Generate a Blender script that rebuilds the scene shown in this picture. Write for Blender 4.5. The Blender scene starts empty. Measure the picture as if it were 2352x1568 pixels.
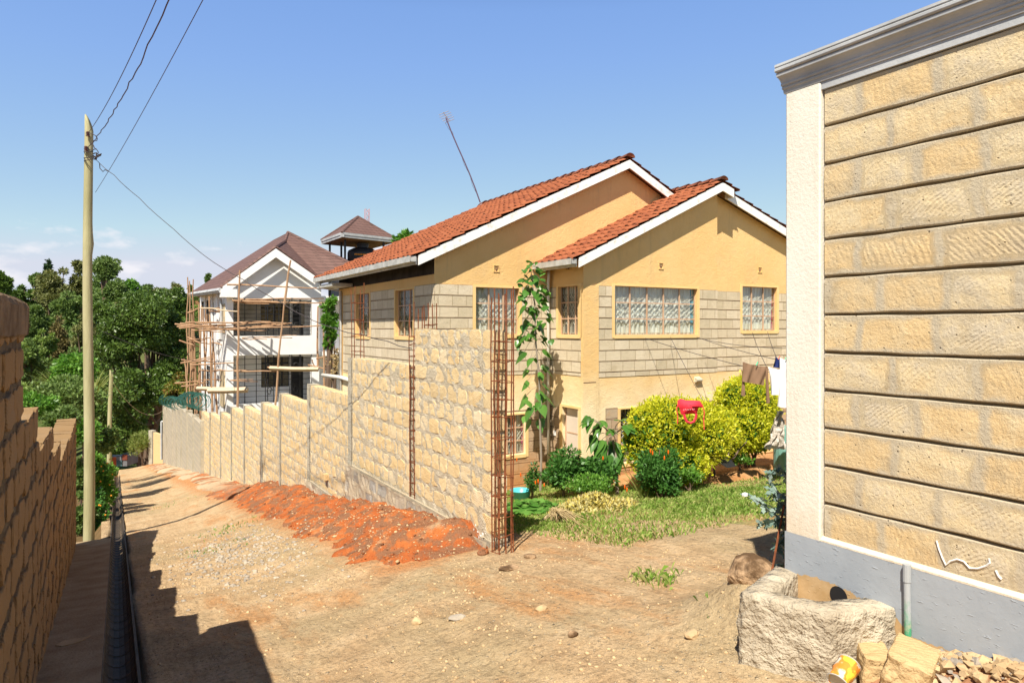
import bpy, math, random
import numpy as np
from mathutils import Vector, Matrix
rad = math.radians
random.seed(7)
RNG = np.random.default_rng(11)
SC = bpy.context.scene
COL = SC.collection
# ---------------------------------------------------------------- camera
YAW = math.atan2(.5145, .8573)
cam = bpy.data.cameras.new("camera"); camo = bpy.data.objects.new("camera", cam); COL.objects.link(camo)
cam.lens = 24; cam.sensor_width = 36; cam.clip_end = 3000; cam.clip_start = .05
cam.shift_y = -31/2352
camo.location = (0, 0, 1.6); camo.rotation_euler = (rad(90), 0, -YAW)
SC.camera = camo
# ---------------------------------------------------------------- sky, sun, exposure
SUNV = Vector((-.746, -.718, 1.36)).normalized()
world = bpy.data.worlds.new("World"); SC.world = world; world.use_nodes = True
wn = world.node_tree.nodes; wl = world.node_tree.links; wn.clear()
sky = wn.new('ShaderNodeTexSky'); sky.sky_type = 'NISHITA'; sky.sun_disc = False
sky.sun_elevation = math.asin(SUNV.z); sky.sun_rotation = math.atan2(SUNV.x, SUNV.y)
sky.altitude = 1800; sky.air_density = 1.0; sky.dust_density = .7; sky.ozone_density = 1.5
bg = wn.new('ShaderNodeBackground'); bg.inputs[1].default_value = .13
out = wn.new('ShaderNodeOutputWorld')
tc = wn.new('ShaderNodeTexCoord')
sep = wn.new('ShaderNodeSeparateXYZ'); wl.new(tc.outputs['Generated'], sep.inputs[0])
def wmath(op, a, b=None, c=None):
    n = wn.new('ShaderNodeMath'); n.operation = op
    for i, v in enumerate((a, b, c)):
        if v is None: continue
        if isinstance(v, (int, float)): n.inputs[i].default_value = v
        else: wl.new(v, n.inputs[i])
    return n.outputs[0]
mp = wn.new('ShaderNodeMapping'); mp.inputs['Scale'].default_value = (1, 1, 2.3); wl.new(tc.outputs['Generated'], mp.inputs[0])
no = wn.new('ShaderNodeTexNoise'); no.inputs['Scale'].default_value = 13; no.inputs['Detail'].default_value = 7; no.inputs['Roughness'].default_value = .55
wl.new(mp.outputs[0], no.inputs[0])
no2 = wn.new('ShaderNodeTexNoise'); no2.inputs['Scale'].default_value = 4; no2.inputs['Detail'].default_value = 2
wl.new(mp.outputs[0], no2.inputs[0])
band = wn.new('ShaderNodeValToRGB'); band.color_ramp.elements[0].position = .0; band.color_ramp.elements[0].color = (1, 1, 1, 1)
e = band.color_ramp.elements[1]; e.position = .15; e.color = (0, 0, 0, 1); e = band.color_ramp.elements.new(.10); e.color = (.8, .8, .8, 1)
wl.new(sep.outputs[2], band.inputs[0])
cl = wmath('ADD', wmath('MULTIPLY', no.outputs[0], .8), wmath('MULTIPLY', no2.outputs[0], .35))
cl = wmath('SUBTRACT', cl, wmath('MULTIPLY', wmath('SUBTRACT', 1.0, band.outputs[0]), .22))
clr = wn.new('ShaderNodeValToRGB'); clr.color_ramp.elements[0].position = .535; clr.color_ramp.elements[1].position = .66
clr.color_ramp.elements[0].color = (0, 0, 0, 1); clr.color_ramp.elements[1].color = (.8, .8, .8, 1); wl.new(cl, clr.inputs[0])
hs = wn.new('ShaderNodeHueSaturation'); hs.inputs['Saturation'].default_value = 1.0; hs.inputs['Value'].default_value = 1.0
ss = wn.new('ShaderNodeSeparateColor'); wl.new(sky.outputs[0], ss.inputs[0]); cc = wn.new('ShaderNodeCombineColor')
for i, (k, g, m) in enumerate(((.137, .80, .435), (.180, .61, .46), (.362, .29, .53))):
    wl.new(wmath('DIVIDE', wmath('MINIMUM', wmath('MULTIPLY', wmath('POWER', ss.outputs[i], g), k), m), .13), cc.inputs[i])
wl.new(cc.outputs[0], hs.inputs['Color'])
mx = wn.new('ShaderNodeMixRGB'); mx.inputs[2].default_value = (4.6, 4.5, 4.7, 1)
zr = wn.new('ShaderNodeValToRGB'); zr.color_ramp.elements[0].position = .42; zr.color_ramp.elements[0].color = (1, 1, 1, 1); zr.color_ramp.elements[1].position = .72; zr.color_ramp.elements[1].color = (.14, .15, .17, 1)
wl.new(sep.outputs[2], zr.inputs[0]); zm = wn.new('ShaderNodeMixRGB'); zm.blend_type = 'MULTIPLY'; zm.inputs[0].default_value = 1; wl.new(hs.outputs[0], zm.inputs[1]); wl.new(zr.outputs[0], zm.inputs[2])
wl.new(clr.outputs[0], mx.inputs[0]); wl.new(zm.outputs[0], mx.inputs[1]); wl.new(mx.outputs[0], bg.inputs[0]); wl.new(bg.outputs[0], out.inputs[0])
sun = bpy.data.lights.new("sun", 'SUN'); suno = bpy.data.objects.new("sun", sun); COL.objects.link(suno)
sun.energy = 5.0; sun.angle = rad(.53); sun.color = (1, .93, .80)
suno.rotation_euler = SUNV.to_track_quat('Z', 'Y').to_euler()
SC.view_settings.view_transform = 'Standard'; SC.view_settings.look = 'None'
SC.view_settings.exposure = .68; SC.view_settings.gamma = 1
# ---------------------------------------------------------------- measuring helpers (image of 2352x1568 -> world)
def ray(u, v):
    X = (u-1176)/1568; Z = -(v-753)/1568
    return (.8573*X+.5145, -.5145*X+.8573, Z)
def fd(u, v, d):
    r = ray(u, v); return Vector((r[0]*d, r[1]*d, 1.6+r[2]*d))
def fy(u, v, y):
    r = ray(u, v); k = y/r[1]; return Vector((r[0]*k, y, 1.6+r[2]*k))
def fx(u, v, x):
    r = ray(u, v); k = x/r[0]; return Vector((x, r[1]*k, 1.6+r[2]*k))
# ---------------------------------------------------------------- noise
def _h(ix, iy, seed):
    n = (ix.astype(np.int64)*374761393 + iy.astype(np.int64)*668265263 + seed*974711) & 0x7fffffff
    n = ((n ^ (n >> 13))*1274126177) & 0x7fffffff
    return ((n ^ (n >> 16)) & 0xffff)/65535.
def vn(x, y, seed=0):
    x = np.asarray(x, float); y = np.asarray(y, float)
    ix = np.floor(x); iy = np.floor(y); fx_ = x-ix; fy_ = y-iy
    fx_ = fx_*fx_*(3-2*fx_); fy_ = fy_*fy_*(3-2*fy_)
    a = _h(ix, iy, seed); b = _h(ix+1, iy, seed); c = _h(ix, iy+1, seed); d = _h(ix+1, iy+1, seed)
    return (a*(1-fx_)+b*fx_)*(1-fy_)+(c*(1-fx_)+d*fx_)*fy_
def fbm(x, y, seed=0, o=4):
    x = np.asarray(x, float); y = np.asarray(y, float); s = 0; a = .5
    for i in range(o):
        s = s+a*(vn(x, y, seed+i)-.5); x = x*2.03; y = y*2.03; a *= .5
    return s
def sst(t):
    t = np.clip(t, 0, 1); return t*t*(3-2*t)
def chx(y): return .02+.0155*np.asarray(y, float)
ZL = ([-14, 0, 5, 10, 15, 30, 55, 62, 75], [2.0, 0, -.80, -1.62, -2.42, -4.75, -8.3, -9.8, -13])
ZR = ([-14, 0, 1.5, 2.7, 6.5, 11.4, 18.6, 30.2, 55, 62, 75], [2.0, .05, -.21, -.29, -.80, -1.5, -2.65, -4.4, -8.1, -9.6, -13])
HL = ([60, 75, 100, 130, 150, 200, 3000], [-11, -13, -7, 1, 5, 7, 7])
def heap_h(x, y):
    x = np.asarray(x, float); y = np.asarray(y, float)
    w = .95+.35*(vn(y*.9, y*0, 5)-.3)*2+.30*vn(y*4.3, y*0, 15)+.16*vn(y*11, x*9, 25)
    t = np.clip((x-(3.65-w))/w, 0, 1)
    hh = (.13+.15*vn(y*.9, y*0+3, 9))*sst(t*1.25)
    m = sst((y-6.35)/1.0)*(1-.72*sst((y-17)/4.))*(1-sst((y-50)/5.))
    return np.where(x > 3.9, 0, hh*m)
def G(x, y, fine=True):
    x = np.asarray(x, float); y = np.asarray(y, float)
    a = np.interp(y, *ZL); b = np.interp(y, *ZR)
    yard = sst((x-4.2)/1.2)*sst((y-5)/4.)
    b = b-.15*yard
    z = a+(b-a)*sst((x-1.2)/2.1)
    z = z+.30*np.exp(-((x-3.75)/.45)**2-((y-3.05)/.42)**2)
    Yc = .5145*x+.8573*y
    # left of the lane beyond the slab the bank falls a little, then the valley
    z = z-.25*sst((-x-2)/8.)*8*sst((y-14)/10)
    t = sst((Yc-56)/6.)
    z = z*(1-t)+np.interp(Yc, *HL)*t
    if fine:
        near = 1-sst((Yc-20)/20)
        z = z+near*(.09*fbm(x*.8, y*.8, 3, 3)+.05*fbm(x*4, y*4, 21, 3))
        z = z+.6*t*fbm(x*.05, y*.05, 8, 3)*4
    return z
def gz(x, y): return float(G(x, y, True))
def gp(u, v, lift=0):
    """point of the ground seen at u, v"""
    r = ray(u, v); k = 1.0; pk = k
    while k < 200:
        if 1.6+r[2]*k < gz(r[0]*k, r[1]*k): break
        pk = k; k *= 1.02
    lo, hi = pk, k
    for _ in range(20):
        m = (lo+hi)/2
        if 1.6+r[2]*m < gz(r[0]*m, r[1]*m): hi = m
        else: lo = m
    return Vector((r[0]*hi, r[1]*hi, 1.6+r[2]*hi+lift))
# ---------------------------------------------------------------- mesh helpers
def tag(o, label=None, cat=None, group=None, kind=None):
    if label: o["label"] = label
    if cat: o["category"] = cat
    if group: o["group"] = group
    if kind: o["kind"] = kind
    return o
def empty(name, loc, label, cat, group=None):
    o = bpy.data.objects.new(name, None); COL.objects.link(o); o.location = loc; o.empty_display_size = .2
    return tag(o, label, cat, group)
def worldloc(o):
    v = Vector(o.location)
    while o.parent: o = o.parent; v += Vector(o.location)
    return v
class MB:
    def __init__(s): s.v = []; s.f = []; s.n = 0
    def add(s, vs, fs):
        s.v.append(np.asarray(vs, float).reshape(-1, 3)); k = s.n
        s.f.extend([tuple(i+k for i in f) for f in fs]); s.n += len(s.v[-1])
    def addarr(s, vs, fa):
        s.v.append(vs); s.f.append(('A', fa+s.n)); s.n += len(vs)
    def box(s, x0, x1, y0, y1, z0, z1, j=0):
        a = [(x0, y0, z0), (x1, y0, z0), (x1, y1, z0), (x0, y1, z0), (x0, y0, z1), (x1, y0, z1), (x1, y1, z1), (x0, y1, z1)]
        if j: a = [tuple(c+random.uniform(-j, j) for c in p) for p in a]
        s.add(a, [(3, 2, 1, 0), (4, 5, 6, 7), (0, 1, 5, 4), (1, 2, 6, 5), (2, 3, 7, 6), (3, 0, 4, 7)])
    def prism(s, pts, axis, c0, c1):
        n = len(pts)
        m = (lambda p, c: (p[0], c, p[1])) if axis == 'y' else ((lambda p, c: (c, p[0], p[1])) if axis == 'x' else (lambda p, c: (p[0], p[1], c)))
        vs = [m(p, c0) for p in pts]+[m(p, c1) for p in pts]
        s.add(vs, [tuple(range(n)), tuple(range(2*n-1, n-1, -1))]+[(i, (i+1) % n, (i+1) % n+n, i+n) for i in range(n)])
    def tube(s, pts, r, n=6, cap=True):
        pts = [Vector(p) for p in pts]; m = len(pts)
        rr = r if isinstance(r, (list, tuple)) else [r]*m
        vs = []; prev = None
        for i, p in enumerate(pts):
            d = (pts[min(i+1, m-1)]-pts[max(i-1, 0)])
            d = d.normalized() if d.length > 1e-9 else Vector((0, 0, 1))
            if prev is None:
                a = d.cross(Vector((0, 0, 1)));
                if a.length < .05: a = d.cross(Vector((1, 0, 0)))
            else: a = prev-d*prev.dot(d)
            a.normalize(); prev = a; b = d.cross(a)
            for k in range(n):
                t = 2*math.pi*k/n; vs.append(p+(a*math.cos(t)+b*math.sin(t))*rr[i])
        fs = [(i*n+k, i*n+(k+1) % n, (i+1)*n+(k+1) % n, (i+1)*n+k) for i in range(m-1) for k in range(n)]
        if cap: fs += [tuple(range(n-1, -1, -1)), tuple((m-1)*n+k for k in range(n))]
        s.add([tuple(v) for v in vs], fs)
    def grid(s, fn, us, vs_):
        nu, nv = len(us), len(vs_)
        P = [fn(u, v) for v in vs_ for u in us]
        s.add(P, [(j*nu+i, j*nu+i+1, (j+1)*nu+i+1, (j+1)*nu+i) for j in range(nv-1) for i in range(nu-1)])
    def rock(s, c, r, sq=(1, 1, .7), seed=0, sub=1, rough=.25):
        g = ico(sub); rs = random.Random(seed)
        ph = [rs.uniform(0, 6) for _ in range(6)]
        vs = []
        for p in g[0]:
            k = 1+rough*(math.sin(p[0]*3+ph[0])*math.cos(p[1]*2.6+ph[1])+.6*math.sin(p[2]*4+ph[2]+p[0]*2))+rs.uniform(-.06, .06)
            vs.append((p[0]*sq[0]*r*k, p[1]*sq[1]*r*k, p[2]*sq[2]*r*k))
        a = rs.uniform(0, 6.28); ca, sa = math.cos(a), math.sin(a)
        s.add([(c[0]+x*ca-y*sa, c[1]+x*sa+y*ca, c[2]+z) for x, y, z in vs], g[1])
    def build(s, name, mat, parent=None, smooth=False, loc=None, label=None, cat=None, group=None, kind=None):
        V = np.concatenate(s.v) if s.v else np.zeros((0, 3))
        if parent is not None:
            V = V-np.array(worldloc(parent)); off = Vector((0, 0, 0))
        else:
            off = Vector(loc) if loc is not None else Vector((0, 0, 0)); V = V-np.array(off)
        me = bpy.data.meshes.new(name)
        if s.f and isinstance(s.f[0][0], str) or any(isinstance(f[0], str) for f in s.f):
            idx = []; tot = []
            for f in s.f:
                if isinstance(f[0], str): idx.append(f[1].ravel()); tot.append(np.full(len(f[1]), f[1].shape[1]))
                else: idx.append(np.array(f)); tot.append(np.array([len(f)]))
            idx = np.concatenate(idx).astype(np.int32); tot = np.concatenate(tot).astype(np.int32)
            me.vertices.add(len(V)); me.vertices.foreach_set('co', V.astype(np.float32).ravel())
            me.loops.add(len(idx)); me.loops.foreach_set('vertex_index', idx)
            me.polygons.add(len(tot)); st = np.concatenate([[0], np.cumsum(tot)[:-1]]).astype(np.int32)
            me.polygons.foreach_set('loop_start', st); me.polygons.foreach_set('loop_total', tot)
            me.update(calc_edges=True); me.validate()
        else:
            me.from_pydata([tuple(p) for p in V], [], s.f); me.update()
        if smooth:
            me.polygons.foreach_set('use_smooth', [True]*len(me.polygons))
        o = bpy.data.objects.new(name, me); COL.objects.link(o)
        if parent is not None: o.parent = parent
        o.location = off
        if mat: me.materials.append(mat)
        tag(o, label, cat, group, kind)
        return o
_ICO = {}
def ico(sub):
    if sub in _ICO: return _ICO[sub]
    import bmesh
    b = bmesh.new(); bmesh.ops.create_icosphere(b, subdivisions=sub, radius=1)
    b.verts.ensure_lookup_table()
    r = ([tuple(v.co) for v in b.verts], [tuple(v.index for v in f.verts) for f in b.faces]); b.free(); _ICO[sub] = r
    return r
def copy_tree(o, parent=None):
    c = o.copy(); COL.objects.link(c)
    if parent: c.parent = parent
    for ch in list(o.children): copy_tree(ch, c)
    return c
# ---------------------------------------------------------------- material helpers
class NT:
    def __init__(s, name):
        s.m = bpy.data.materials.new(name); s.m.use_nodes = True; t = s.m.node_tree; s.n = t.nodes; s.l = t.links
        s.b = s.n['Principled BSDF']; s.out = s.n['Material Output']
        g = s.n.new('ShaderNodeNewGeometry'); s.P = g.outputs['Position']; s.isl = g.outputs['Random Per Island']; s.Nn = g.outputs['Normal']
        s.b.inputs['Specular IOR Level'].default_value = .25; s.b.inputs['Roughness'].default_value = .85
    def setin(s, inp, v):
        if isinstance(v, (int, float)): inp.default_value = v
        elif isinstance(v, tuple): inp.default_value = v if len(v) == 4 or inp.type == 'VECTOR' else v+(1,)
        else: s.l.new(v, inp)
    def math(s, op, a, b=0, clamp=False):
        n = s.n.new('ShaderNodeMath'); n.operation = op; n.use_clamp = clamp; s.setin(n.inputs[0], a); s.setin(n.inputs[1], b); return n.outputs[0]
    def noise(s, scale, detail=4, rough=.6, vec=None, dist=0):
        n = s.n.new('ShaderNodeTexNoise'); n.inputs['Scale'].default_value = scale; n.inputs['Detail'].default_value = detail
        n.inputs['Roughness'].default_value = rough; n.inputs['Distortion'].default_value = dist; s.l.new(vec or s.P, n.inputs[0]); return n.outputs[0]
    def vor(s, scale, vec=None, feat='F1'):
        n = s.n.new('ShaderNodeTexVoronoi'); n.inputs['Scale'].default_value = scale; n.feature = feat; s.l.new(vec or s.P, n.inputs[0]); return n
    def ramp(s, f, *st):
        n = s.n.new('ShaderNodeValToRGB'); cr = n.color_ramp
        while len(cr.elements) < len(st): cr.elements.new(.5)
        for e, (p, c) in zip(cr.elements, st):
            e.position = p; e.color = (c, c, c, 1) if isinstance(c, (int, float)) else c+(1,)
        s.setin(n.inputs[0], f); return n.outputs[0]
    def mix(s, f, a, b, bt='MIX'):
        n = s.n.new('ShaderNodeMixRGB'); n.blend_type = bt; s.setin(n.inputs[0], f); s.setin(n.inputs[1], a); s.setin(n.inputs[2], b); return n.outputs[0]
    def sepx(s, v=None):
        n = s.n.new('ShaderNodeSeparateXYZ'); s.l.new(v or s.P, n.inputs[0]); return n.outputs
    def comb(s, x, y, z):
        n = s.n.new('ShaderNodeCombineXYZ')
        for i, v in enumerate((x, y, z)): s.setin(n.inputs[i], v)
        return n.outputs[0]
    def scale(s, v, k):
        n = s.n.new('ShaderNodeMapping'); n.inputs['Scale'].default_value = k; s.l.new(v or s.P, n.inputs[0]); return n.outputs[0]
    def bump(s, h, strength=.5, dist=.02):
        n = s.n.new('ShaderNodeBump'); n.inputs['Strength'].default_value = strength; n.inputs['Distance'].default_value = dist
        s.setin(n.inputs['Height'], h)
        if s.b.inputs['Normal'].links: s.l.new(s.b.inputs['Normal'].links[0].from_socket, n.inputs['Normal'])
        s.l.new(n.outputs[0], s.b.inputs['Normal']); return n
    def col(s, c): s.setin(s.b.inputs['Base Color'], c); return s
    def rough(s, v, spec=None):
        s.setin(s.b.inputs['Roughness'], v)
        if spec is not None: s.b.inputs['Specular IOR Level'].default_value = spec
        return s
def simple(name, c1, c2=None, scale=6, rough=.8, spec=.25, bump=.25, bs=60, bd=.01, metal=0, lo=.35, hi=.65):
    t = NT(name)
    if c2: t.col(t.ramp(t.noise(scale, 5), (lo, c1), (hi, c2)))
    else: t.col(c1)
    t.rough(rough, spec)
    if metal: t.b.inputs['Metallic'].default_value = metal
    if bump: t.bump(t.noise(bs, 4), bump, bd)
    return t.m
def leafmat(name, cs, trans=.35, rough=.45, spec=.35, sc=1.2):
    t = NT(name)
    f = t.math('ADD', t.math('MULTIPLY', t.isl, .65), t.math('MULTIPLY', t.noise(sc, 2), .45))
    st = [(.12+.8*i/(len(cs)-1), c) for i, c in enumerate(cs)]
    c = t.ramp(f, *st); t.col(c).rough(rough, spec)
    tr = t.n.new('ShaderNodeBsdfTranslucent'); t.l.new(t.mix(1, c, (1, 1, .55), 'MULTIPLY'), tr.inputs[0])
    mx_ = t.n.new('ShaderNodeMixShader'); mx_.inputs[0].default_value = trans
    t.l.new(t.b.outputs[0], mx_.inputs[1]); t.l.new(tr.outputs[0], mx_.inputs[2]); t.l.new(mx_.outputs[0], t.out.inputs[0])
    return t.m
# ---------------------------------------------------------------- materials
def m_dirt():
    t = NT('dirt'); P = t.P; o = t.sepx()
    big = t.noise(.55, 5, .6); mid = t.noise(2.3, 6, .65); fine = t.noise(22, 6, .75)
    c = t.ramp(mid, (.3, (.44, .285, .155)), (.5, (.60, .42, .24)), (.72, (.68, .51, .32)))
    gry = t.ramp(big, (.46, 0.), (.6, 1.)); c = t.mix(t.math('MULTIPLY', gry, .6), c, (.44, .345, .20))
    org = t.ramp(t.noise(.8, 6, .7, t.scale(None, (1.5, .5, 1))), (.54, 0.), (.66, 1.)); c = t.mix(t.math('MULTIPLY', org, .75), c, (.55, .27, .105))
    # red dust trodden out beside the spoil heap
    sx = t.ramp(o[0], (.0, 0.), (1., 1.)); dx = t.math('MULTIPLY', t.math('SUBTRACT', o[0], 1.75), .9, True)
    dy = t.math('MULTIPLY', t.math('SUBTRACT', o[1], 5.9), 1.2, True); dy2 = t.math('MULTIPLY', t.math('SUBTRACT', 4.6, o[0]), .8, True)
    rd = t.math('MULTIPLY', t.math('MULTIPLY', dx, dy), dy2)
    c = t.mix(t.ramp(t.math('ADD', t.math('MULTIPLY', rd, .8), t.math('MULTIPLY', t.noise(3.5, 6, .75), .7)), (.72, 0.), (1.02, .85)), c, (.55, .24, .09))
    c = t.mix(t.ramp(fine, (.36, .6), (.52, 0.)), c, (.22, .15, .085))
    v = t.vor(60); peb = t.ramp(v.outputs['Distance'], (.12, 1.), (.28, 0.)); sel = t.ramp(v.outputs['Color'], (.60, 0.), (.66, 1.))
    c = t.mix(t.math('MULTIPLY', peb, sel), c, (.78, .66, .48))
    v3 = t.vor(85); dk = t.math('MULTIPLY', t.ramp(v3.outputs['Distance'], (.10, 1.), (.3, 0.)), t.ramp(v3.outputs['Color'], (.62, 0.), (.68, .75)))
    c = t.mix(dk, c, (.20, .135, .07))
    v2 = t.vor(24); p2 = t.ramp(v2.outputs['Distance'], (.1, 1.), (.3, 0.)); s2 = t.ramp(v2.outputs['Color'], (.74, 0.), (.78, 1.))
    c = t.mix(t.math('MULTIPLY', p2, t.math('MULTIPLY', s2, .8)), c, (.58, .50, .38))
    t.col(c).rough(.95, .1)
    h = t.math('ADD', t.math('MULTIPLY', fine, .7), t.math('MULTIPLY', t.math('MULTIPLY', peb, sel), .5))
    h = t.math('ADD', h, t.math('MULTIPLY', t.math('MULTIPLY', p2, s2), 1.2))
    t.bump(h, 1., .03); t.bump(t.noise(6, 6, .75), .8, .07); t.bump(t.noise(1.6, 3, .6, t.scale(None, (2.5, .5, 1))), .5, .12)
    return t.m
def m_yard():
    t = NT('yard soil')
    mid = t.noise(1.6, 6, .65); fine = t.noise(25, 5, .7)
    c = t.ramp(mid, (.3, (.22, .24, .07)), (.5, (.40, .33, .14)), (.66, (.52, .30, .13)))
    c = t.mix(t.ramp(fine, (.38, .7), (.6, 0.)), c, (.12, .12, .05))
    t.col(c).rough(.95, .1); t.bump(fine, .7, .03); return t.m
def m_redsoil():
    t = NT('red soil'); o = t.sepx()
    n = t.noise(1.7, 6, .7); f = t.noise(16, 6, .75)
    c = t.ramp(n, (.34, (.28, .12, .06)), (.45, (.42, .115, .035)), (.58, (.50, .16, .05)), (.70, (.5, .34, .2)))
    c = t.mix(t.ramp(t.noise(4.5, 4), (.47, 0.), (.56, 1.)), c, (.27, .13, .07))
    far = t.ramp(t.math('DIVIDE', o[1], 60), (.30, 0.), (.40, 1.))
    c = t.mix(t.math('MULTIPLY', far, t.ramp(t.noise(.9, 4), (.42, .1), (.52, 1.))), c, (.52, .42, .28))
    v = t.vor(34); peb = t.math('MULTIPLY', t.ramp(v.outputs['Distance'], (.14, 1.), (.26, 0.)), t.ramp(v.outputs['Color'], (.7, 0.), (.75, 1.)))
    c = t.mix(peb, c, (.66, .52, .38))
    t.col(c).rough(.95, .08); t.bump(t.math('ADD', f, peb), .9, .035); t.bump(t.noise(5, 5, .7), .8, .09); return t.m
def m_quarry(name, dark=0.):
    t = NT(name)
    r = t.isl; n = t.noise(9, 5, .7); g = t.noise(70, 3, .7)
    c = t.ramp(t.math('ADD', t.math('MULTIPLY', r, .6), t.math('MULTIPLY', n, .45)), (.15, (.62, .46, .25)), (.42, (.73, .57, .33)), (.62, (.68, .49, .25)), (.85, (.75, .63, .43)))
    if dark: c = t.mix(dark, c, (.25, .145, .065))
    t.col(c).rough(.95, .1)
    # saw and pick marks: slanted ridges whose slope changes from stone to stone
    o = t.sepx(); h = t.math('ADD', o[0], o[1])
    k = t.math('SUBTRACT', t.math('MULTIPLY', r, 3), 1.0)
    q = t.math('ADD', t.math('MULTIPLY', h, 1.0), t.math('MULTIPLY', o[2], k))
    s = t.math('SINE', t.math('ADD', t.math('MULTIPLY', q, 170), t.math('MULTIPLY', n, 14)))
    t.bump(t.math('ADD', t.math('MULTIPLY', s, .25), g), .6, .009)
    t.bump(n, .6, .03); return t.m
M = {}
M['dirt'] = m_dirt(); M['yard'] = m_yard(); M['red'] = m_redsoil()
M['quarry'] = m_quarry('yellow quarry stone'); M['quarry_old_shaded'] = m_quarry('weathered shaded quarry stone', .88)  # left wall's weathered stone, its base colour darkened to paint in shade
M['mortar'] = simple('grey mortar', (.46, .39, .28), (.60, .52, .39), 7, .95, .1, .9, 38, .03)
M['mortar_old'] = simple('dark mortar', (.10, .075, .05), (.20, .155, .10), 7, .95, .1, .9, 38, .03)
M['found'] = None
M['concrete'] = simple('rough concrete', (.40, .36, .28), (.52, .47, .37), 3, .9, .15, .9, 26, .04)
M['greyblock'] = None
M['slab'] = simple('slab concrete', (.30, .20, .11), (.42, .31, .19), 3, .9, .15, .5, 40, .02)
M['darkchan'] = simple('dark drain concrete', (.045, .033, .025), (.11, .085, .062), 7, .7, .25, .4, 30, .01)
def m_cream():
    t = NT('cream paint'); z = t.sepx()[2]
    c = t.ramp(t.noise(2, 4), (.3, (.74, .68, .58)), (.7, (.80, .74, .65)))
    c = t.mix(t.ramp(t.noise(7, 5, .7, t.scale(None, (1, 1, .1))), (.55, 0.), (.75, .4)), c, (.60, .51, .38))
    c = t.mix(t.ramp(t.math('ADD', z, t.math('MULTIPLY', t.noise(9, 4), .5)), (.62, .45), (.85, 0.)), c, (.60, .46, .30))
    t.col(c).rough(.75, .3); t.bump(t.noise(45, 4, .7), .45, .01); return t.m
M['cream'] = m_cream()
M['greypaint'] = None
M['greytrim'] = simple('grey trim paint', (.34, .35, .36), (.50, .51, .52), 2.2, .6, .35, .3, 60, .006)
M['white'] = simple('white paint', (.80, .79, .78), (.86, .85, .84), 2, .7, .3, .15, 50, .006)
M['white_old'] = simple('peeling white board', (.62, .56, .48), (.84, .83, .81), 7, .75, .3, .2, 60, .006, lo=.30, hi=.44)
def m_plaster():
    t = NT('ochre plaster'); o = t.sepx()
    c = t.ramp(t.noise(1.1, 5), (.3, (.76, .485, .20)), (.7, (.82, .55, .25)))
    low = t.ramp(t.math('ADD', t.math('MULTIPLY', o[2], .25), t.math('MULTIPLY', t.noise(1.5, 4), .25)), (.10, 0.), (.32, 1.))
    c = t.mix(low, t.mix(t.noise(2, 4), (.86, .70, .43), (.89, .76, .50)), c)
    splash = t.ramp(t.math('ADD', o[2], t.math('MULTIPLY', t.noise(5, 5), 1.2)), (-1.1+.0, 0.), (0., 0.))
    c = t.mix(t.ramp(t.noise(2.4, 5, .7), (.62, 0.), (.75, .35)), c, (.60, .40, .18))
    c = t.mix(t.ramp(t.noise(5, 5, .7, t.scale(None, (1, 1, .12))), (.56, 0.), (.74, .45)), c, (.55, .38, .19))
    c = t.mix(t.ramp(t.noise(.7, 6, .75), (.52, 0.), (.66, .3)), c, (.62, .46, .27))
    t.col(c).rough(.9, .15); t.bump(t.noise(45, 4, .7), .7, .02); t.bump(t.noise(9, 3), .4, .02); return t.m
M['plaster'] = m_plaster()
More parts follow.
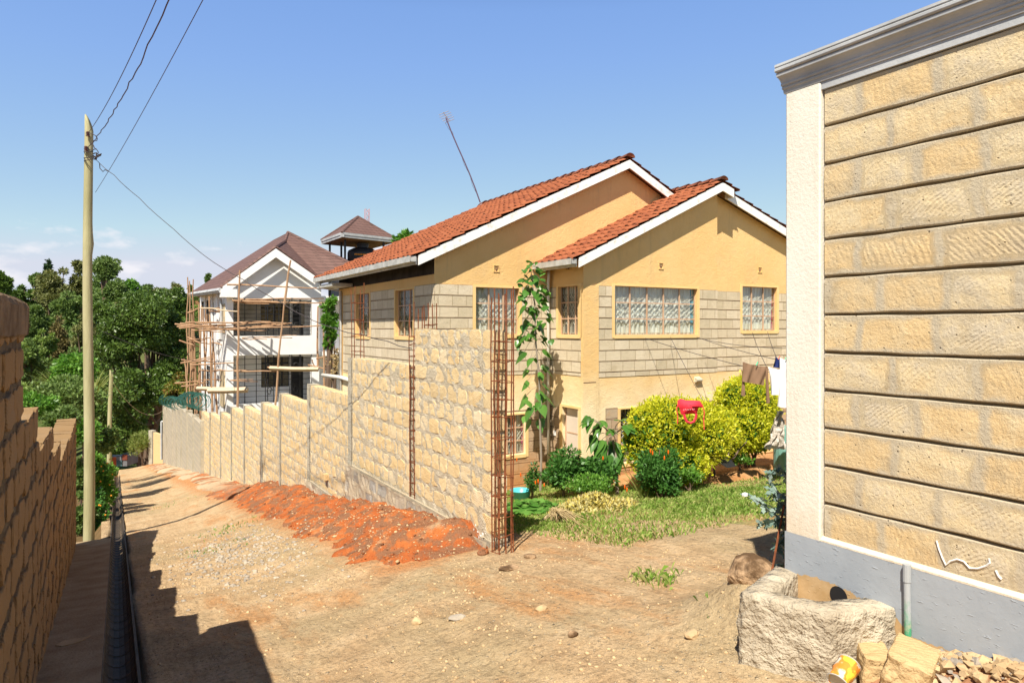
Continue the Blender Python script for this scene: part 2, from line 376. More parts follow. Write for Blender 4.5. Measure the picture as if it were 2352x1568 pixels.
def m_brickish(name, cols, mort, bw, bh, ms, dist, z0=0., pits=.5, stain=None, bstr=.6, fb=.5, msm=.6, marks=.3, mud=None, mo=0.):
    """dressed stone courses on an axis-aligned wall: runs along x+y, rises along z"""
    t = NT(name); o = t.sepx()
    h = t.math('ADD', o[0], o[1])
    n1 = t.noise(6, 4); n2 = t.noise(5.3, 4, .6, t.scale(None, (1.3, 1.1, .9)))
    hx = t.math('ADD', h, t.math('MULTIPLY', t.math('SUBTRACT', n1, .5), dist))
    hz = t.math('ADD', t.math('SUBTRACT', o[2], z0), t.math('MULTIPLY', t.math('SUBTRACT', n2, .5), dist))
    b = t.n.new('ShaderNodeTexBrick'); t.l.new(t.comb(hx, hz, 0), b.inputs[0])
    b.inputs['Scale'].default_value = 1; b.inputs['Brick Width'].default_value = bw; b.inputs['Row Height'].default_value = bh
    b.inputs['Mortar Size'].default_value = ms; b.inputs['Mortar Smooth'].default_value = msm
    b.inputs['Color1'].default_value = (0, 0, 0, 1); b.inputs['Color2'].default_value = (1, 1, 1, 1); b.inputs['Mortar'].default_value = (.5, .5, .5, 1)
    b.offset = .43; b.squash = .78; b.squash_frequency = 3
    n = t.noise(7, 6, .7); g = t.noise(60, 4, .7)
    c = t.ramp(t.math('ADD', t.math('MULTIPLY', b.outputs[0], .45), t.math('MULTIPLY', n, .6)), *[(.2+.6*i/(len(cols)-1), k) for i, k in enumerate(cols)])
    c = t.mix(t.math('MULTIPLY', b.outputs['Fac'], t.ramp(n, (.2, 1.), (.75, .75))), c, mort)
    pv = t.vor(38); pit = t.math('MULTIPLY', t.ramp(pv.outputs['Distance'], (.10, 1.), (.2, 0.)), t.ramp(pv.outputs['Color'], (.66, 0.), (.72, pits)))
    pit = t.math('MULTIPLY', pit, t.ramp(t.noise(3, 2), (.45, 0.), (.58, 1.)))
    c = t.mix(pit, c, (.12, .08, .05))
    if stain: c = t.mix(t.ramp(t.noise(3.4, 5, .7), (.55, 0.), (.7, .6)), c, stain)
    if mud: c = t.mix(t.ramp(t.math('ADD', t.math('ADD', t.math('MULTIPLY', o[2], -.5), mo), t.math('MULTIPLY', t.noise(2.5, 5, .7), .35)), (.62, 0.), (.95, .8)), c, mud)
    t.col(c).rough(.93, .12)
    mk = t.math('SINE', t.math('ADD', t.math('MULTIPLY', t.math('ADD', h, t.math('MULTIPLY', t.math('MULTIPLY', o[2], 2.4), t.math('SUBTRACT', b.outputs[0], .4))), 190), t.math('MULTIPLY', n, 16)))
    mk = t.math('MULTIPLY', mk, t.ramp(t.noise(2.3, 3), (.42, .1), (.56, .8)))
    mk = t.math('MULTIPLY', mk, t.math('SUBTRACT', 1., b.outputs['Fac']))
    hh = t.math('SUBTRACT', t.math('ADD', t.math('MULTIPLY', mk, marks), g), t.math('MULTIPLY', pit, 2.5))
    t.bump(hh, bstr, .01); t.bump(t.math('ADD', n, t.math('MULTIPLY', b.outputs['Fac'], fb)), .5, .02)
    return t.m
M['bigstone'] = m_brickish('tan dressed stone', [(.47, .38, .26), (.59, .46, .28), (.65, .47, .25), (.66, .53, .33), (.55, .47, .35)], (.47, .41, .31), .42, .2196, .046, .10, .357, 1.0, (.42, .33, .21), .6, .05, .8, .2, (.33, .22, .11), .70)
M['housestone'] = m_brickish('grey dressed stone', [(.50, .42, .29), (.62, .52, .37), (.70, .60, .45)], (.44, .34, .22), .40, .2235, .011, .016, 2.49-.2235*20, .8, (.50, .40, .26), .7)
M['lowstone'] = m_brickish('mud splashed stone', [(.38, .28, .19), (.48, .35, .23), (.50, .40, .28)], (.28, .19, .12), .40, .2235, .009, .016, -.08-.2235*20, .8, (.52, .30, .14), .7, mud=(.50, .23, .08))
M['found'] = m_brickish('foundation rubble', [(.34, .33, .31), (.42, .37, .30), (.56, .46, .32)], (.50, .42, .30), .38, .24, .05, .09, 0, .6, (.52, .36, .20), 1.0)
M['greyblock'] = m_brickish('grey block wall', [(.42, .37, .29), (.46, .41, .33)], (.55, .47, .33), .9, .24, .03, .02, 0, 0., None, .3)
M['groove'] = simple('brown joint', (.16, .085, .05), (.24, .15, .09), 8, .95, .1, .3)
M['groove2'] = simple('shaded joint', (.30, .20, .10), (.36, .27, .16), 8, .95, .1, .3)
def m_tile():
    t = NT('clay tile')
    n = t.noise(3.5, 6, .7); f = t.noise(30, 4)
    c = t.ramp(t.math('ADD', t.math('MULTIPLY', n, .7), t.math('MULTIPLY', f, .3)), (.30, (.12, .045, .03)), (.43, (.26, .08, .038)), (.58, (.36, .115, .05)), (.72, (.27, .14, .09)))
    t.col(c).rough(.8, .2); t.bump(f, .4, .01); return t.m
M['tile'] = m_tile()
M['tile_dark'] = simple('weathered ridge tile', (.12, .055, .035), (.42, .13, .06), 5, .85, .2, .5, 40, .01)
def m_shingle():
    t = NT('brown stone coated sheet'); o = t.sepx()
    b = t.n.new('ShaderNodeTexBrick'); t.l.new(t.comb(t.math('ADD', o[0], o[1]), t.math('MULTIPLY', o[2], 1.0), 0), b.inputs[0])
    b.inputs['Scale'].default_value = 1; b.inputs['Brick Width'].default_value = .34; b.inputs['Row Height'].default_value = .17; b.inputs['Mortar Size'].default_value = .016
    b.inputs['Color1'].default_value = (.125, .065, .055, 1); b.inputs['Color2'].default_value = (.155, .085, .072, 1); b.inputs['Mortar'].default_value = (.05, .028, .024, 1)
    t.col(t.mix(t.ramp(t.noise(60, 3), (.4, 0.), (.7, .35)), b.outputs[0], (.24, .16, .14))).rough(.75, .3)
    t.bump(b.outputs['Fac'], -.6, .03); return t.m
M['shingle'] = m_shingle()
M['gutter'] = simple('galvanised gutter', (.42, .41, .38), (.60, .59, .56), 5, .5, .4, .2, 30, .01, metal=.2)
M['flatblack'] = simple('flat black', (.022, .018, .016), (.05, .04, .035), 4, .8, .2)  # near-black for the eave band and for painted shade in tile hollows
M['frame'] = simple('salmon steel frame', (.52, .33, .21), (.60, .40, .27), 5, .5, .4, .1)
M['grille'] = simple('cream steel grille', (.66, .58, .46), (.72, .64, .52), 5, .5, .4, .1)
M['curtain'] = simple('net curtain', (.70, .65, .57), (.86, .83, .77), 4, .9, .1, .2, 20, .02)
M['curtain_blue'] = simple('blue curtain', (.10, .35, .50), (.16, .45, .60), 4, .9, .1)
M['curtain_pink'] = simple('pink curtain', (.55, .05, .18), (.70, .10, .28), 4, .9, .1)
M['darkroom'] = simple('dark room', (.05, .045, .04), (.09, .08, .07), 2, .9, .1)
def m_glass():
    t = NT('window glass'); t.n.remove(t.b)
    a = t.n.new('ShaderNodeBsdfTransparent'); g = t.n.new('ShaderNodeBsdfGlossy'); g.inputs['Roughness'].default_value = .03
    a.inputs[0].default_value = (.9, .93, .93, 1)
    m = t.n.new('ShaderNodeMixShader'); m.inputs[0].default_value = .06
    t.l.new(a.outputs[0], m.inputs[1]); t.l.new(g.outputs[0], m.inputs[2]); t.l.new(m.outputs[0], t.out.inputs[0]); return t.m
M['glass'] = m_glass()
M['rust'] = simple('rusty steel', (.13, .045, .022), (.28, .09, .035), 18, .85, .2, .5, 90, .004)
M['black'] = simple('black steel', (.018, .018, .02), None, rough=.5, spec=.4, bump=0)
M['stick'] = None
def m_wood(name, a, b, sc=8):
    t = NT(name); c = t.ramp(t.noise(sc, 5, .7, t.scale(None, (1, 1, .15))), (.3, a), (.7, b)); t.col(c).rough(.85, .15); t.bump(t.noise(40, 3, .6, t.scale(None, (1, 1, .1))), .5, .01); return t.m
M['stick'] = m_wood('raw pole wood', (.28, .15, .085), (.50, .33, .20), 5)
M['stick_pale'] = m_wood('pale split wood', (.52, .40, .26), (.62, .50, .36), 5)
M['pole'] = m_wood('treated pole wood', (.30, .28, .14), (.46, .42, .25), 6)
M['bark'] = m_wood('bark', (.10, .065, .045), (.20, .14, .10), 6)
M['bark_pale'] = m_wood('pale bark', (.24, .19, .14), (.36, .30, .24), 6)
M['door'] = simple('cream steel door', (.66, .56, .46), (.70, .60, .50), 3, .5, .4, .1)
M['pvc'] = simple('off-white pvc pipe', (.70, .66, .56), (.78, .74, .66), 3, .45, .4, .05)
def m_pipe():
    t = NT('green pipe with grey paint'); z = t.sepx()[2]
    f = t.ramp(t.math('ADD', z, t.math('MULTIPLY', t.math('SUBTRACT', t.noise(14, 4), .5), .35)), (.10, 0.), (.17, 1.))
    t.col(t.mix(f, t.ramp(t.noise(25, 3), (.5, (.07, .33, .17)), (.62, (.34, .40, .28))), (.38, .40, .42))).rough(.5, .35); return t.m
M['green_pipe'] = m_pipe()
M['wire'] = simple('cable', (.06, .05, .055), None, rough=.6, bump=0)
M['wire_mauve'] = simple('power wire', (.10, .06, .10), None, rough=.6, bump=0)
M['ceramic'] = simple('brown insulator', (.10, .03, .02), (.16, .05, .03), 5, .25, .6, 0)
M['stone_grey'] = simple('grey chippings', (.24, .21, .18), (.50, .43, .34), 3, .9, .15, .5, 50, .01)
M['stone_tan'] = simple('tan chippings', (.42, .29, .16), (.62, .46, .27), 3, .9, .15, .5, 50, .01)
M['stone_brown'] = simple('brown field stone', (.12, .07, .035), (.44, .29, .17), 5, .9, .2, 1., 22, .03, lo=.42, hi=.56)
M['blockyel'] = None
M['white_splash'] = simple('lime splash', (.78, .76, .74), None, bump=.3)
# ================================================================ THE SETTING
def axis(parts):
    r = [parts[0][0]]
    for a, b, st in parts:
        n = max(1, int(round((b-a)/st))); r += [a+(b-a)*(i+1)/n for i in range(n)]
    return np.array(r)
def sheet(name, xs, ys, mat, fn, kind='structure', smooth=True, loc=(0, 0, 0)):
    X, Y = np.meshgrid(xs, ys); Z = fn(X, Y)
    nx, ny = len(xs), len(ys)
    idx = np.arange(nx*ny).reshape(ny, nx)
    F = np.stack([idx[:-1, :-1], idx[:-1, 1:], idx[1:, 1:], idx[1:, :-1]], -1).reshape(-1, 4)
    b = MB(); b.addarr(np.stack([X, Y, Z], -1).reshape(-1, 3), F)
    return b.build(name, mat, smooth=smooth, kind=kind)
ysR = axis([(-14, 0, 1.), (0, 3, .12), (3, 12, .06), (12, 24, .12), (24, 40, .3), (40, 66, 1.)])
xsR = axis([(-.02, 1, .06), (1, 3.9, .05), (3.9, 6.2, .08)])
def groad(X, Y):
    c = chx(Y); d = np.abs(X-c)
    z = G(X, Y)
    z = z-.35*(1-sst((d-.10)/.025))*(Y > 2)
    return z
sheet('road', xsR, ysR, M['dirt'], groad)
sheet('yard_ground', axis([(6.2, 18, .15), (18, 60, 3), (60, 700, 40)]), axis([(-14, 0, 1.5), (0, 14, .12), (14, 66, 2.)]), M['yard'], lambda X, Y: G(X, Y))
M['bankdirt'] = simple('bank soil', (.10, .07, .03), (.22, .13, .06), 1.5, .95, .1, .6, 20, .03)
sheet('ground', axis([(-300, -40, 12), (-40, -6, 1.2), (-6, -.02, .15)]), axis([(-14, 0, 1.5), (0, 24, .25), (24, 66, 1.)]), M['bankdirt'], lambda X, Y: G(X, Y)-.02-.25*sst((Y-15.1)/.3)*sst((.05-X)/.3)-.45*sst((X+.16)/.05)*(Y < 15.1))
M['hillgreen'] = simple('hillside scrub', (.05, .075, .02), (.14, .15, .05), .12, .95, .1, .8, 2, .5)
sheet('hill', axis([(-500, -120, 20), (-120, 220, 4), (220, 700, 30)]), axis([(-400, -40, 25), (-40, 66, 4)])[:0] if False else axis([(66, 240, 4), (240, 1200, 60)]), M['hillgreen'], lambda X, Y: G(X, Y)-.03)
sheet('hill_flank', axis([(-900, -300, 40)]), axis([(-14, 66, 8)]), M['hillgreen'], lambda X, Y: G(X, Y)-.03)
# concrete slab path beside the left wall
b = MB()
ys = axis([(1, 15.1, .35)])
def slabz(y): return float(np.interp(y, *ZL))+.04
for side in (0,):
    vs = []; fs = []
    for y in ys:
        xl, xr = -.43, chx(y)-.115
        z = slabz(y); vs += [(xl, y, z-.6), (xl, y, z), (xr, y, z), (xr, y, z-.6)]
    n = len(ys)
    for i in range(n-1):
        for k in range(3): fs.append((4*i+k, 4*i+k+1, 4*i+4+k+1, 4*i+4+k))
    fs.append((0, 1, 2, 3)); fs.append((4*n-1, 4*n-2, 4*n-3, 4*n-4))
    b.add(vs, fs)
b.build('pavement', M['slab'], kind='structure')
# drain channel of short dished blocks
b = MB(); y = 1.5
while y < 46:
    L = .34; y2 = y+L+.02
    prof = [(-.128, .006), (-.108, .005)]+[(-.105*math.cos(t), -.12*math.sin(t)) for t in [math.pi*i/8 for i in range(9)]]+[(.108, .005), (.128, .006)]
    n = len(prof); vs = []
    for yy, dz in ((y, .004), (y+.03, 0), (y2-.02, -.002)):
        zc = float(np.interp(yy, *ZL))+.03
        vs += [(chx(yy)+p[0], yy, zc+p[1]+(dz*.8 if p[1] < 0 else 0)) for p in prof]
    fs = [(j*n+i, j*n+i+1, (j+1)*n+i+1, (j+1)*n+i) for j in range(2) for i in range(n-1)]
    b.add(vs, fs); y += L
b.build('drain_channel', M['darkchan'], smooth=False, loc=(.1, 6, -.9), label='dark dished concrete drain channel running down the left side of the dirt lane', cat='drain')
# red and brown spoil along the wall
b = MB()
def heapz(X, Y):
    h = heap_h(X, Y)
    r = fbm(X*2.6, Y*2.0, 31, 5)*.30+fbm(X*12, Y*12, 41, 3)*.05
    return G(X, Y)+np.where(h > .02, h+r*np.clip(h/.15, 0, 1), h-.03)
xs = axis([(2.1, 3.72, .035)]); ys = axis([(6.2, 13, .035), (13, 25, .08), (25, 52, .2)])
o = sheet('soil_heap', xs, ys, M['red'], heapz, kind=None)
tag(o, 'long low heap of loose orange red soil thrown up against the stepped stone wall', 'soil heap')
# sand mound in front of the wall end and pale mounds
def stuff_stones(name, n, region, mat, smin, smax, label, cat, seed, dens=None):
    b = MB(); rs = random.Random(seed); g = ico(1); k = 0
    base = np.array(g[0]); F = np.array(g[1])
    while k < n:
        x = rs.uniform(region[0], region[1]); y = rs.uniform(region[2], region[3])
        if dens and rs.random() > dens(x, y): continue
        s = smin+(smax-smin)*rs.random()**3
        v = base*np.array([s*rs.uniform(.7, 1.3), s*rs.uniform(.7, 1.3), s*rs.uniform(.4, .8)])*(1+.25*RNG.standard_normal((len(base), 1))*.6)
        a = rs.uniform(0, 6.28); c_, s_ = math.cos(a), math.sin(a)
        v = np.stack([v[:, 0]*c_-v[:, 1]*s_, v[:, 0]*s_+v[:, 1]*c_, v[:, 2]], -1)
        z = float(heapz(np.array([x]), np.array([y]))[0]) if x > 2.4 and x < 3.65 and y > 6.4 else gz(x, y)
        b.addarr(v+np.array([x, y, z+s*.15]), F); k += 1
    return b.build(name, mat, label=label, cat=cat, kind='stuff')
def dlane(x, y):
    if x < chx(y)+.25: return 0
    return .25+.75*float(vn(x*1.3, y*1.3, 77) > .55)
stuff_stones('gravel', 7000, (.3, 4.8, 2.6, 14), M['stone_tan'], .003, .017, 'loose tan gravel and grit scattered over the dirt lane', 'gravel', 1, dlane)
def dgrey(x, y):
    c = gp_c1; d = ((x-c[0])/.75)**2+((y-c[1])/2.6)**2
    return math.exp(-d*1.6)
gp_c1 = gp(545, 1275)
stuff_stones('chippings', 1500, (gp_c1[0]-1.4, gp_c1[0]+1.4, gp_c1[1]-4.5, gp_c1[1]+5), M['stone_grey'], .008, .035, 'patch of grey stone chippings in the middle of the lane', 'chippings', 2, dgrey)
stuff_stones('soil_clods', 240, (2.4, 3.6, 6.6, 22), M['stone_tan'], .006, .030, 'pale stone fragments littering the orange soil heap', 'stone fragments', 3)
stuff_stones('red_clods', 1500, (2.4, 3.62, 6.4, 24), M['red'], .006, .035, 'crumbly red clods on the soil heap', 'clods', 4)
# ================================================================ STEPPED STONE WALLS
def stone_face(bs, bm, axis_, c, h0, h1, z0, z1, out, course=.225, seed=0, wmin=.20, wmax=.36, rag=.015, mort=.034, maxp=.008, back=.16):
    """stones set in a mortar backing; face looks along -axis (out=-1) or +axis"""
    rs = random.Random(seed)
    mp_ = (lambda h, d, z: (h, c+d*out, z)) if axis_ == 'y' else (lambda h, d, z: (c+d*out, h, z))
    # mortar slab with a lumpy face
    nh = max(2, int((h1-h0)/.09)); nz = max(2, int((z1-z0)/.075))
    def mf(u, v):
        e = 0 if (u <= h0+1e-6 or u >= h1-1e-6 or v >= z1-1e-6) else 1
        return mp_(u, e*(rs.uniform(-.004, .012)), v)
    bm.grid(mf, [h0+(h1-h0)*i/nh for i in range(nh+1)], [z0+(z1-z0)*i/nz for i in range(nz+1)])
    z = z1
    while z > z0+.06:
        zb = max(z-course, z0); h = h0; first = rs.random()*.5
        while h < h1-.05:
            w = rs.uniform(wmin, wmax)*(1-first*.6); first = 0
            if h+w > h1-.12: w = h1-h
            m = mort*.5
            a0, a1 = h+(m if h > h0+1e-6 else 0), h+w-(m if h+w < h1-1e-6 else 0)
            b0, b1 = zb+m, z-(m if z < z1-1e-6 else 0)
            if a1-a0 > .05 and b1-b0 > .05:
                pts = []
                for i in range(14):
                    t = 2*math.pi*(i+.5)/14; cx, cy = math.cos(t), math.sin(t)
                    k = (abs(cx)**8+abs(cy)**8)**(-1/8)
                    px = (a0+a1)/2+(a1-a0)/2*cx*k+rs.uniform(-rag, rag)*.8; py = (b0+b1)/2+(b1-b0)/2*cy*k+rs.uniform(-rag, rag)*.8
                    px = min(max(px, h0), h1); py = min(py, z1)
                    pts.append((px, py))
                pr = rs.uniform(.4, 1)*maxp
                cx = (a0+a1)/2; cz = (b0+b1)/2; vs = []
                for p in pts: vs.append(mp_(p[0], -.02, p[1]))
                for p in pts: vs.append(mp_(p[0]+(cx-p[0])*.02, pr*.8, p[1]+(cz-p[1])*.03))
                for p in pts: vs.append(mp_(p[0]+(cx-p[0])*.07, pr+rs.uniform(-.002, .004), p[1]+(cz-p[1])*.09))
                vs.append(mp_(cx, pr+rs.uniform(0, .006), cz)); N = 14
                fs = [(i, (i+1) % N, (i+1) % N+N, i+N) for i in range(N)]+[(i+N, (i+1) % N+N, (i+1) % N+2*N, i+2*N) for i in range(N)]+[(2*N+i, 2*N+(i+1) % N, 3*N) for i in range(N)]
                bs.add(vs, fs)
            h += w
        z -= course
WX = 3.65; TH = .17
us = [1135, 945, 802.5, 708.5, 642.5, 601, 560.7, 531.4, 507, 482.5, 463]
ysw = [fx(u, 800, WX).y for u in us]; ysw[0] = 6.5
tops = [1.58, 1.09, .43, .02, -.39, -.77, -1.03, -1.41, -1.72, -1.95]
vt = [757, 830, 897, 918, 928.5, 940.6, 943, 954, 956.6, 953]
wall = empty('stone_wall', (WX, 6.5, -.8), 'tall unfinished boundary wall of yellow quarry stones stepping down beside the lane', 'wall')
bfound = MB()
for i in range(10):
    y0, y1 = ysw[i], ysw[i+1]
    zt = 1.6-(vt[i]-753)/1568*(.5145*WX+.8573*((y0+y1)/2 if i > 1 else y0+.2)); zt = .6*zt+.4*tops[i] if i > 4 else tops[i]
    g0 = float(np.interp(y0, *ZR)); g1 = float(np.interp(y1, *ZR))
    zb = {0: -.72, 1: -.72, 2: -1.5, 3: -2.15}.get(i, g1-.5)
    bs, bm = MB(), MB()
    gap = .13 if i in (0,) else 0.
    ys_, ye = y0, y1-(.20 if i < 9 else .05)
    if i == 0: ye = y1-.14
    if i == 1: ye = y1-.2; ys_ = y0+.04
    stone_face(bs, bm, 'x', WX, ys_, ye, zb, zt, -1, seed=40+i)
    # core slab and its ends
    bm.box(WX+.001, WX+TH, ys_+.002, ye-.002, zb, zt-.012)
    # stones of the topmost course show on the coping and on the near end
    k = int((ye-ys_)/.30)
    for j in range(k):
        a = ys_+(ye-ys_)*j/k; bb = ys_+(ye-ys_)*(j+1)/k
        bs.box(WX+.004, WX+TH+.01, a+.012, bb-.012, zt-.2, zt+random.uniform(-.004, .006), .004)
    z = zt-.225; jj = 0
    zt_next = tops[i-1] if i else 9
    while z > (zb if i == 0 else zt):
        bs.box(WX+.006+random.uniform(-.01, .01), WX+TH, ys_-random.uniform(.005, .04), ys_+.15, z+.015, z+.2, .006); z -= .225
    if i == 0: pass
    bs.build('stones', M['quarry'], wall); bm.build('mortar', M['mortar'], wall, smooth=False)
    # cast concrete post between two bays
    if i >= 1:
        c = MB(); zz = zt+ (.03 if i != 1 else .0)
        yp0, yp1 = ye+.005, y1-.005
        c.grid(lambda u, v: (WX-.028+random.uniform(-.006, .006), u, v), [yp0, (yp0+yp1)/2, yp1], [g1-.6+(zz-g1+.6)*q/30 for q in range(31)])
        c.box(WX-.02, WX+TH, yp0+.002, yp1-.002, g1-.6, zz-.01)
        c.build('post', M['concrete'], wall)
    # rubble footing
    if i <= 4:
        lo = min(g0, g1)-.5
        dx = .03
        ya, yb = (y0-.02 if i == 0 else y0), y1+(.1 if i == 4 else 0)
        nh = 40; nzz = 14; ztp = zb+(.0)
        bfound.grid(lambda u, v: (WX-dx-.02-.035*float(vn(u*5, v*5, 3))-.03*float(vn(u*16, v*16, 5)), u, v), [ya+(yb-ya)*q/nh for q in range(nh+1)], [lo+(ztp-lo)*q/nzz for q in range(nzz+1)])
        bfound.box(WX-dx, WX+TH+.02, ya, yb, lo, ztp-.003)
bfound.build('footing', M['found'], wall)
# jutting stone and white lime splashes
b = MB(); p = fx(1312/1.7415, 1903/1.7415, WX); b.box(WX-.09, WX, p.y-.06, p.y+.06, p.z-.06, p.z+.05, .008); b.build('jutting_stone', M['quarry'], wall)
b = MB()
for (u, v, r) in [(1093, 1215, .04), (1100, 1222, .06), (1085, 1228, .045), (1030, 1215, .04), (970, 1188, .05), (1112, 1219, .03), (975, 1200, .03), (1045, 1200, .025)]:
    p = fx(u, v, WX-.075)
    for q in range(5):
        a = random.uniform(0, 6.28); rr = random.uniform(0, r*1.6)
        b.rock((WX-.058, p.y+math.cos(a)*rr, p.z+math.sin(a)*rr), random.uniform(.10, .22)*r, (.25, 1, 1.6), random.randint(0, 999), 1, .3)
b.build('lime_splash', M['white_splash'], wall)
# rebar cages
def rebar_cage(name, x, y, z0, z1, sx, sy, nst, label, bars=None, lean=0, seed=1, zs0=None, zs1=None):
    rs = random.Random(seed)
    root = empty(name, (x, y, z0), label, 'rebar cage', 'rusty rebar cages standing at the wall')
    bars = bars or [(-1, -1), (1, -1), (-1, 1), (1, 1)]
    for bx, by in bars:
        b = MB(); t = z1-rs.uniform(0, .12)
        b.tube([(x+bx*sx/2+rs.uniform(-.008, .008)+lean*k/5*.02, y+by*sy/2+rs.uniform(-.01, .01), z0+(t-z0)*k/5) for k in range(6)], .0075, 5)
        b.build('bar', M['rust'], root)
    a, e = (zs0 if zs0 is not None else z0+.1), (zs1 if zs1 is not None else z1-.35)
    for k in range(nst):
        z = a+(e-a)*k/max(1, nst-1)+rs.uniform(-.02, .02); q = 1.08
        t1, t2 = rs.uniform(-.02, .02), rs.uniform(-.02, .02)
        b = MB(); b.tube([(x-sx/2*q, y-sy/2*q, z+t1), (x+sx/2*q, y-sy/2*q, z+t2), (x+sx/2*q, y+sy/2*q, z-t1), (x-sx/2*q, y+sy/2*q, z), (x-sx/2*q, y-sy/2*q-.03, z+t1+.012)], .0055, 5)
        b.build('stirrup', M['rust'], root)
    return root
ge = gz(3.7, 6.3)
rebar_cage('rebar_cage', 3.66, 6.30, ge-.1, 2.04, .17, .16, 12, 'tall rusty rebar cage standing at the near end of the stepped wall', [(-1, -1), (0, -1), (1, -1), (-1, 1), (0, 1), (1, 1), (-.6, 1.1), (.7, -1.1)], seed=5, zs1=1.45)
yc = ysw[1]-.05
rebar_cage('rebar_cage', 3.70, yc, -.9, 1.98, .13, .15, 17, 'slim rusty rebar cage set in the gap between the two highest wall bays', seed=8, zs1=1.5)
rebar_cage('rebar_cage', 3.95, yc+.08, .9, 2.0, .13, .14, 4, 'short rusty rebar cage rising behind the highest wall bay', seed=9)
yc = ysw[2]-.05
rebar_cage('rebar_cage', 3.78, yc, -.6, 2.38, .16, .18, 10, 'rusty rebar cage on the post between second and third bays of the wall', seed=10)
# grey block wall farther down, with green razor coil
gw = empty('grey_block_wall', (3.6, 33, -5), 'grey block boundary wall with posts beyond the yellow stone wall', 'wall')
yA = ysw[10]; seg = [fx(u, 800, 3.55).y for u in (463, 444, 430, 416.5, 406, 396.5, 383, 376)]
gt = [(963, 953), (955, 940), (945, 930), (940, 928), (937, 926), (936, 932), (936, 934)]
for i in range(7):
    y0, y1 = seg[i], seg[i+1]
    z0 = 1.6-((gt[i][0]+gt[i][1])/2-753)/1568*(.5145*3.55+.8573*y1); zt = z0
    gb = float(np.interp(y1, *ZR))-.8
    b = MB(); b.box(3.55, 3.75, y0+.12, y1-.12, gb, zt); b.build('wall_bay', M['greyblock'], gw)
    b = MB(); b.box(3.50, 3.78, y1-.12, y1+.12, gb, zt+.12); b.build('post', M['concrete'], gw)
    if i == 0:
        b = MB(); b.box(3.50, 3.78, y0-.10, y0+.12, gb, zt+.2); b.build('post', M['concrete'], gw)
M['razor'] = simple('green coated wire', (.015, .08, .07), (.03, .15, .12), 9, .4, .5, 0)
rw = MB()
y = seg[0]+.3; k = 0; pts = []
zc_ = lambda yy: float(np.interp(yy, [seg[0], seg[2], seg[4], seg[7]], [-1.75, -2.1, -2.9, -3.5]))
while y < seg[7]:
    for q in range(10):
        t = 2*math.pi*q/10; R = .33+.05*math.sin(k)
        yy = y+.22*q/10*(1+.6*(y > seg[3]))
        pts.append((3.62+R*math.cos(t), yy, zc_(yy)+.25+R*math.sin(t)))
    y += .22*(1+.6*(y > seg[3])); k += 1
rw.tube(pts, .010, 4)
rw.build('razor_wire', M['razor'], loc=(3.6, seg[1], -2), label='green coil of razor wire on top of the grey block wall', cat='razor wire')
# low brick wall piece and gate frame at the far end of the lane
fr = empty('far_wall', (3.3, 56, -8), 'short yellow wall piece with pillar at the foot of the lane', 'wall')
p0 = fd(341, 1058, 50); p1 = fd(377, 1058, 47)
def vwall(b, pa, pb, z0, z1, th):
    d = (pb-pa); d.z = 0; L = d.length; d.normalize(); n = Vector((-d.y, d.x, 0))*th
    q = [pa, pb, pb+n, pa+n]; vs = [(p.x, p.y, z0) for p in q]+[(p.x, p.y, z1) for p in q]
    b.add(vs, [(0, 1, 2, 3), (4, 5, 6, 7), (0, 1, 5, 4), (1, 2, 6, 5), (2, 3, 7, 6), (3, 0, 4, 7)])
b = MB(); vwall(b, fd(352, 1058, 49.5), fd(376, 1055, 48), -9.5, 1.6-(995-753)/1568*49, .2); b.build('wall_bay', M['quarry'], fr)
b = MB(); vwall(b, fd(341, 1058, 50), fd(349, 1058, 49.7), -9.5, 1.6-(990-753)/1568*49.5, .3); b.build('pillar', M['concrete'], fr)
gf = MB(); a = fd(371, 1050, 47); c = fd(377, 1050, 47)
for p in (a, c): gf.tube([(p.x, p.y, 1.6-(1055-753)/1568*47), (p.x, p.y, 1.6-(967-753)/1568*47)], .07, 4)
gf.tube([(a.x, a.y, 1.6-(968-753)/1568*47), (c.x, c.y, 1.6-(968-753)/1568*47)], .07, 4)
gf.build('gate_frame', M['greytrim'], loc=a, label='grey metal gate frame at the end of the grey block wall', cat='gate frame')
M['coping_old'] = simple('dirty coping', (.13, .085, .05), (.27, .19, .12), 6, .95, .1, .9, 25, .03)
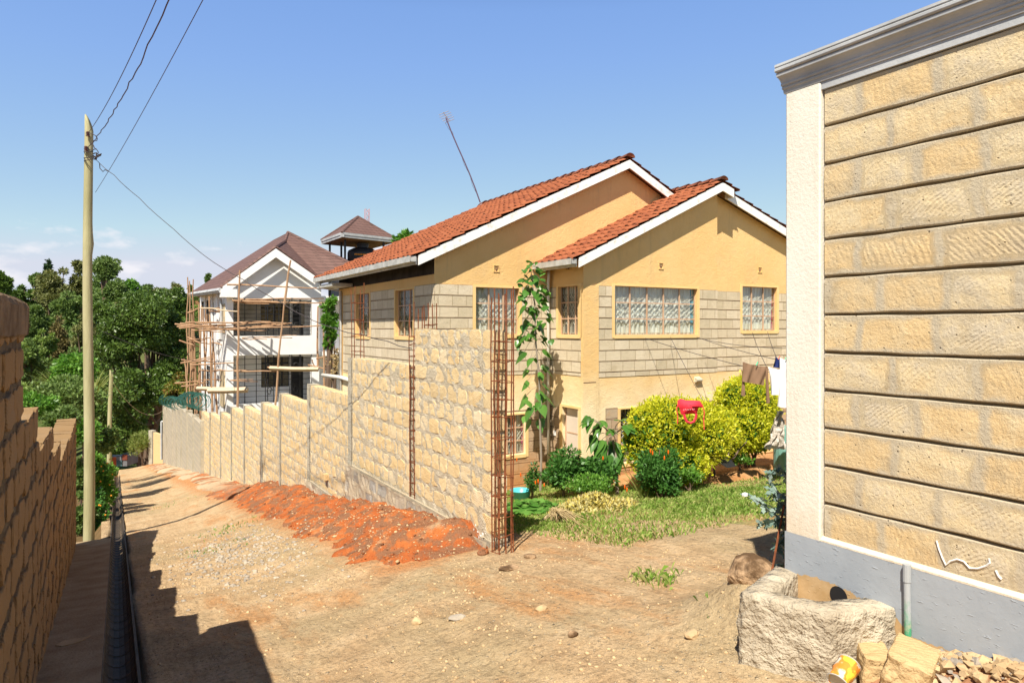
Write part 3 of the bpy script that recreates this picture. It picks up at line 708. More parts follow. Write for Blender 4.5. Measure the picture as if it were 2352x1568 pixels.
# ---------------------------------------------------------------- left wall, seen raking
LX = -.42
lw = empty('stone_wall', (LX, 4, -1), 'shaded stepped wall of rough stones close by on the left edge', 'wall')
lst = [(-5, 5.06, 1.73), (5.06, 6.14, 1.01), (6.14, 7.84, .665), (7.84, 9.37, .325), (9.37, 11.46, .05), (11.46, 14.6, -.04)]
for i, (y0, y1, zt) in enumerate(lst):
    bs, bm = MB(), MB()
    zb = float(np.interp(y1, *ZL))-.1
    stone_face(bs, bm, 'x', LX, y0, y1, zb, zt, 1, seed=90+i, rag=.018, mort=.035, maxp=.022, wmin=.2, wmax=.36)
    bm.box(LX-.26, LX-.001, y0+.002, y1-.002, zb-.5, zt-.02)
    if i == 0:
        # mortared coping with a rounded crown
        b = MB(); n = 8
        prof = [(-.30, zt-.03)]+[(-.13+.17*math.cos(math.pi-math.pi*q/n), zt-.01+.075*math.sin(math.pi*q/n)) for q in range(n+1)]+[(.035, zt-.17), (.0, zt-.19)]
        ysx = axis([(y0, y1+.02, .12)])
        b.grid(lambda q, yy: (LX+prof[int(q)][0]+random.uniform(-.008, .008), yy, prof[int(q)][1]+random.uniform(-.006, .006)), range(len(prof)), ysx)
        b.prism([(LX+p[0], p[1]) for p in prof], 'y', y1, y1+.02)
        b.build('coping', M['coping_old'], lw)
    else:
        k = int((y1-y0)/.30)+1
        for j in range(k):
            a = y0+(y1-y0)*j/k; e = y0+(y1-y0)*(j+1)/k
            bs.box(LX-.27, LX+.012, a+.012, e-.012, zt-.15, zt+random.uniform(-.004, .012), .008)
    bs.build('stones', M['quarry_old_shaded'], lw); bm.build('mortar', M['mortar_old'], lw)
# ================================================================ GREY AND CREAM BUILDING ON THE RIGHT
RX = 3.62; RY = 2.73; PY = 2.49
def m_greyplinth():
    t = NT('grey plinth paint'); o = t.sepx()
    c = t.ramp(t.noise(3, 4), (.3, (.31, .34, .38)), (.7, (.37, .40, .44)))
    # bare ochre plaster where the paint stops short of the ground and around the drain box
    hz = t.math('ADD', o[2], t.math('MULTIPLY', t.math('SUBTRACT', t.noise(4, 5, .7), .5), .14))
    lim = t.math('ADD', t.ramp(t.math('SUBTRACT', o[1], 1.5), (.47, 0.), (.66, .12)), .01)
    bare = t.math('GREATER_THAN', t.math('SUBTRACT', lim, hz), 0)
    dy = t.math('MULTIPLY', t.math('SUBTRACT', o[1], 1.72), 1.35); dz = t.math('MULTIPLY', t.math('SUBTRACT', hz, .02), 1.9)
    rr = t.math('ADD', t.math('MULTIPLY', dy, dy), t.math('MULTIPLY', dz, dz))
    f = bare
    c = t.mix(f, c, t.ramp(t.noise(12, 5, .7), (.3, (.46, .29, .13)), (.7, (.58, .40, .22))))
    t.col(c).rough(.6, .3)
    t.bump(t.noise(9, 5, .6), .2, .02); t.bump(t.ramp(t.noise(34, 3, .6, t.scale(None, (1, .5, 1.6))), (.62, 0.), (.72, 1.)), .5, .006); return t.m
M['greypaint'] = m_greyplinth()
rb = empty('roadside_building', (6.5, 0, .1), 'near building of tan dressed stone with cream corner pillar and grey painted plinth', 'building')
b = MB(); b.box(RX+.03, 10, -7, RY-.01, -.6, 3.06); b.build('core', M['groove2'], rb)
b = MB(); CH = .2196
for k in range(12):
    z0 = .357+CH*k; z1 = z0+CH
    # a course: slightly uneven front with a chamfered bottom lip over the groove
    ysx = axis([(-6.5, -.5, .5), (-.5, PY-.012, .06)])
    def cf(q, yy, z0=z0, z1=z1, k=k):
        e = .004*math.sin(yy*7+k*2.1)+.003*math.sin(yy*19+k)
        pr = [(RX+.06, z0+.008+e*.4), (RX+.002, z0+.009+e*.5), (RX-.004, z0+.016+e*.5), (RX-.006+e*.5, (z0+z1)/2), (RX-.004, z1-.010), (RX+.000, z1-.006+e*.4), (RX+.06, z1-.006)][int(q)]
        return (pr[0], yy, pr[1])
    b.grid(cf, range(7), ysx)
b.build('stone_cladding', M['bigstone'], rb)
b = MB(); b.prism([(RX-.022, PY), (RX-.028, PY+.01), (RX-.028, RY-.012), (RX-.016, RY), (RX+.3, RY), (RX+.3, PY)], 'z', .357, 3.03)
b.build('corner_pillar', M['cream'], rb)
b = MB()
b.grid(lambda u, v: (RX-.03, u, v), axis([(-6.5, RY, .1)]), [-.5, -.2, .1, .357]); b.box(RX-.028, RX+.3, -6.5, RY-.002, -.5, .3565)
b.build('plinth', M['greypaint'], rb)
b = MB(); b.prism([(RX-.03, .358), (RX-.03, .368), (RX-.008, .385), (RX+.02, .385), (RX+.02, .358)], 'y', -6.5, PY-.001); b.build('plinth_ledge', M['cream'], rb)
b = MB(); b.box(RX-.02, RX+.2, -6.5, PY-.001, 2.99, 3.07); b.build('fascia_beam', M['greytrim'], rb)
prof = [(0, 3.035), (.03, 3.035), (.034, 3.05), (.034, 3.056), (.042, 3.06), (.046, 3.068), (.042, 3.076), (.050, 3.08), (.054, 3.088), (.050, 3.096), (.052, 3.10), (.058, 3.112), (.070, 3.125), (.086, 3.134), (.088, 3.15), (.080, 3.154), (.094, 3.158), (.100, 3.165), (.100, 3.178), (.094, 3.184), (.10, 3.19), (.098, 3.205), (0, 3.21)]
b = MB()
ext = [(-6.5, 0), (RY, 1)]
n = len(prof); vs = []
for yy, corner in ext: vs += [(RX-p[0]*.95, yy+corner*p[0]*.25, p[1]) for p in prof]
vs += [(9.9, RY+p[0]*.25, p[1]) for p in prof]
b.add(vs, [(j*n+i, j*n+i+1, (j+1)*n+i+1, (j+1)*n+i) for j in range(2) for i in range(n-1)]+[tuple(range(n))])
b.box(RX, 9.9, -6.5, RY, 3.05, 3.208)
b.build('cornice', M['greytrim'], rb)
# chalk-white squiggle on the lowest course
b = MB(); pts = []
for (x, y) in [(1762, 440), (1775, 490), (1800, 555), (1825, 605), (1850, 580), (1900, 565), (1945, 580), (1985, 625), (2040, 628), (2095, 610), (2120, 590), (2115, 560)]:
    p = fx((2700+x/1.685)/1.7415, (1900+y/1.685)/1.7415, RX-.012); pts.append((RX-.010, p.y, p.z))
b.tube(pts, .0048, 5)
pts = [fx((2700+x/1.685)/1.7415, (1900+y/1.685)/1.7415, RX-.012) for x, y in [(2160, 640), (2180, 680), (2200, 700)]]; b.tube([(RX-.010, p.y, p.z) for p in pts], .006, 5)
b.build('paint_mark', M['white_splash'], rb)
# drain outlet and vertical pipe in the plinth
b = MB(); p = fx((2700+1105/1.685)/1.7415, (1900+800/1.685)/1.7415, RX-.03)
ring = [(RX-.034, p.y+.055*math.cos(t), p.z-.01+.055*math.sin(t)) for t in [2*math.pi*i/16 for i in range(16)]]
b.add(ring, [tuple(range(16))]); b.build('drain_outlet', M['black'], rb)
b = MB()
q0 = fx((2700+1560/1.685)/1.7415, (1900+600/1.685)/1.7415, RX-.055); q1 = fx((2700+1575/1.685)/1.7415, (1900+1200/1.685)/1.7415, RX-.055)
b.tube([(RX-.05, q0.y, q0.z), (RX-.05, q0.y, q0.z-.09)], .020, 12); b.tube([(RX-.05, q0.y, q0.z-.08), (RX-.055, q1.y, q1.z-.12)], .0165, 12)
b.build('conduit_pipe', M['green_pipe'], rb, smooth=False, label='upright green pipe with worn grey paint')
# ================================================================ YELLOW TILED HOUSE
XL, XB, XC, XE = 5.6, 8.35, 12.2, 17.0      # wall lines along x
YM, YF, YR, YB = 12.3, 11.1, 11.3, 18.6     # main front, front block, recessed right part, back
ZS, ZT = .62, 2.47                           # bottom and top of the upper stone band
ZQ = -.08                                    # top of the lower stone
house = empty('tiled_house', (10.5, 14, -1.8), 'ochre house with grey stone bands and orange clay tile roof', 'house')
def rmain(x): return 3.0+(x-5.13)*.474 if x < 10.39 else 5.49-(x-10.39)*.474
def rsec(x): return 3.0+(x-8.03)*.474 if x < 12.12 else 4.94-(x-12.12)*.335
# ---- windows: measured on their walls
def rect(plane, c, u0, v0, u1, v1):
    f = fy if plane == 'y' else fx
    a, b_ = f(u0, v0, c), f(u1, v1, c); h = (lambda p: p.x) if plane == 'y' else (lambda p: p.y)
    return (min(h(a), h(b_)), max(h(a), h(b_)), min(a.z, b_.z), max(a.z, b_.z))
def s2(x, y): return ((2000+x/1.96)/1.7415, (600+y/1.96)/1.7415)
wins = []
def addw(plane, c, u0, v0, u1, v1, cols, rows, cur, zt=None, zb=None, **k):
    h0, h1, z0, z1 = rect(plane, c, u0, v0, u1, v1)
    wins.append(dict(plane=plane, c=c, h=(h0, h1), z=(zb if zb is not None else z0, zt if zt is not None else z1), cols=cols, rows=rows, cur=cur, **k))
addw('y', YF, 1411, 656, 1601, 768, 5, 3, 'curtain', label='wide five-light window with white net curtain', side='curtain_blue')
addw('y', YR, 1704, 657, 1784, 759, 3, 3, 'curtain', side='curtain_pink', label='three-light window with a pink curtain edge')
addw('x', XB, 1283, 659, 1333, 769, 3, 3, 'darkroom', label='dark three-light window on the side return')
addw('y', YM, 1092, 659, 1192, 768, 3, 3, 'curtain')
addw('x', XL, 909, 668, 950, 773, 3, 3, 'darkroom')
addw('x', XL, 819, 676, 850, 772, 3, 3, 'darkroom')
addw('y', YM, 1148, 955, 1207, 1041, 3, 3, 'curtain_dim', side='curtain_pink', label='lower window with pink curtain behind the rebar')
addw('y', YF, 1424, 940, 1540, 1049, 4, 3, 'darkroom')
addw('y', YR, 1715, 965, 1772, 1030, 3, 2, 'curtain_dim')
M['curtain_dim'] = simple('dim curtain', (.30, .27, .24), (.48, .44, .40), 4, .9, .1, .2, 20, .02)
M['surround'] = simple('ochre window surround', (.76, .52, .22), (.82, .58, .28), 3, .85, .2, .3, 50, .006)
dh0, dh1, dz0, dz1 = rect('x', XB, 1292, 933, 1330, 1100)
door = dict(h=(dh0, dh1), z=(-2.6, dz1))
def cells(b, plane, c, th, h0, h1, z0, z1, ops):
    """wall slab with real openings; the outer face lies at c, thickness goes inward"""
    hs_ = sorted({h0, h1}|{min(max(v, h0), h1) for o in ops for v in o[:2]}); zs = sorted({z0, z1}|{min(max(v, z0), z1) for o in ops for v in o[2:]})
    for i in range(len(hs_)-1):
        for j in range(len(zs)-1):
            hm, zm = (hs_[i]+hs_[i+1])/2, (zs[j]+zs[j+1])/2
            if any(o[0] < hm < o[1] and o[2] < zm < o[3] for o in ops): continue
            if plane == 'y': b.box(hs_[i], hs_[i+1], c, c+th, zs[j], zs[j+1])
            else: b.box(c, c+th, hs_[i], hs_[i+1], zs[j], zs[j+1])
def ops_for(plane, c, grow=0):
    r = [(w['h'][0]-grow, w['h'][1]+grow, w['z'][0]-grow, w['z'][1]+grow) for w in wins if w['plane'] == plane and w['c'] == c]
    if plane == 'x' and c == XB: r.append((door['h'][0]-grow, door['h'][1]+grow, -3, door['z'][1]+grow))
    return r
b = MB(); ZG = -2.8
cells(b, 'y', YM, .2, XL, XB+.0, ZG, 2.75, ops_for('y', YM))
cells(b, 'y', YF, .2, XB, XC, ZG, 2.75, ops_for('y', YF))
cells(b, 'y', YR, .2, XC, XE, ZG, 2.75, ops_for('y', YR))
cells(b, 'x', XL, .2, YM+.2, YB, ZG, 2.75, ops_for('x', XL))
cells(b, 'x', XB, .2, YF+.2, YM, ZG, 2.75, ops_for('x', XB))
b.box(XC-.2, XC, YF+.2, YR, ZG, 2.75)
# gables
b.prism([(XL, 2.75), (XL, rmain(XL)-.14), (10.39, 5.35), (12.6, rmain(12.6)-.14), (12.6, 2.75)], 'y', YM, YM+.2)
b.prism([(XB, 2.75), (XB, rsec(XB)-.14), (12.12, 4.8), (XC, rsec(XC)-.14), (XC, 2.75)], 'y', YF, YF+.2)
b.prism([(XC, 2.75), (XC, rsec(XC)-.14), (XE, rsec(XE)-.14), (XE, 2.75)], 'y', YR, YR+.2)
b.box(XB, XB+.2, YF+.2, YM, 2.75, rsec(XB)-.12); b.box(XL, XL+.2, YM+.2, YB, 2.75, rmain(XL)-.12)
b.box(XC-.2, XC, YF+.2, YR, 2.75, 4.7)
# back and far end walls
b.box(XL+.2, XE, YB-.2, YB, ZG, 2.75); b.prism([(XL+.2, 2.75), (XL+.2, 3.1), (10.39, 5.35), (15.5, 2.9), (15.5, 2.75)], 'y', YB-.2, YB)
b.box(XE-.2, XE, YR+.2, YB-.2, ZG, 3.1)
b.build('wall', M['plaster'], house)
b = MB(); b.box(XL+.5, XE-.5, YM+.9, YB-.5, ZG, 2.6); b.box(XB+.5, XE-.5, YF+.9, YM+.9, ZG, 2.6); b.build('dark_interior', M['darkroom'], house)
def clad(plane, c, h0, h1, z0, z1, ops, mat, name='stone_cladding'):
    b = MB(); bg_ = MB(); th = .012
    cut = sorted({h0, h1}|{min(max(v, h0), h1) for o in ops for v in o[:2]})
    for i in range(len(cut)-1):
        hm = (cut[i]+cut[i+1])/2
        # vertical free intervals
        iv = [(z0, z1)]
        for o in ops:
            if o[0] < hm < o[1]:
                nv = []
                for a, e in iv:
                    if o[2] > a: nv.append((a, min(e, o[2])))
                    if o[3] < e: nv.append((max(a, o[3]), e))
                iv = [q for q in nv if q[1]-q[0] > .01]
        for a, e in iv:
            if plane == 'y': bg_.box(cut[i], cut[i+1], c-.004, c+.001, a, e)
            else: bg_.box(c-.004, c+.001, cut[i], cut[i+1], a, e)
            k = 0
            while z1-.2235*k > z0:
                t = z1-.2235*k; s = t-.2235
                q0, q1 = max(s+.007, a), min(t-.007, e)
                if q1-q0 > .02:
                    n = max(1, int((cut[i+1]-cut[i])/.4))
                    for m in range(n):
                        A = cut[i]+(cut[i+1]-cut[i])*m/n; E = cut[i]+(cut[i+1]-cut[i])*(m+1)/n
                        d = th+.0015*math.sin(m*7.3+k*3.1)
                        if plane == 'y': b.box(A, E, c-d, c, q0+.002*math.sin(A*5+k), q1)
                        else: b.box(c-d, c, A, E, q0+.002*math.sin(A*5+k), q1)
                k += 1
    o = b.build(name, mat, house); bg_.build('stone_joint', M['groove'], house)
    return o
g = .07
clad('y', YM, XL+.0, XB-.001, ZS, ZT, ops_for('y', YM, g), M['housestone'])
clad('x', XL, YM, YB-1.6+1.2, ZS-.2, ZT, ops_for('x', XL, g), M['housestone'])
clad('x', XB, YF+.06, YM-.002, ZS, ZT, ops_for('x', XB, g), M['housestone'])
xw0 = fy(1374, 800, YF).x
clad('y', YF, xw0, XC-.001, .585, ZT, ops_for('y', YF, g), M['housestone'])
clad('y', YR, XC+.001, XE, .585, ZT, ops_for('y', YR, g), M['housestone'])
clad('y', YM, XL, XB-.001, -2.4, -.14, ops_for('y', YM, g), M['lowstone'])
clad('x', XB, YF+.06, max(YF+.07, door['h'][0]-.09), -2.4, ZQ, [], M['lowstone'])
clad('x', XB, door['h'][1]+.09, YM-.002, -2.4, ZQ, [], M['lowstone'])
clad('y', YF, fy(1391, 940, YF).x, XC-.001, -2.4, ZQ+.02, ops_for('y', YF, g), M['lowstone'])
clad('y', YR, XC+.001, XE, -2.4, ZQ+.02, ops_for('y', YR, g), M['lowstone'])
clad('x', XL, YM, YB, -2.4, -.45, ops_for('x', XL, g), M['housestone'])
# raised corner strip and near-black band under the eave
b = MB(); b.box(XB-.022, xw0-.002, YF-.022, YF, -2.6, 2.47); b.box(XB-.022, XB, YF, YF+.06, -2.6, 2.47); b.build('corner_strip', M['plaster'], house)
b = MB(); b.box(XL-.006, XL, YM+.002, YB, 2.66, 3.02); b.build('eave_band', M['flatblack'], house)
def make_window(w):
    pl, c = w['plane'], w['c']; h0, h1 = w['h']; z0, z1 = w['z']
    def bx(b, a0, a1, d0, d1, q0, q1):
        if pl == 'y': b.box(a0, a1, c+d0, c+d1, q0, q1)
        else: b.box(c+d0, c+d1, a0, a1, q0, q1)
    def mp_(h, d, z): return (h, c+d, z) if pl == 'y' else (c+d, h, z)
    b = MB(); s = .062
    bx(b, h0-s, h0, -.022, .0, z0-s, z1+.03); bx(b, h1, h1+s, -.022, .0, z0-s, z1+.03)
    bx(b, h0, h1, -.034, .0, z0-s-.01, z0-.0); bx(b, h0, h1, -.018, .0, z1, z1+.03)
    win = b.build('window', M['surround'], house)
    if w.get('label'): win['label'] = w['label']
    b = MB(); n, r = w['cols'], w['rows']; f = .017; D = .06
    for i in range(n+1):
        x = h0+(h1-h0)*i/n; k = f if i in (0, n) else f*.8
        bx(b, max(x-k, h0), min(x+k, h1), D, D+.03, z0, z1)
    zs = [z0+(z1-z0)*j/r for j in range(r+1)]
    for j, z in enumerate(zs): bx(b, h0, h1, D+.004, D+.026, max(z-f*.7, z0), min(z+f*.7, z1))
    b.build('frame', M['frame'], win)
    b = MB(); bx(b, h0+.01, h1-.01, D+.012, D+.016, z0+.01, z1-.01); b.build('pane', M['glass'], win)
    b = MB(); DG = D+.045; t = .008
    def bar(p, q): b.tube([mp_(p[0], DG, p[1]), mp_(q[0], DG, q[1])], t, 4, False)
    for i in range(n):
        a = h0+(h1-h0)*i/n; e = h0+(h1-h0)*(i+1)/n; m = (a+e)/2; q = (e-a)
        for j in range(r):
            lo, hi = zs[j], zs[j+1]; H = hi-lo
            if j == r-1:   # chevrons pointing down
                for o_ in (0, .22): bar((a+.02, lo+H*(.62-o_)), (m, lo+H*(.22-o_*.6))); bar((m, lo+H*(.22-o_*.6)), (e-.02, lo+H*(.62-o_)))
                for o_ in (.12, .35, .65, .88): bar((a+q*o_, lo+H*.55), (a+q*o_, hi))
            elif j == 0 and r > 1:
                bar((a+.02, lo+H*.55), (m, hi-.01)); bar((m, hi-.01), (e-.02, lo+H*.55))
                bar((a+q*.3, lo+H*.15), (a+q*.3, lo+H*.6)); bar((a+q*.7, lo+H*.15), (a+q*.7, lo+H*.6)); bar((a+q*.3, lo+H*.6), (m, lo+H*.8)); bar((m, lo+H*.8), (a+q*.7, lo+H*.6))
                bar((a, lo+H*.12), (e, lo+H*.12)); bar((a+q*.12, lo), (a+q*.12, lo+H*.5)); bar((a+q*.88, lo), (a+q*.88, lo+H*.5))
            else:
                for o_ in (-.33, 0, .33):
                    bar((a+q*max(0, o_), lo+H*max(0, -o_)), (a+q*min(1, 1+o_), lo+H*min(1, 1-o_)))
                    bar((a+q*max(0, o_), hi-H*max(0, -o_)), (a+q*min(1, 1+o_), hi-H*min(1, 1-o_)))
    b.build('grille', M['grille'], win)
    D2 = .125; b = MB(); nn = int((h1-h0)/.02)
    if w['cur'] != 'darkroom' or True:
        def cf(hh, z):
            ed = (hh-h0)/(h1-h0)
            return mp_(hh, D2+.018*math.sin(hh*46+1.5*math.sin(z*2.1+hh*3))+.008*math.sin(hh*90), z)
        part = w.get('side'); hx = h1-(h1-h0)*(.045 if part else 0)
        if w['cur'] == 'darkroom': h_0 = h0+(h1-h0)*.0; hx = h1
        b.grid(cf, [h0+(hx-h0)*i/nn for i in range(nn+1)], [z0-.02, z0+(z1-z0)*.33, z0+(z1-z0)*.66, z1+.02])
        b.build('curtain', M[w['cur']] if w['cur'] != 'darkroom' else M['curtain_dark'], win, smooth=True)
        if part:
            b = MB(); b.grid(cf, [hx+(h1-hx)*i/6 for i in range(7)], [z0-.02, z1+.02]); b.build('curtain', M[part], win, smooth=True)
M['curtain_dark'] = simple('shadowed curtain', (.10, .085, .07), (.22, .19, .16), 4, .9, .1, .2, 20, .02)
for w in wins: make_window(w)
# door on the side return
h0, h1 = door['h']; zt = door['z'][1]
b = MB()
b.box(XB-.02, XB, h0-.085, h0, -2.6, zt+.05); b.box(XB-.02, XB, h1, h1+.085, -2.6, zt+.05); b.box(XB-.02, XB, h0, h1, zt, zt+.05); b.build('door_surround', M['surround'], house)
b = MB(); d = .085
b.box(XB+d, XB+d+.03, h0+.03, h1-.03, -2.5, zt-.03)
dr = b.build('door', M['door'], house)
b = MB(); b.box(XB+d-.02, XB+d+.05, h0, h0+.03, -2.5, zt); b.box(XB+d-.02, XB+d+.05, h1-.03, h1, -2.5, zt); b.box(XB+d-.02, XB+d+.05, h0+.03, h1-.03, zt-.03, zt)
for z in (zt-.55, zt-.56-.52, zt-1.63): b.box(XB+d-.006, XB+d, h0+.05, h1-.05, z, z+.028)
b.build('door_frame', M['frame'], dr)
p = fx(1276, 993, XB); b = MB(); b.box(XB-.03, XB-.012, p.y-.035, p.y+.035, p.z-.06, p.z+.04); b.box(XB-.036, XB-.03, p.y-.012, p.y+.012, p.z-.03, p.z-.01); b.build('bell_switch', M['white'], house)
# ventilation blocks with fan-shaped slots
for (pl, c, u, v) in (('y', YM, 1140, 617), ('x', XB, 1306, 613), ('y', YF, 1518, 611), ('y', YR, 1745, 620)):
    p = (fy if pl == 'y' else fx)(u, v, c); b = MB(); s = .072
    h = p.x if pl == 'y' else p.y
    def bb(a0, a1, d0, d1, q0, q1):
        if pl == 'y': b.box(a0, a1, c+d0, c+d1, q0, q1)
        else: b.box(c+d0, c+d1, a0, a1, q0, q1)
    bb(h-s, h-s+.014, -.016, 0, p.z-s, p.z+s); bb(h+s-.014, h+s, -.016, 0, p.z-s, p.z+s); bb(h-s+.014, h+s-.014, -.016, 0, p.z-s, p.z-s+.014); bb(h-s+.014, h+s-.014, -.016, 0, p.z+s-.012, p.z+s)
    vb = b.build('vent_block', M['plaster'], house)
    b = MB()
    for t in (-.6, -.3, 0, .3, .6):
        q = Vector((0, -.055)); e = Vector((math.sin(t)*.10, -.055+math.cos(t)*.10))
        w_ = .007; A = [(q.x-w_*.4, q.y), (q.x+w_*.4, q.y), (e.x+w_, min(e.y, .05)), (e.x-w_, min(e.y, .05))]
        if pl == 'y': b.prism([(h+x, p.z+z) for x, z in A], 'y', c-.004, c+.001)
        else: b.prism([(h+x, p.z+z) for x, z in A], 'x', c-.004, c+.001)
    b.build('vent_slots', M['groove'], vb)
# wall lamps
for (c, u, v, wd) in ((YF, 1601, 871, .085), (YM, 1150, 888, .05)):
    p = fy(u, v, c); b = MB(); b.box(p.x-wd, p.x+wd, c-.02, c, p.z-.05, p.z+.06); lmp = b.build('wall_lamp', M['pvc'] if wd > .06 else M['black'], house)
    b = MB(); b.grid(lambda a, t: (p.x+a*wd*1.05, c-.02-.07*math.sin(t), p.z-.01+.052*math.cos(t)), [-1, -.9, .9, 1], [math.pi*i/8 for i in range(9)])
    for s in (-1, 1): b.add([(p.x+s*wd*1.05, c-.02-.07*math.sin(math.pi*i/8), p.z-.01+.052*math.cos(math.pi*i/8)) for i in range(9)], [tuple(range(9))])
    b.build('lamp_glass', M['lampglass'] if wd > .06 else M['white_splash'], lmp) if 'lampglass' in M else b.build('lamp_glass', simple('ribbed lamp glass', (.42, .38, .27), (.60, .55, .42), 30, .3, .5, .3, 60, .01), lmp)
# cables, ledge and downpipes
p = fx(1332, 838, XB); b = MB(); pp = fy(1335, 879, YF); b.box(XB-.02, XB+.30, YF-.024, YF-.02, pp.z-.01, pp.z+.01); b.build('rust_streak', M['groove'], house)
b = MB(); xx = fx(1265, 800, XB-.10)
b.tube([(XB-.09, YM-.08, 2.86), (XB-.09, YM-.08, 2.70), (XB-.09, YM-.06, 2.6), (XB-.09, YM-.06, -2.2)], .033, 8); b.build('downpipe', M['pvc'], house, smooth=True)
b = MB(); p = fx(795, 875, XL); b.tube([(XL-.05, p.y-.9, p.z+.05), (XL-.05, p.y+.3, p.z+.08), (XL-.3, p.y+1.2, p.z+.1)], .055, 8); b.build('waste_pipe', M['pvc'], house, smooth=True)
p = fy(770, 640, YB); b = MB(); b.tube([(5.05, YB-.1, 2.86), (5.05, YB-.1, 2.7), (XL-.05, YB-.3, 2.6), (XL-.05, YB-.3, -2)], .04, 8); b.build('downpipe', M['gutter'], house, smooth=True)
# ---------------------------------------------------------------- tiled roofs
HOL_SHADE = MB()
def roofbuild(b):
    global HOL_SHADE
    k = len(HOL_SHADE.f); V = np.concatenate(HOL_SHADE.v); b.addarr(V, np.arange(k*7).reshape(k, 7)); HOL_SHADE = MB()
    o = b.build('roof', M['tile'], house); o.data.materials.append(M['flatblack']); n = len(o.data.polygons)  # second slot: near-black half-discs paint the shade inside the tile rolls
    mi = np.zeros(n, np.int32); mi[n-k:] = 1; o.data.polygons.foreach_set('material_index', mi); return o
def tiles(b, x0, z0, x1, z1, y0, y1, per=.235, course=.315, amp=.042, drop=.032, seed=0):
    """slope from eave (x0,z0) up to ridge (x1,z1), tiles run down the slope, rolls repeat along y"""
    rs = np.random.default_rng(seed)
    L = math.hypot(x1-x0, z1-z0); dx, dz = (x1-x0)/L, (z1-z0)/L; nx, nz = -dz*np.sign(dx), abs(dx)
    nc = int(round(L/course)); cl = L/nc; nt = int(round((y1-y0)/per)); pw = (y1-y0)/nt
    prof = [(0, 0), (.16, .05), (.30, .55), (.42, .95), (.52, 1.0), (.64, .9), (.76, .5), (.90, .05)]
    for k in range(nc):
        s0, s1 = k*cl-.03, (k+1)*cl
        jit = rs.normal(0, .004, nt); js = rs.normal(0, .006, nt)
        ys_, hh, jj, sj = [], [], [], []
        for t in range(nt):
            for a, h in prof:
                ys_.append(y0+(t+a)*pw); hh.append(h*amp); jj.append(jit[t]); sj.append(js[t])
        ys_.append(y1); hh.append(0); jj.append(0); sj.append(0)
        ys_, hh, jj, sj = map(np.array, (ys_, hh, jj, sj)); n = len(ys_)
        rows = []
        for s, up, lo in ((s0, 0, -.012), (s0, 1, 0), (s1, 2, 0)):
            S = s+sj*(up < 2)
            off = (drop+hh if up == 1 else (hh*.0+lo if up == 0 else hh*.75))+jj
            rows.append(np.stack([x0+dx*S+nx*off, ys_, z0+dz*S+nz*off], -1))
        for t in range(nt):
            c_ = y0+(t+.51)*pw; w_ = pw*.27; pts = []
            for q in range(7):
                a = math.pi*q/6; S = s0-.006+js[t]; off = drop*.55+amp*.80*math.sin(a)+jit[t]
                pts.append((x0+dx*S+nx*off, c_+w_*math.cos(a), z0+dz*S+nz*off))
            HOL_SHADE.add(pts, [tuple(range(7))])
        V = np.concatenate(rows); idx = np.arange(3*n).reshape(3, n)
        F = np.stack([idx[:-1, :-1], idx[:-1, 1:], idx[1:, 1:], idx[1:, :-1]], -1).reshape(-1, 4)
        b.addarr(V, F)
def ridge(b, x, z, y0, y1, L=.36, r=.105, seed=0):
    rs = random.Random(seed); y = y0
    while y < y1:
        a = 7; vs = []
        for yy, rr, dz in ((y-.03, r*1.12, .018), (y+L, r*.92, 0)):
            rr *= rs.uniform(.95, 1.05)
            vs += [(x-rr*1.1*math.cos(math.pi*i/a), yy, z+dz+rr*.8*math.sin(math.pi*i/a)+rs.uniform(-.004, .004)) for i in range(a+1)]
        n = a+1; b.add(vs, [(i, i+1, n+i+1, n+i) for i in range(a)]+[tuple(range(n))]); y += L
YE = 18.95
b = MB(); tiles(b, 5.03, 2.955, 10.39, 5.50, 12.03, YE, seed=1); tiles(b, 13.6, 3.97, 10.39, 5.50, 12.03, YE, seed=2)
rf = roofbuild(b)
b = MB(); ridge(b, 10.39, 5.50, 12.05, YE); b.build('ridge_tiles', M['tile_dark'], rf, smooth=True)
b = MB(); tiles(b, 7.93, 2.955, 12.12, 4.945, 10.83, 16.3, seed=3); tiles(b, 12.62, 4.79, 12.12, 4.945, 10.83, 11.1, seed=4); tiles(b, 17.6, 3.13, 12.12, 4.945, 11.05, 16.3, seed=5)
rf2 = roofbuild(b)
b = MB(); ridge(b, 12.12, 4.95, 10.84, 16, seed=3); b.build('ridge_tiles', M['tile_dark'], rf2, smooth=True)
# mortar verge under the tiles, soffits
b = MB()
def slab(b, pts, y0, y1): b.prism(pts, 'y', y0, y1)
slab(b, [(5.1, 2.95), (10.39, 5.46), (13.6, 3.93), (13.6, 3.86), (10.39, 5.39), (5.1, 2.88)], 12.09, YE-.06)
slab(b, [(8.0, 2.95), (12.12, 4.905), (12.12, 4.83), (8.0, 2.88)], 10.90, 16.2)
slab(b, [(12.12, 4.905), (17.5, 3.10), (17.5, 3.03), (12.12, 4.83)], 11.10, 16.2)
slab(b, [(12.125, 4.903), (12.55, 4.76), (12.55, 4.69), (12.125, 4.828)], 10.90, 11.098)
b.build('roof_deck', M['groove'], house)
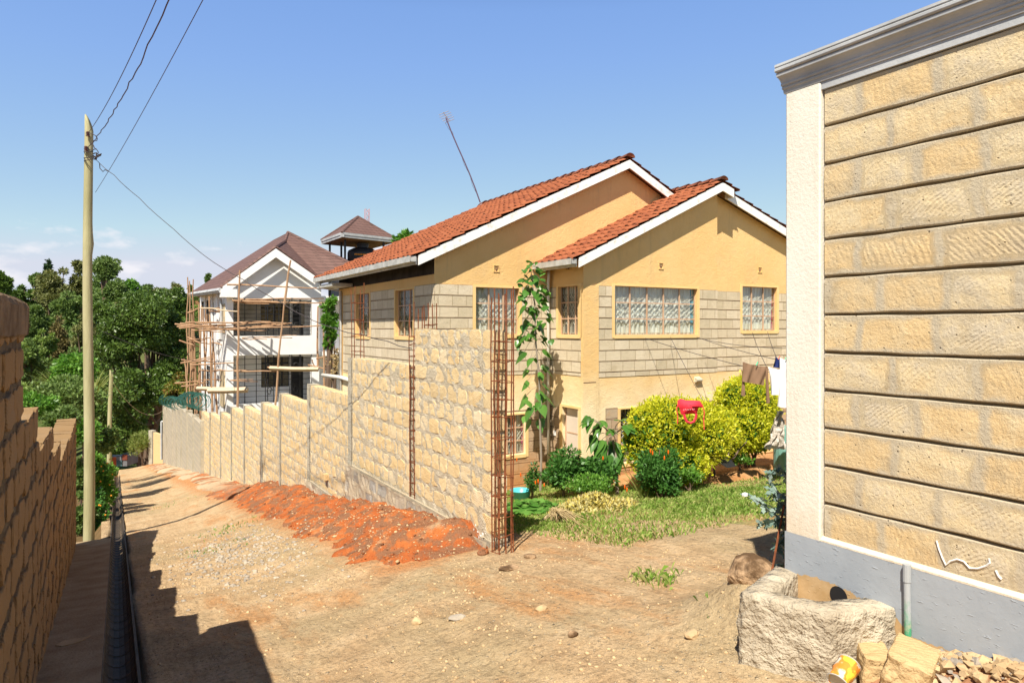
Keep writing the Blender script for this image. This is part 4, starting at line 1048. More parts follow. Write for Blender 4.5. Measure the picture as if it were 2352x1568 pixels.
# barge boards
def barge(x0, x1, f, y, h=.19, mat='white_old'):
    b = MB(); z0, z1 = f(x0), f(x1)
    b.prism([(x0, z0-.03), (x1, z1-.03), (x1, z1-.03-h), (x0, z0-.03-h)], 'y', y, y+.03); return b.build('barge_board', M[mat], house)
barge(5.16, 10.39, rmain, 12.05); barge(10.391, 13.4, rmain, 12.05)
barge(8.06, 12.12, rsec, 10.85); barge(12.121, 12.48, rsec, 10.85); barge(12.482, 17.4, rsec, 11.06)
b = MB(); b.box(12.452, 12.48, 10.881, 11.10, rsec(12.48)-.22, rsec(12.48)-.03); b.build('barge_return', M['white_old'], house)
barge(5.16, 10.39, rmain, YE-.03); barge(10.391, 15, rmain, YE-.03)
# gutters
def gutter(x, y0, y1, z):
    b = MB(); pr = [(x-.13, z), (x-.13, z+.115), (x-.122, z+.115), (x-.118, z+.012), (x+.0, z+.012), (x, z)]
    b.prism(pr, 'y', y0, y1); b.prism([(x-.128, z+.002), (x-.128, z+.11), (x, z+.11), (x, z+.002)], 'y', y0, y0+.006)
    b.box(x+.001, x+.03, y0+.03, y1, z-.04, z+.10)
    y = y0+.5
    while y < y1: b.box(x-.136, x+.0, y, y+.02, z+.112, z+.118); b.box(x-.136, x-.131, y, y+.02, z, z+.112); y += .62
    b.build('gutter', M['gutter'], house)
gutter(5.11, 12.05, YE, 2.85); gutter(8.0, 10.86, 12.28, 2.85)
# overflow box below the far end of the eave
b = MB(); b.box(5.05, XL, YB-1.2, YB+.2, 2.68, 2.76); b.build('eave_box', M['gutter'], house)
# television antenna on a leaning mast
a0 = fy(1103, 458, 18.9); a0.z -= .1; a1 = fd(1026, 272, 21.6)
ant = empty('television_antenna', a0, 'thin leaning television antenna mast rising from the orange tiled roof', 'antenna')
b = MB(); b.tube([a0.lerp(a1, k/6)+Vector((.03*math.sin(k*.9), 0, 0)) for k in range(7)], .021, 6); b.build('mast', M['wire_mauve'], ant)
b = MB(); b.tube([a0.lerp(a1, k/30)+Vector((.025*math.sin(k*.8)-.01-(.10 if 25 < k < 29 else 0), 0, .0)) for k in range(31)], .005, 4); b.build('cable', M['wire'], ant)
M['alu'] = simple('antenna rods', (.42, .36, .34), None, rough=.4, spec=.5, bump=0)
b = MB(); d = (fd(1052, 257, 21.6)-fd(1010, 274, 21.6)); L = d.length; d.normalize(); c = a1+Vector((0, 0, .05))
bo = Vector((.5, .8, .2)).normalized()
for k, l in enumerate((.34, .40, .36, .38, .32)): q = c+Vector((-.10+.05*k, 0, .10-.055*k)); b.tube([q-d*l*.5, q+d*l*.5], .009, 4)
b.tube([c+Vector((-.12, 0, .12)), c+Vector((.1, 0, -.13))], .014, 4); b.build('elements', M['alu'], ant)
# ================================================================ WHITE HOUSE UNDER CONSTRUCTION
def c4(x, y): return ((700+x/2.351)/1.7415, (800+y/2.351)/1.7415)
def c5(x, y): return ((700+x/2.351)/1.7415, (1300+y/2.351)/1.7415)
WY = 33.5
wh = empty('white_house', (7, 36, -5), 'white three level house under construction with brown sheet roof and barred balconies', 'house')
def X(u, y=WY): return fy(u, 700, y).x
def Zf(v, u, y=WY): return fy(u, v, y).z
x0 = X(521); x1 = X(733); xs2 = X(783, WY+1.5)
zg = Zf(684, 525); zp1, zp0 = Zf(771, 620), Zf(815, 620); zq1 = Zf(925, 620); zb = -8.5
xsd = x0; yB = 43.5
b = MB()
# front slab bands
b.box(x0, x1, WY, WY+.2, zp0, zp1); b.box(x0, x1, WY, WY+.2, zb, zq1)
b.box(x0, x0+.28, WY+.001, WY+.28, zp1, zg); b.box(x0, x0+.28, WY+.001, WY+.28, zq1, zp0)
b.box(x1-.35, x1, WY+.001, WY+.35, zp1, zg); b.box(x1-.35, x1, WY+.001, WY+.35, zq1, zp0-.15)
# floors
b.box(x0+.2, x1+2, WY+.2, WY+2.4, zp0-.1, zp0+.12); b.box(x0+.2, x1+2, WY+.2, WY+2.4, zq1-.9, zq1-.7); b.box(x0+.2, x1+2, WY+.2, yB, zg+.0, zg+.2)
# gable above the balcony
xg0, xg1 = x0-.1, X(735); pk = fy(634, 572, WY)
b.prism([(x0, zg), (x1+.1, zg), (x1+.1, Zf(655, 730)), (pk.x, pk.z-.12), (x0, Zf(650, 545)-.25)], 'y', WY, WY+.25)
# recess walls and body behind
YBk = WY+2.4
def wallcells(plane, c, th, h0, h1, z0, z1, ops): cells(b, plane, c, th, h0, h1, z0, z1, ops)
wu = (X(598, YBk), X(665, YBk)); 
upo = (wu[0], wu[1], Zf(745, 630, YBk), Zf(697, 630, YBk)); dro = (X(672, YBk), X(697, YBk), zp0+.12, Zf(697, 680, YBk))
lo_ = (X(600, YBk), X(664, YBk), Zf(888, 630, YBk), Zf(818, 630, YBk)); dl = (X(668, YBk), X(697, YBk), zq1-.7, Zf(818, 680, YBk))
wallcells('y', YBk, .2, x0, x1+2.2, zb, zg, [upo, dro, lo_, dl])
b.box(x1+.0, xs2+1, WY+1.5, WY+1.7, zb, zg)
# left side wall with windows
sw = []
for (ua, va, ub, vb) in ((474, 690, 491, 741), (462, 693, 468, 735), (474, 838, 491, 905), (462, 845, 468, 900)):
    a, e = fx(ua, va, x0), fx(ub, vb, x0); sw.append((min(a.y, e.y), max(a.y, e.y), min(a.z, e.z), max(a.z, e.z)))
wallcells('x', x0, .2, WY+.28, yB, zb, zg+.5, sw)
b.box(x0+.2, x1+3, yB-.2, yB, zb, zg+.5)
for yy in (WY+2.6, WY+4.6, WY+7.2): b.box(x0-.09, x0-.001, yy-.16, yy+.16, zb, zg+.3)
b.build('wall', M['white'], wh)
# rooms: far wall with daylight openings is simply the sky side of the plot; interior kept dim
b = MB(); b.box(x0+.4, x1+2, yB-2.2, yB-2.0, zb, zg); b.build('room_wall', M['slab'], wh)
# stone infill panels on the side and below the balcony
M['infill'] = m_brickish('side stone panel', [(.50, .40, .25), (.60, .48, .30)], (.40, .34, .26), .4, .3, .02, .03, 0, .5, None, .5)
for (ya, yb_, za, zc) in ((WY+.5, WY+1.9, Zf(765, 510), zg-.25), (WY+.5, WY+1.9, zq1-.2, zp0-.7)):
    b = MB(); b.box(x0-.03, x0-.001, ya, yb_, za, zc); b.build('stone_panel', M['infill'], wh)
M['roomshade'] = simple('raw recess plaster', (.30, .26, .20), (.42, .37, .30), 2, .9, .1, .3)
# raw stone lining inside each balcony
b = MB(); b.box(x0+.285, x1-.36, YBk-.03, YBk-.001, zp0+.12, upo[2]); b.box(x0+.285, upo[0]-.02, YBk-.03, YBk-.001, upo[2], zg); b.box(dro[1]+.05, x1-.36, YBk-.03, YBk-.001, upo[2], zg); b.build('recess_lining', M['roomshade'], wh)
for (o_, lab) in ((upo, 0), (lo_, 1)):
    b = MB(); xa, xb, za, zc = o_
    for i in range(5): xx = xa+(xb-xa)*i/4; b.box(xx-.03, xx+.03, YBk+.05, YBk+.1, za, zc)
    for z in (za, (za+zc)/2, za+(zc-za)*.78, zc): b.box(xa, xb, YBk+.06, YBk+.09, z-.03, z+.03)
    wd = b.build('window', M['black'], wh)
    b = MB(); b.box(xa, xb, YBk+.11, YBk+.115, za, zc); b.build('pane', M['glass'], wd)
for o_ in (dro, dl):
    b = MB(); b.box(o_[0]+.02, o_[1]-.02, YBk+.02, YBk+.07, o_[2], o_[3]-.02); b.build('door', M['black'], wh)
for k, o_ in enumerate(sw):
    b = MB()
    for i in range(4): yy = o_[0]+(o_[1]-o_[0])*i/3; b.box(x0+.05, x0+.09, yy-.03, yy+.03, o_[2], o_[3])
    for i in range(7): z = o_[2]+(o_[3]-o_[2])*i/6; b.box(x0+.055, x0+.085, o_[0], o_[1], z-.018, z+.018)
    b.build('window', M['black'], wh)
# balcony grilles
for (za, zc) in ((zp1, zg), (zq1, zp0)):
    b = MB(); n = 9
    for i in range(n+1):
        z = za+(zc-za)*(i+.3)/n
        b.tube([(x0+.28, WY+.1, z), (x1-.35, WY+.1, z)], .012, 4)
        b.tube([(x0+.1, WY+.3, z), (x0+.1, WY+2.2, z)], .011, 4)
    for i in range(8):
        xx = x0+.28+(x1-.35-x0-.28)*i/7; b.box(xx-.016, xx+.016, WY+.085, WY+.115, za, zc)
    # scroll panels
    for fxx in (.45, .74):
        xx = x0+(x1-x0)*fxx; b.box(xx-.20, xx-.17, WY+.08, WY+.12, za, zc); b.box(xx+.17, xx+.20, WY+.08, WY+.12, za, zc)
        for q in (.25, .75):
            zz = za+(zc-za)*q; b.tube([(xx+.13*math.cos(t)*(1-.04*j), WY+.1, zz+.17*math.sin(t)) for j, t in enumerate([k*.5 for k in range(14)])], .018, 4)
    b.build('balcony_grille', M['black'], wh)
# roof: hipped main roof with a gable in front
def roofpoly(name, pts, mat, th=.06):
    b = MB(); n = len(pts); up = [tuple(p) for p in pts]; dn = [(p[0], p[1], p[2]-th) for p in pts]
    b.add(up+dn, [tuple(range(n)), tuple(range(2*n-1, n-1, -1))]+[(i, (i+1) % n, (i+1) % n+n, i+n) for i in range(n)]); return b.build(name, mat, wh)
A = fd(661, 534, 36.5); EL = fd(438, 671, 37.5); EF = fd(508, 660, 30.9); RC = fd(806, 606, 34.5); PK = fd(633, 567, 32.0)
GR = fd(727, 634, 33.0); RDG = fd(655, 553, 35.2)
A = Vector(A); bk = Vector((A.x, 41, A.z))
ra = roofpoly('roof', [EF, PK, RDG, A, bk, EL], M['shingle'])
rb_ = roofpoly('roof_slope', [A, RC, fd(735, 637, 33.3), GR, PK, RDG], M['shingle'])
roofpoly('roof_slope', [A, bk, fd(820, 606, 41), RC], M['shingle'])
b = MB(); b.tube([EF, PK, GR], .09, 5); b.tube([A, RC], .09, 6); b.tube([RDG, A], .08, 6); b.tube([PK, RDG], .08, 6); b.build('ridge_cap', M['shingle'], wh)
# white verge boards on the front gable and pale gutter on the side
def board(pa, pb, h, y, th=.1):
    b = MB(); b.prism([(pa.x, pa.z-.02), (pb.x, pb.z-.02), (pb.x, pb.z-h), (pa.x, pa.z-h)], 'y', y, y+th); return b
ypk = WY-.55
e1, e2, e3 = fy(512, 657, ypk), fy(634, 570, ypk), fy(724, 633, ypk)
b = board(e1, e2, .42, ypk); b.build('barge_board', M['white'], wh); b = board(e2, e3, .42, ypk); b.build('barge_board', M['white'], wh)
b = MB(); q0, q1 = fy(509, 682, ypk), fy(545, 669, ypk); b.box(min(q0.x, q1.x), max(q0.x, q1.x), ypk-.02, ypk+.6, q0.z, q1.z+.1); b.build('eave_return', M['white'], wh)
b = MB(); b.tube([EF+Vector((0, 0, -.13)), EL+Vector((0, 0, -.13))], .13, 6); b.tube([EF.lerp(EL, .12)+Vector((0, 0, -.2)), (x0-.1, WY+1, zg-.1), (x0-.08, WY+1, zg-2)], .06, 6); b.build('gutter', M['greytrim'], wh)
b = MB(); b.add([tuple(EF+Vector((.05, .1, -.2))), (x0, WY+.2, zg+.45), (x0, yB, zg+.45), tuple(EL+Vector((0, 0, -.2)))], [(0, 1, 2, 3)]); b.build('soffit', M['slab'], wh)
# ---------------------------------------------------------------- pole scaffold
sc_ = empty('pole_scaffold', (4.5, 32, -5), 'rough wooden pole scaffolding lashed around the front of the white house', 'scaffold')
def stick(p, q, d0, d1, r=.045, mat='stick', rs=random):
    a, e = fd(p[0], p[1], d0), fd(q[0], q[1], d1); L = (e-a).length; n = max(3, int(L/.8)); b = MB()
    pts = []
    for k in range(n+1):
        t = k/n; o = Vector((rs.uniform(-1, 1), rs.uniform(-1, 1), rs.uniform(-1, 1)))*.035*(0 < k < n)
        pts.append(a.lerp(e, t)+o)
    b.tube(pts, [r*(1-.35*k/n) for k in range(n+1)], 6); b.build('scaffold_pole', M[mat], sc_)
lp = c4(700, 2140)[1]
for (ax, ay, bx, by_, d) in ((112, 2100, 118, 725, 33.5), (150, 2100, 135, 760, 34), (185, 2090, 172, 745, 35), (250, 2090, 222, 980, 32), (205, 2090, 250, 990, 33.5), (235, 2140, 238, 1300, 36),
                            (350, 2140, 322, 905, 31), (300, 2060, 262, 1010, 34), (400, 2120, 352, 1230, 31.5), (580, 2050, 610, 660, 30), (930, 2030, 1028, 950, 30), (1028, 980, 1088, 565, 30),
                            (1405, 1850, 1395, 1100, 31), (1438, 1850, 1462, 1140, 31.5), (1300, 1640, 1270, 1660, 31), (1050, 1500, 945, 1570, 30.5), (1345, 1560, 1345, 1000, 31.5), (120, 1760, 85, 1490, 33)):
    if abs(ay-by_) < 100: continue
    stick(c4(ax, ay), c4(bx, by_), d, d, .055 if ax > 300 else .045)
for (ax, ay, bx, by_, d) in ((490, 795, 1400, 832, 30.1), (540, 945, 1150, 968, 30.2), (560, 958, 1440, 968, 30.3), (600, 935, 1400, 925, 30.4), (0, 1165, 620, 1225, 31.5), (20, 1190, 560, 1160, 31.5), (40, 1205, 500, 1175, 31.5), (100, 1150, 1050, 1158, 30.6), (230, 1228, 900, 1170, 30.8),
                            (300, 1215, 1050, 1170, 30.8), (490, 1218, 1400, 1178, 30.6), (40, 1318, 235, 1382, 33), (120, 1290, 240, 1350, 33), (55, 1532, 330, 1475, 31.6), (150, 1548, 560, 1528, 31.2), (60, 1500, 380, 1520, 33), (560, 1610, 960, 1610, 30.2), (160, 1530, 340, 1490, 31.8),
                            (1330, 1490, 1450, 1470, 31.2), (1250, 1550, 1470, 1612, 31.2), (0, 1720, 260, 1690, 33), (60, 1750, 280, 1720, 33), (120, 1060, 250, 1010, 33), (870, 1570, 970, 1620, 30.1)):
    stick(c4(ax, ay), c4(bx, by_), d, d, .042)
_r = random.Random(33)
for _ in range(16):
    x = _r.uniform(90, 420); y = _r.choice([1040, 1175, 1330, 1500, 1600, 1700])+_r.uniform(-15, 15); L = _r.uniform(90, 260)
    stick(c4(x, y), c4(x+L, y+_r.uniform(-40, 40)), 33, 32.2, .035, 'stick', _r)
for _ in range(7):
    x = _r.uniform(100, 460); y = _r.uniform(900, 1300); stick(c4(x+_r.uniform(-20, 20), y+_r.uniform(500, 800)), c4(x, y), 33.5, 33, .04, 'stick', _r)
for k in range(16):
    x = _r.uniform(0, 800); y = _r.uniform(1150, 1225); stick(c4(x, y), c4(x+_r.uniform(150, 420), y+_r.uniform(-25, 25)), 31, 30.7, .032, 'stick', _r)
for k in range(6):
    x = _r.uniform(540, 1000); y = _r.uniform(935, 972); stick(c4(x, y), c4(x+_r.uniform(200, 420), y+_r.uniform(-14, 14)), 30.4, 30.4, .03, 'stick', _r)
for k in range(7):
    x = _r.uniform(300, 900); y = _r.choice([1300, 1395, 1610, 1700])+_r.uniform(-20, 20); stick(c4(x, y), c4(x+_r.uniform(150, 350), y+_r.uniform(-20, 20)), 31, 30.6, .028, 'stick', _r)
for x in (1290, 1350, 1420, 1500): stick(c4(x, 1500), c4(x+_r.uniform(-30, 60), 1470+_r.uniform(-40, 40)+120), 32.5, 32.5, .035, 'stick', _r)
stick(c4(240, 1015), c4(592, 1048), 31, 30.1, .04, 'stick_pale')
for (ax, ay, bx, by_, d, w_) in ((205, 1770, 560, 1778, 31, .1), (310, 1792, 685, 1782, 30.6, .13), (890, 1580, 1350, 1590, 30, .1)):
    a, e = fd(*c4(ax, ay), d), fd(*c4(bx, by_), d); b = MB(); b.tube([a, a.lerp(e, .5)+Vector((0, 0, -.02)), e], w_, 4); b.build('plank', M['stick_pale'], sc_)
# ---------------------------------------------------------------- tank shelter behind
DT = 36.
sh = empty('tank_shelter', fd(828, 640, DT), 'open shelter with brown pyramid roof on thin black posts behind the tiled roof', 'shelter')
L_, F_, R_ = fd(737, 549, 37.5), fd(785, 534, 34.5), fd(909, 533, 36.8); Bk = L_+R_-F_; Bk.z = L_.z
zE = 6.42
for p in (L_, F_, R_, Bk): p.z = zE
AP = (L_+R_)/2; AP.z = 1.6-(495-753)/1568*36.8
b = MB(); P4 = [L_, F_, R_, Bk]
b.add([tuple(p) for p in P4]+[tuple(AP)], [(0, 1, 4), (1, 2, 4), (2, 3, 4), (3, 0, 4)]); b.build('roof', M['shingle'], sh)
b = MB()
for i in range(4): b.tube([P4[i], AP], .06, 5)
b.build('ridge_cap', M['shingle'], sh)
b = MB()
for i in range(4):
    a, e = P4[i], P4[(i+1) % 4]; d = (e-a).normalized(); n_ = Vector((d.y, -d.x, 0))
    for o_, z0, z1 in ((0, -.10, .02), (.03, -.22, -.10)):
        q = [a+n_*(-o_), e+n_*(-o_), e+n_*(-o_-.1), a+n_*(-o_-.1)]
        b.add([(p.x, p.y, zE+z0) for p in q]+[(p.x, p.y, zE+z1) for p in q], [(3, 2, 1, 0), (4, 5, 6, 7), (0, 1, 5, 4), (1, 2, 6, 5), (2, 3, 7, 6), (3, 0, 4, 7)])
b.build('gutter', M['greytrim'], sh)
b = MB(); c = (L_+R_)/2; q = [c+(p-c)*.93 for p in P4]; b.add([(p.x, p.y, zE-.24) for p in q], [(0, 1, 2, 3)]); b.build('ceiling', M['groove'], sh)
for (u, d) in ((757.5, 36.9), (784, 36.4), (792.5, 35.4), (829, 38), (881, 36.6)):
    p = fd(u, 600, d); b = MB(); b.box(p.x-.045, p.x+.045, p.y-.045, p.y+.045, 3.0, zE-.2); b.build('post', M['black'], sh)
b = MB(); q = [c+(p-c)*.8 for p in P4]; b.add([(p.x, p.y, -8) for p in q]+[(p.x, p.y, 4.27) for p in q], [(4, 5, 6, 7), (0, 1, 5, 4), (1, 2, 6, 5), (2, 3, 7, 6), (3, 0, 4, 7)]); b.build('tower_room', M['white'], sh)
tk = fd(833, 620, 36.6); tz = 4.28
tank = empty('water_tank', (tk.x, tk.y, tz), 'black ribbed plastic water tank standing under the pyramid roof shelter', 'water tank')
M['tankblack'] = simple('black plastic', (.02, .022, .026), None, rough=.4, spec=.4, bump=0)
b = MB(); pr = []
for k in range(14): z = k*.095; pr += [(.80, z), (.80, z+.06), (.775, z+.068), (.775, z+.088)]
pr += [(.80, 1.33), (.74, 1.45), (.5, 1.58), (.30, 1.62), (.30, 1.72), (.33, 1.73), (.33, 1.82), (.0, 1.84)]
b.grid(lambda a, k: (tk.x+pr[int(k)][0]*math.cos(a), tk.y+pr[int(k)][0]*math.sin(a), tz+pr[int(k)][1]), [2*math.pi*i/28 for i in range(29)], range(len(pr)))
b.build('tank_body', M['tankblack'], tank, smooth=False)
b = MB(); n_ = Vector((-.15, -1, 0)).normalized(); tt = Vector((1, -.15, 0)).normalized()
for k in range(7): p = Vector((tk.x, tk.y, tz+1.17))+n_*.815+tt*(-.42+k*.085-.12); b.box(p.x-.03, p.x+.03, p.y-.004, p.y+.004, p.z-.04, p.z+.04)
b.build('lettering', simple('orange lettering', (.6, .22, .03), None, bump=0), tank)
# far red and white mast
ms = empty('radio_mast', fd(843, 640, 150), 'distant red and white lattice radio mast above the tank shelter', 'mast')
for k in range(4):
    zz0 = 1.6+(753-640+k*40)/1568*150; zz1 = zz0+40/1568*150
    b = MB(); p = fd(843, 640, 150)
    for (dx, dy) in ((-.4, -.4), (.4, -.4), (.4, .4), (-.4, .4)): b.tube([(p.x+dx, p.y+dy, zz0), (p.x+dx, p.y+dy, zz1)], .06, 4)
    for j in range(4):
        za = zz0+(zz1-zz0)*j/4; b.tube([(p.x-.4, p.y-.4, za), (p.x+.4, p.y-.4, za+.9)], .04, 4); b.tube([(p.x+.4, p.y-.4, za), (p.x-.4, p.y-.4, za+.9)], .04, 4)
    b.build('mast_section', simple('mast red', (.55, .25, .25), None, bump=0) if k % 2 else M['white'], ms)
# ================================================================ POLES AND WIRES
def utility_pole(x, y, z0, top, r0, r1, label, lean=(0, 0), knot=None):
    root = empty('utility_pole', (x, y, z0), label, 'utility pole'); n = 40; H = top-z0; vs = []; S = 14
    for k in range(n+1):
        t = k/n; z = z0-.3+(H+.3)*t; r = r0+(r1-r0)*t; cx = x+lean[0]*t+.015*math.sin(t*7); cy = y+lean[1]*t
        bul = math.exp(-((t-.735)/.010)**2) if knot else 0
        for a in range(S):
            th = 2*math.pi*a/S; rr = r*(1+.02*math.sin(3*th+t*9))+bul*.08*max(0, math.cos(th+.55))
            zz = z+(.18*(-math.cos(th+.6)) if k == n else 0)
            vs.append((cx+rr*math.cos(th), cy+rr*math.sin(th), zz))
    b = MB(); b.add(vs, [(k*S+a, k*S+(a+1) % S, (k+1)*S+(a+1) % S, (k+1)*S+a) for k in range(n) for a in range(S)]+[tuple(n*S+a for a in range(S))])
    b.build('shaft', M['pole'], root, smooth=True); return root
PX, PYY = -.228, 15.4
ztop = 1.6+(753-283)/1568*13.08; pb = float(np.interp(15.4, *ZL))-.1
pole = utility_pole(PX, PYY, pb, ztop, .098, .072, 'tall greenish wooden utility pole standing at the left of the lane', (.0, 0), True)
def pw(u, v, d=12.98): return fd(u, v, d)
def s1(x, y): return ((280+x/5.227)/1.7415, (400+y/5.227)/1.7415)
for (x, y) in ((375, 710), (335, 1015)):
    p = pw(*s1(x, y)); b = MB()
    for k in range(3): b.tube([p+Vector((0, 0, -.045+.03*k)), p+Vector((0, 0, -.035+.03*k))], .038, 10); b.tube([p+Vector((0, 0, -.03+.03*k)), p+Vector((0, 0, -.018+.03*k))], .025, 8)
    b.build('insulator', M['ceramic'], pole)
b = MB()
for q in ((300, 1085, 1080), (300, 1215, 1180), (305, 1270, 1230)):
    a, c_ = pw(*s1(q[0]-8, q[1]), 12.94), pw(*s1(475, q[2]), 12.94); mid = pw(*s1(385, (q[1]+q[2])/2+8), 12.9)
    b.tube([a, mid, c_, pw(*s1(475, q[2]), 13.14), pw(*s1(295, q[1]), 13.14), a], .009, 5)
loop = [(475, 1160), (530, 1190), (600, 1150), (655, 1130), (640, 1160), (560, 1200), (500, 1240), (550, 1240), (560, 1215), (500, 1190), (470, 1240), (540, 1250), (560, 1100), (590, 1130), (530, 1110), (480, 1130)]
b.tube([pw(*s1(x, y), 12.9) for x, y in loop], .012, 5)
for l in ([(415, 690), (530, 745), (572, 800), (560, 855), (475, 855)], [(378, 990), (400, 1040), (460, 1055), (545, 1020), (575, 1060), (600, 1110)], [(465, 910), (490, 950), (510, 1000), (550, 1040)], [(620, 1330), (625, 1430), (690, 1500), (730, 1460), (790, 1490)]):
    b.tube([pw(*s1(x, y), 12.92) for x, y in l], .008, 5)
b.build('wire_tangle', M['wire'], pole)
def wire(pts, r, mat, name, label, cat='wire'):
    b = MB(); b.tube(pts, r, 5); return b.build(name, M[mat], loc=pts[0], label=label, cat=cat)
def catenary(a, e, sag, n=24, j=0): return [a.lerp(e, k/n)+Vector((random.uniform(-j, j), random.uniform(-j, j), -sag*4*(k/n)*(1-k/n)+random.uniform(-j, j))) for k in range(n+1)]
a = pw(*s1(375, 700)); wire(catenary(a, fd(372, -30, 6.5), .12), .005, 'wire_mauve', 'power_wire', 'thin power wire from the upper insulator up out of the top of the frame')
a = pw(*s1(370, 1000)); wire(catenary(a, fd(401, -30, 6.5), .18, 40, .012), .007, 'wire_mauve', 'power_wire', 'kinked thicker power wire from the lower insulator up out of the top of the frame')
wire(catenary(fd(219, 442, 13.2), fd(482, -30, 6.0), .06), .004, 'wire_mauve', 'power_wire', 'rightmost thin power wire slanting past the pole to the top edge')
a = pw(*s1(540, 1240)); e = fx(946, 800, WX-.02)
pts = [a]+[fd(u, v, d) for u, v, d in ((262, 402, 12.9), (320, 455, 12.6), (400, 527, 12.2), (470, 587, 11.9), (560, 642, 11.5), (650, 697, 11.0), (700, 725, 10.8), (770, 755, 10.4), (830, 767, 10.1), (890, 783, 9.8))]+[Vector((WX-.02, e.y, e.z))]
fine = []
for i in range(len(pts)-1):
    for k in range(4): fine.append(pts[i].lerp(pts[i+1], k/4)+Vector((0, 0, -.02*math.sin(math.pi*k/4)+random.uniform(-.006, .006))))
wire(fine+[pts[-1]], .006, 'wire', 'service_cable', 'grey service cable sagging from the pole down to the highest wall bay', 'cable')
y2 = 36.
q = fd(249, 1010, 34); q2 = fd(255.5, 857, 34)
utility_pole(q.x, q.y, q.z-1.5, q2.z, .11, .085, 'smaller wooden pole farther down beside the lane', (q2.x-q.x, q2.y-q.y))
e2 = fd(376, 939, 47)
wire(catenary(fd(256, 873, 34), fd(376, 941, 46), .9), .009, 'stick_pale', 'line_wire', 'pale wire from the smaller pole to the end of the grey wall')
wire(catenary(fd(256, 880, 34), fd(376, 951, 46), 1.3), .008, 'wire', 'line_wire', 'dark lower wire from the smaller pole to the end of the grey wall')
wire(catenary(fd(238, 762, 20), fd(530, 828, 31), .35), .010, 'wire', 'line_wire', 'thin wire crossing the dark tree to the white house')
# ================================================================ DRAIN BOX, BLOCKS, CAN
M['boxconc'] = simple('crumbly cast concrete', (.36, .30, .22), (.56, .49, .38), 6, .95, .1, 1.0, 19, .05)
db = empty('drain_box', (3.35, 2.4, -.2), 'rough cast concrete drain box open on top against the grey plinth', 'drain box')
outr = [(RX-.03, 2.80), (3.05, 2.62), (3.22, 2.17), (RX-.03, 2.04)]
inn = [(RX-.03, 2.64), (3.22, 2.53), (3.33, 2.31), (RX-.03, 2.22)]
def path(P, n=12):
    r = []
    for i in range(3):
        for k in range(n): t = k/n; r.append((P[i][0]*(1-t)+P[i+1][0]*t, P[i][1]*(1-t)+P[i+1][1]*t))
    return r+[P[3]]
PO, PI_ = path(outr), path(inn)
def smooth_(P):
    Q = [P[0]]+[((P[i-1][0]+2*P[i][0]+P[i+1][0])/4, (P[i-1][1]+2*P[i][1]+P[i+1][1])/4) for i in range(1, len(P)-1)]+[P[-1]]; return Q
pass
n = len(PO); ctr = (3.45, 2.42); zt = .125
def bxf(i, q):
    i = int(i); q = int(q); px, py = PO[i]; ix, iy = PI_[i]
    lev = [(-.55, 1.0), (-.33, 1.0), (-.24, .99), (-.16, 1.0), (-.10, .99), (-.04, 1.), (.02, .99), (.07, .995), (.105, .985)]
    if q < len(lev):
        z, k = lev[q]; nn = .045*(float(vn(i*.45+q*1.7, q*.9, 4))-.5)+.05*(float(vn(i*1.1, q*1.6, 14))-.5) if 0 < q < 8 else 0
        kk = k+nn*(1.6 if q < 7 else .5)
        return (min(ctr[0]+(px-ctr[0])*kk, RX-.01), ctr[1]+(py-ctr[1])*kk, z+random.uniform(-.008, .008))
    q -= len(lev)
    P_ = [(PO[i], .965, zt), (((px+ix)/2, (py+iy)/2), 1, zt+.004), (PI_[i], 1.01, zt-.004), (PI_[i], .985, zt-.03), (PI_[i], .98, -.30)][q]
    return (min(ctr[0]+(P_[0][0]-ctr[0])*P_[1], RX-.01), ctr[1]+(P_[0][1]-ctr[1])*P_[1], P_[2]+random.uniform(-.003, .003))
b = MB(); b.grid(bxf, range(n), range(14)); b.build('box_wall', M['boxconc'], db, smooth=True)
b = MB(); b.add([(p[0], p[1], -.18) for p in inn], [(0, 1, 2, 3)]); b.build('box_floor', M['slab'], db)
M['blockyel'] = m_quarry('cut yellow block', .38)
def block(name, c, sx, sy, sz, rz, tilt, label, cat='stone block', mat='blockyel', rough=.03, group=None):
    import bmesh
    bm = bmesh.new(); bmesh.ops.create_cube(bm, size=1); bmesh.ops.subdivide_edges(bm, edges=bm.edges, cuts=11, use_grid_fill=True); bm.normal_update(); from mathutils import noise as mno
    for v in bm.verts:
        k = 1
        v.co = Vector((v.co.x*sx, v.co.y*sy, v.co.z*sz))
        q = Vector((abs(v.co.x)/(sx/2), abs(v.co.y)/(sy/2), abs(v.co.z)/(sz/2)))
        e = sorted(q)[1]
        if e > .99: v.co *= .955
        v.co += v.normal*rough*(1.6*mno.noise(v.co*14)+.7*mno.noise(v.co*45))
    R = Matrix.Rotation(rz, 4, 'Z') @ Matrix.Rotation(tilt, 4, 'X')
    me = bpy.data.meshes.new(name); bm.transform(R); bm.to_mesh(me); bm.free(); me.materials.append(M[mat])
    o = bpy.data.objects.new(name, me); COL.objects.link(o); o.location = c; tag(o, label, cat, group); return o
c = fd((2700+1330/1.685)/1.7415, (1900+1255/1.685)/1.7415, 3.52)
block('stone_block', c, .26, .14, .16, .75, .05, 'saw marked yellow stone block lying against the drain box', rough=.007)
c = fd((2700+1590/1.685)/1.7415, (1900+1290/1.685)/1.7415, 3.30)
block('stone_block', c, .30, .19, .17, .35, .22, 'tilted yellow stone block in front of the green pipe', rough=.007)
c = fd((2700+1640/1.685)/1.7415, (1900+1195/1.685)/1.7415, 3.55)
block('stone_block', c, .20, .10, .10, .3, .0, 'small flat yellow stone between the tilted block and plinth', rough=.007)
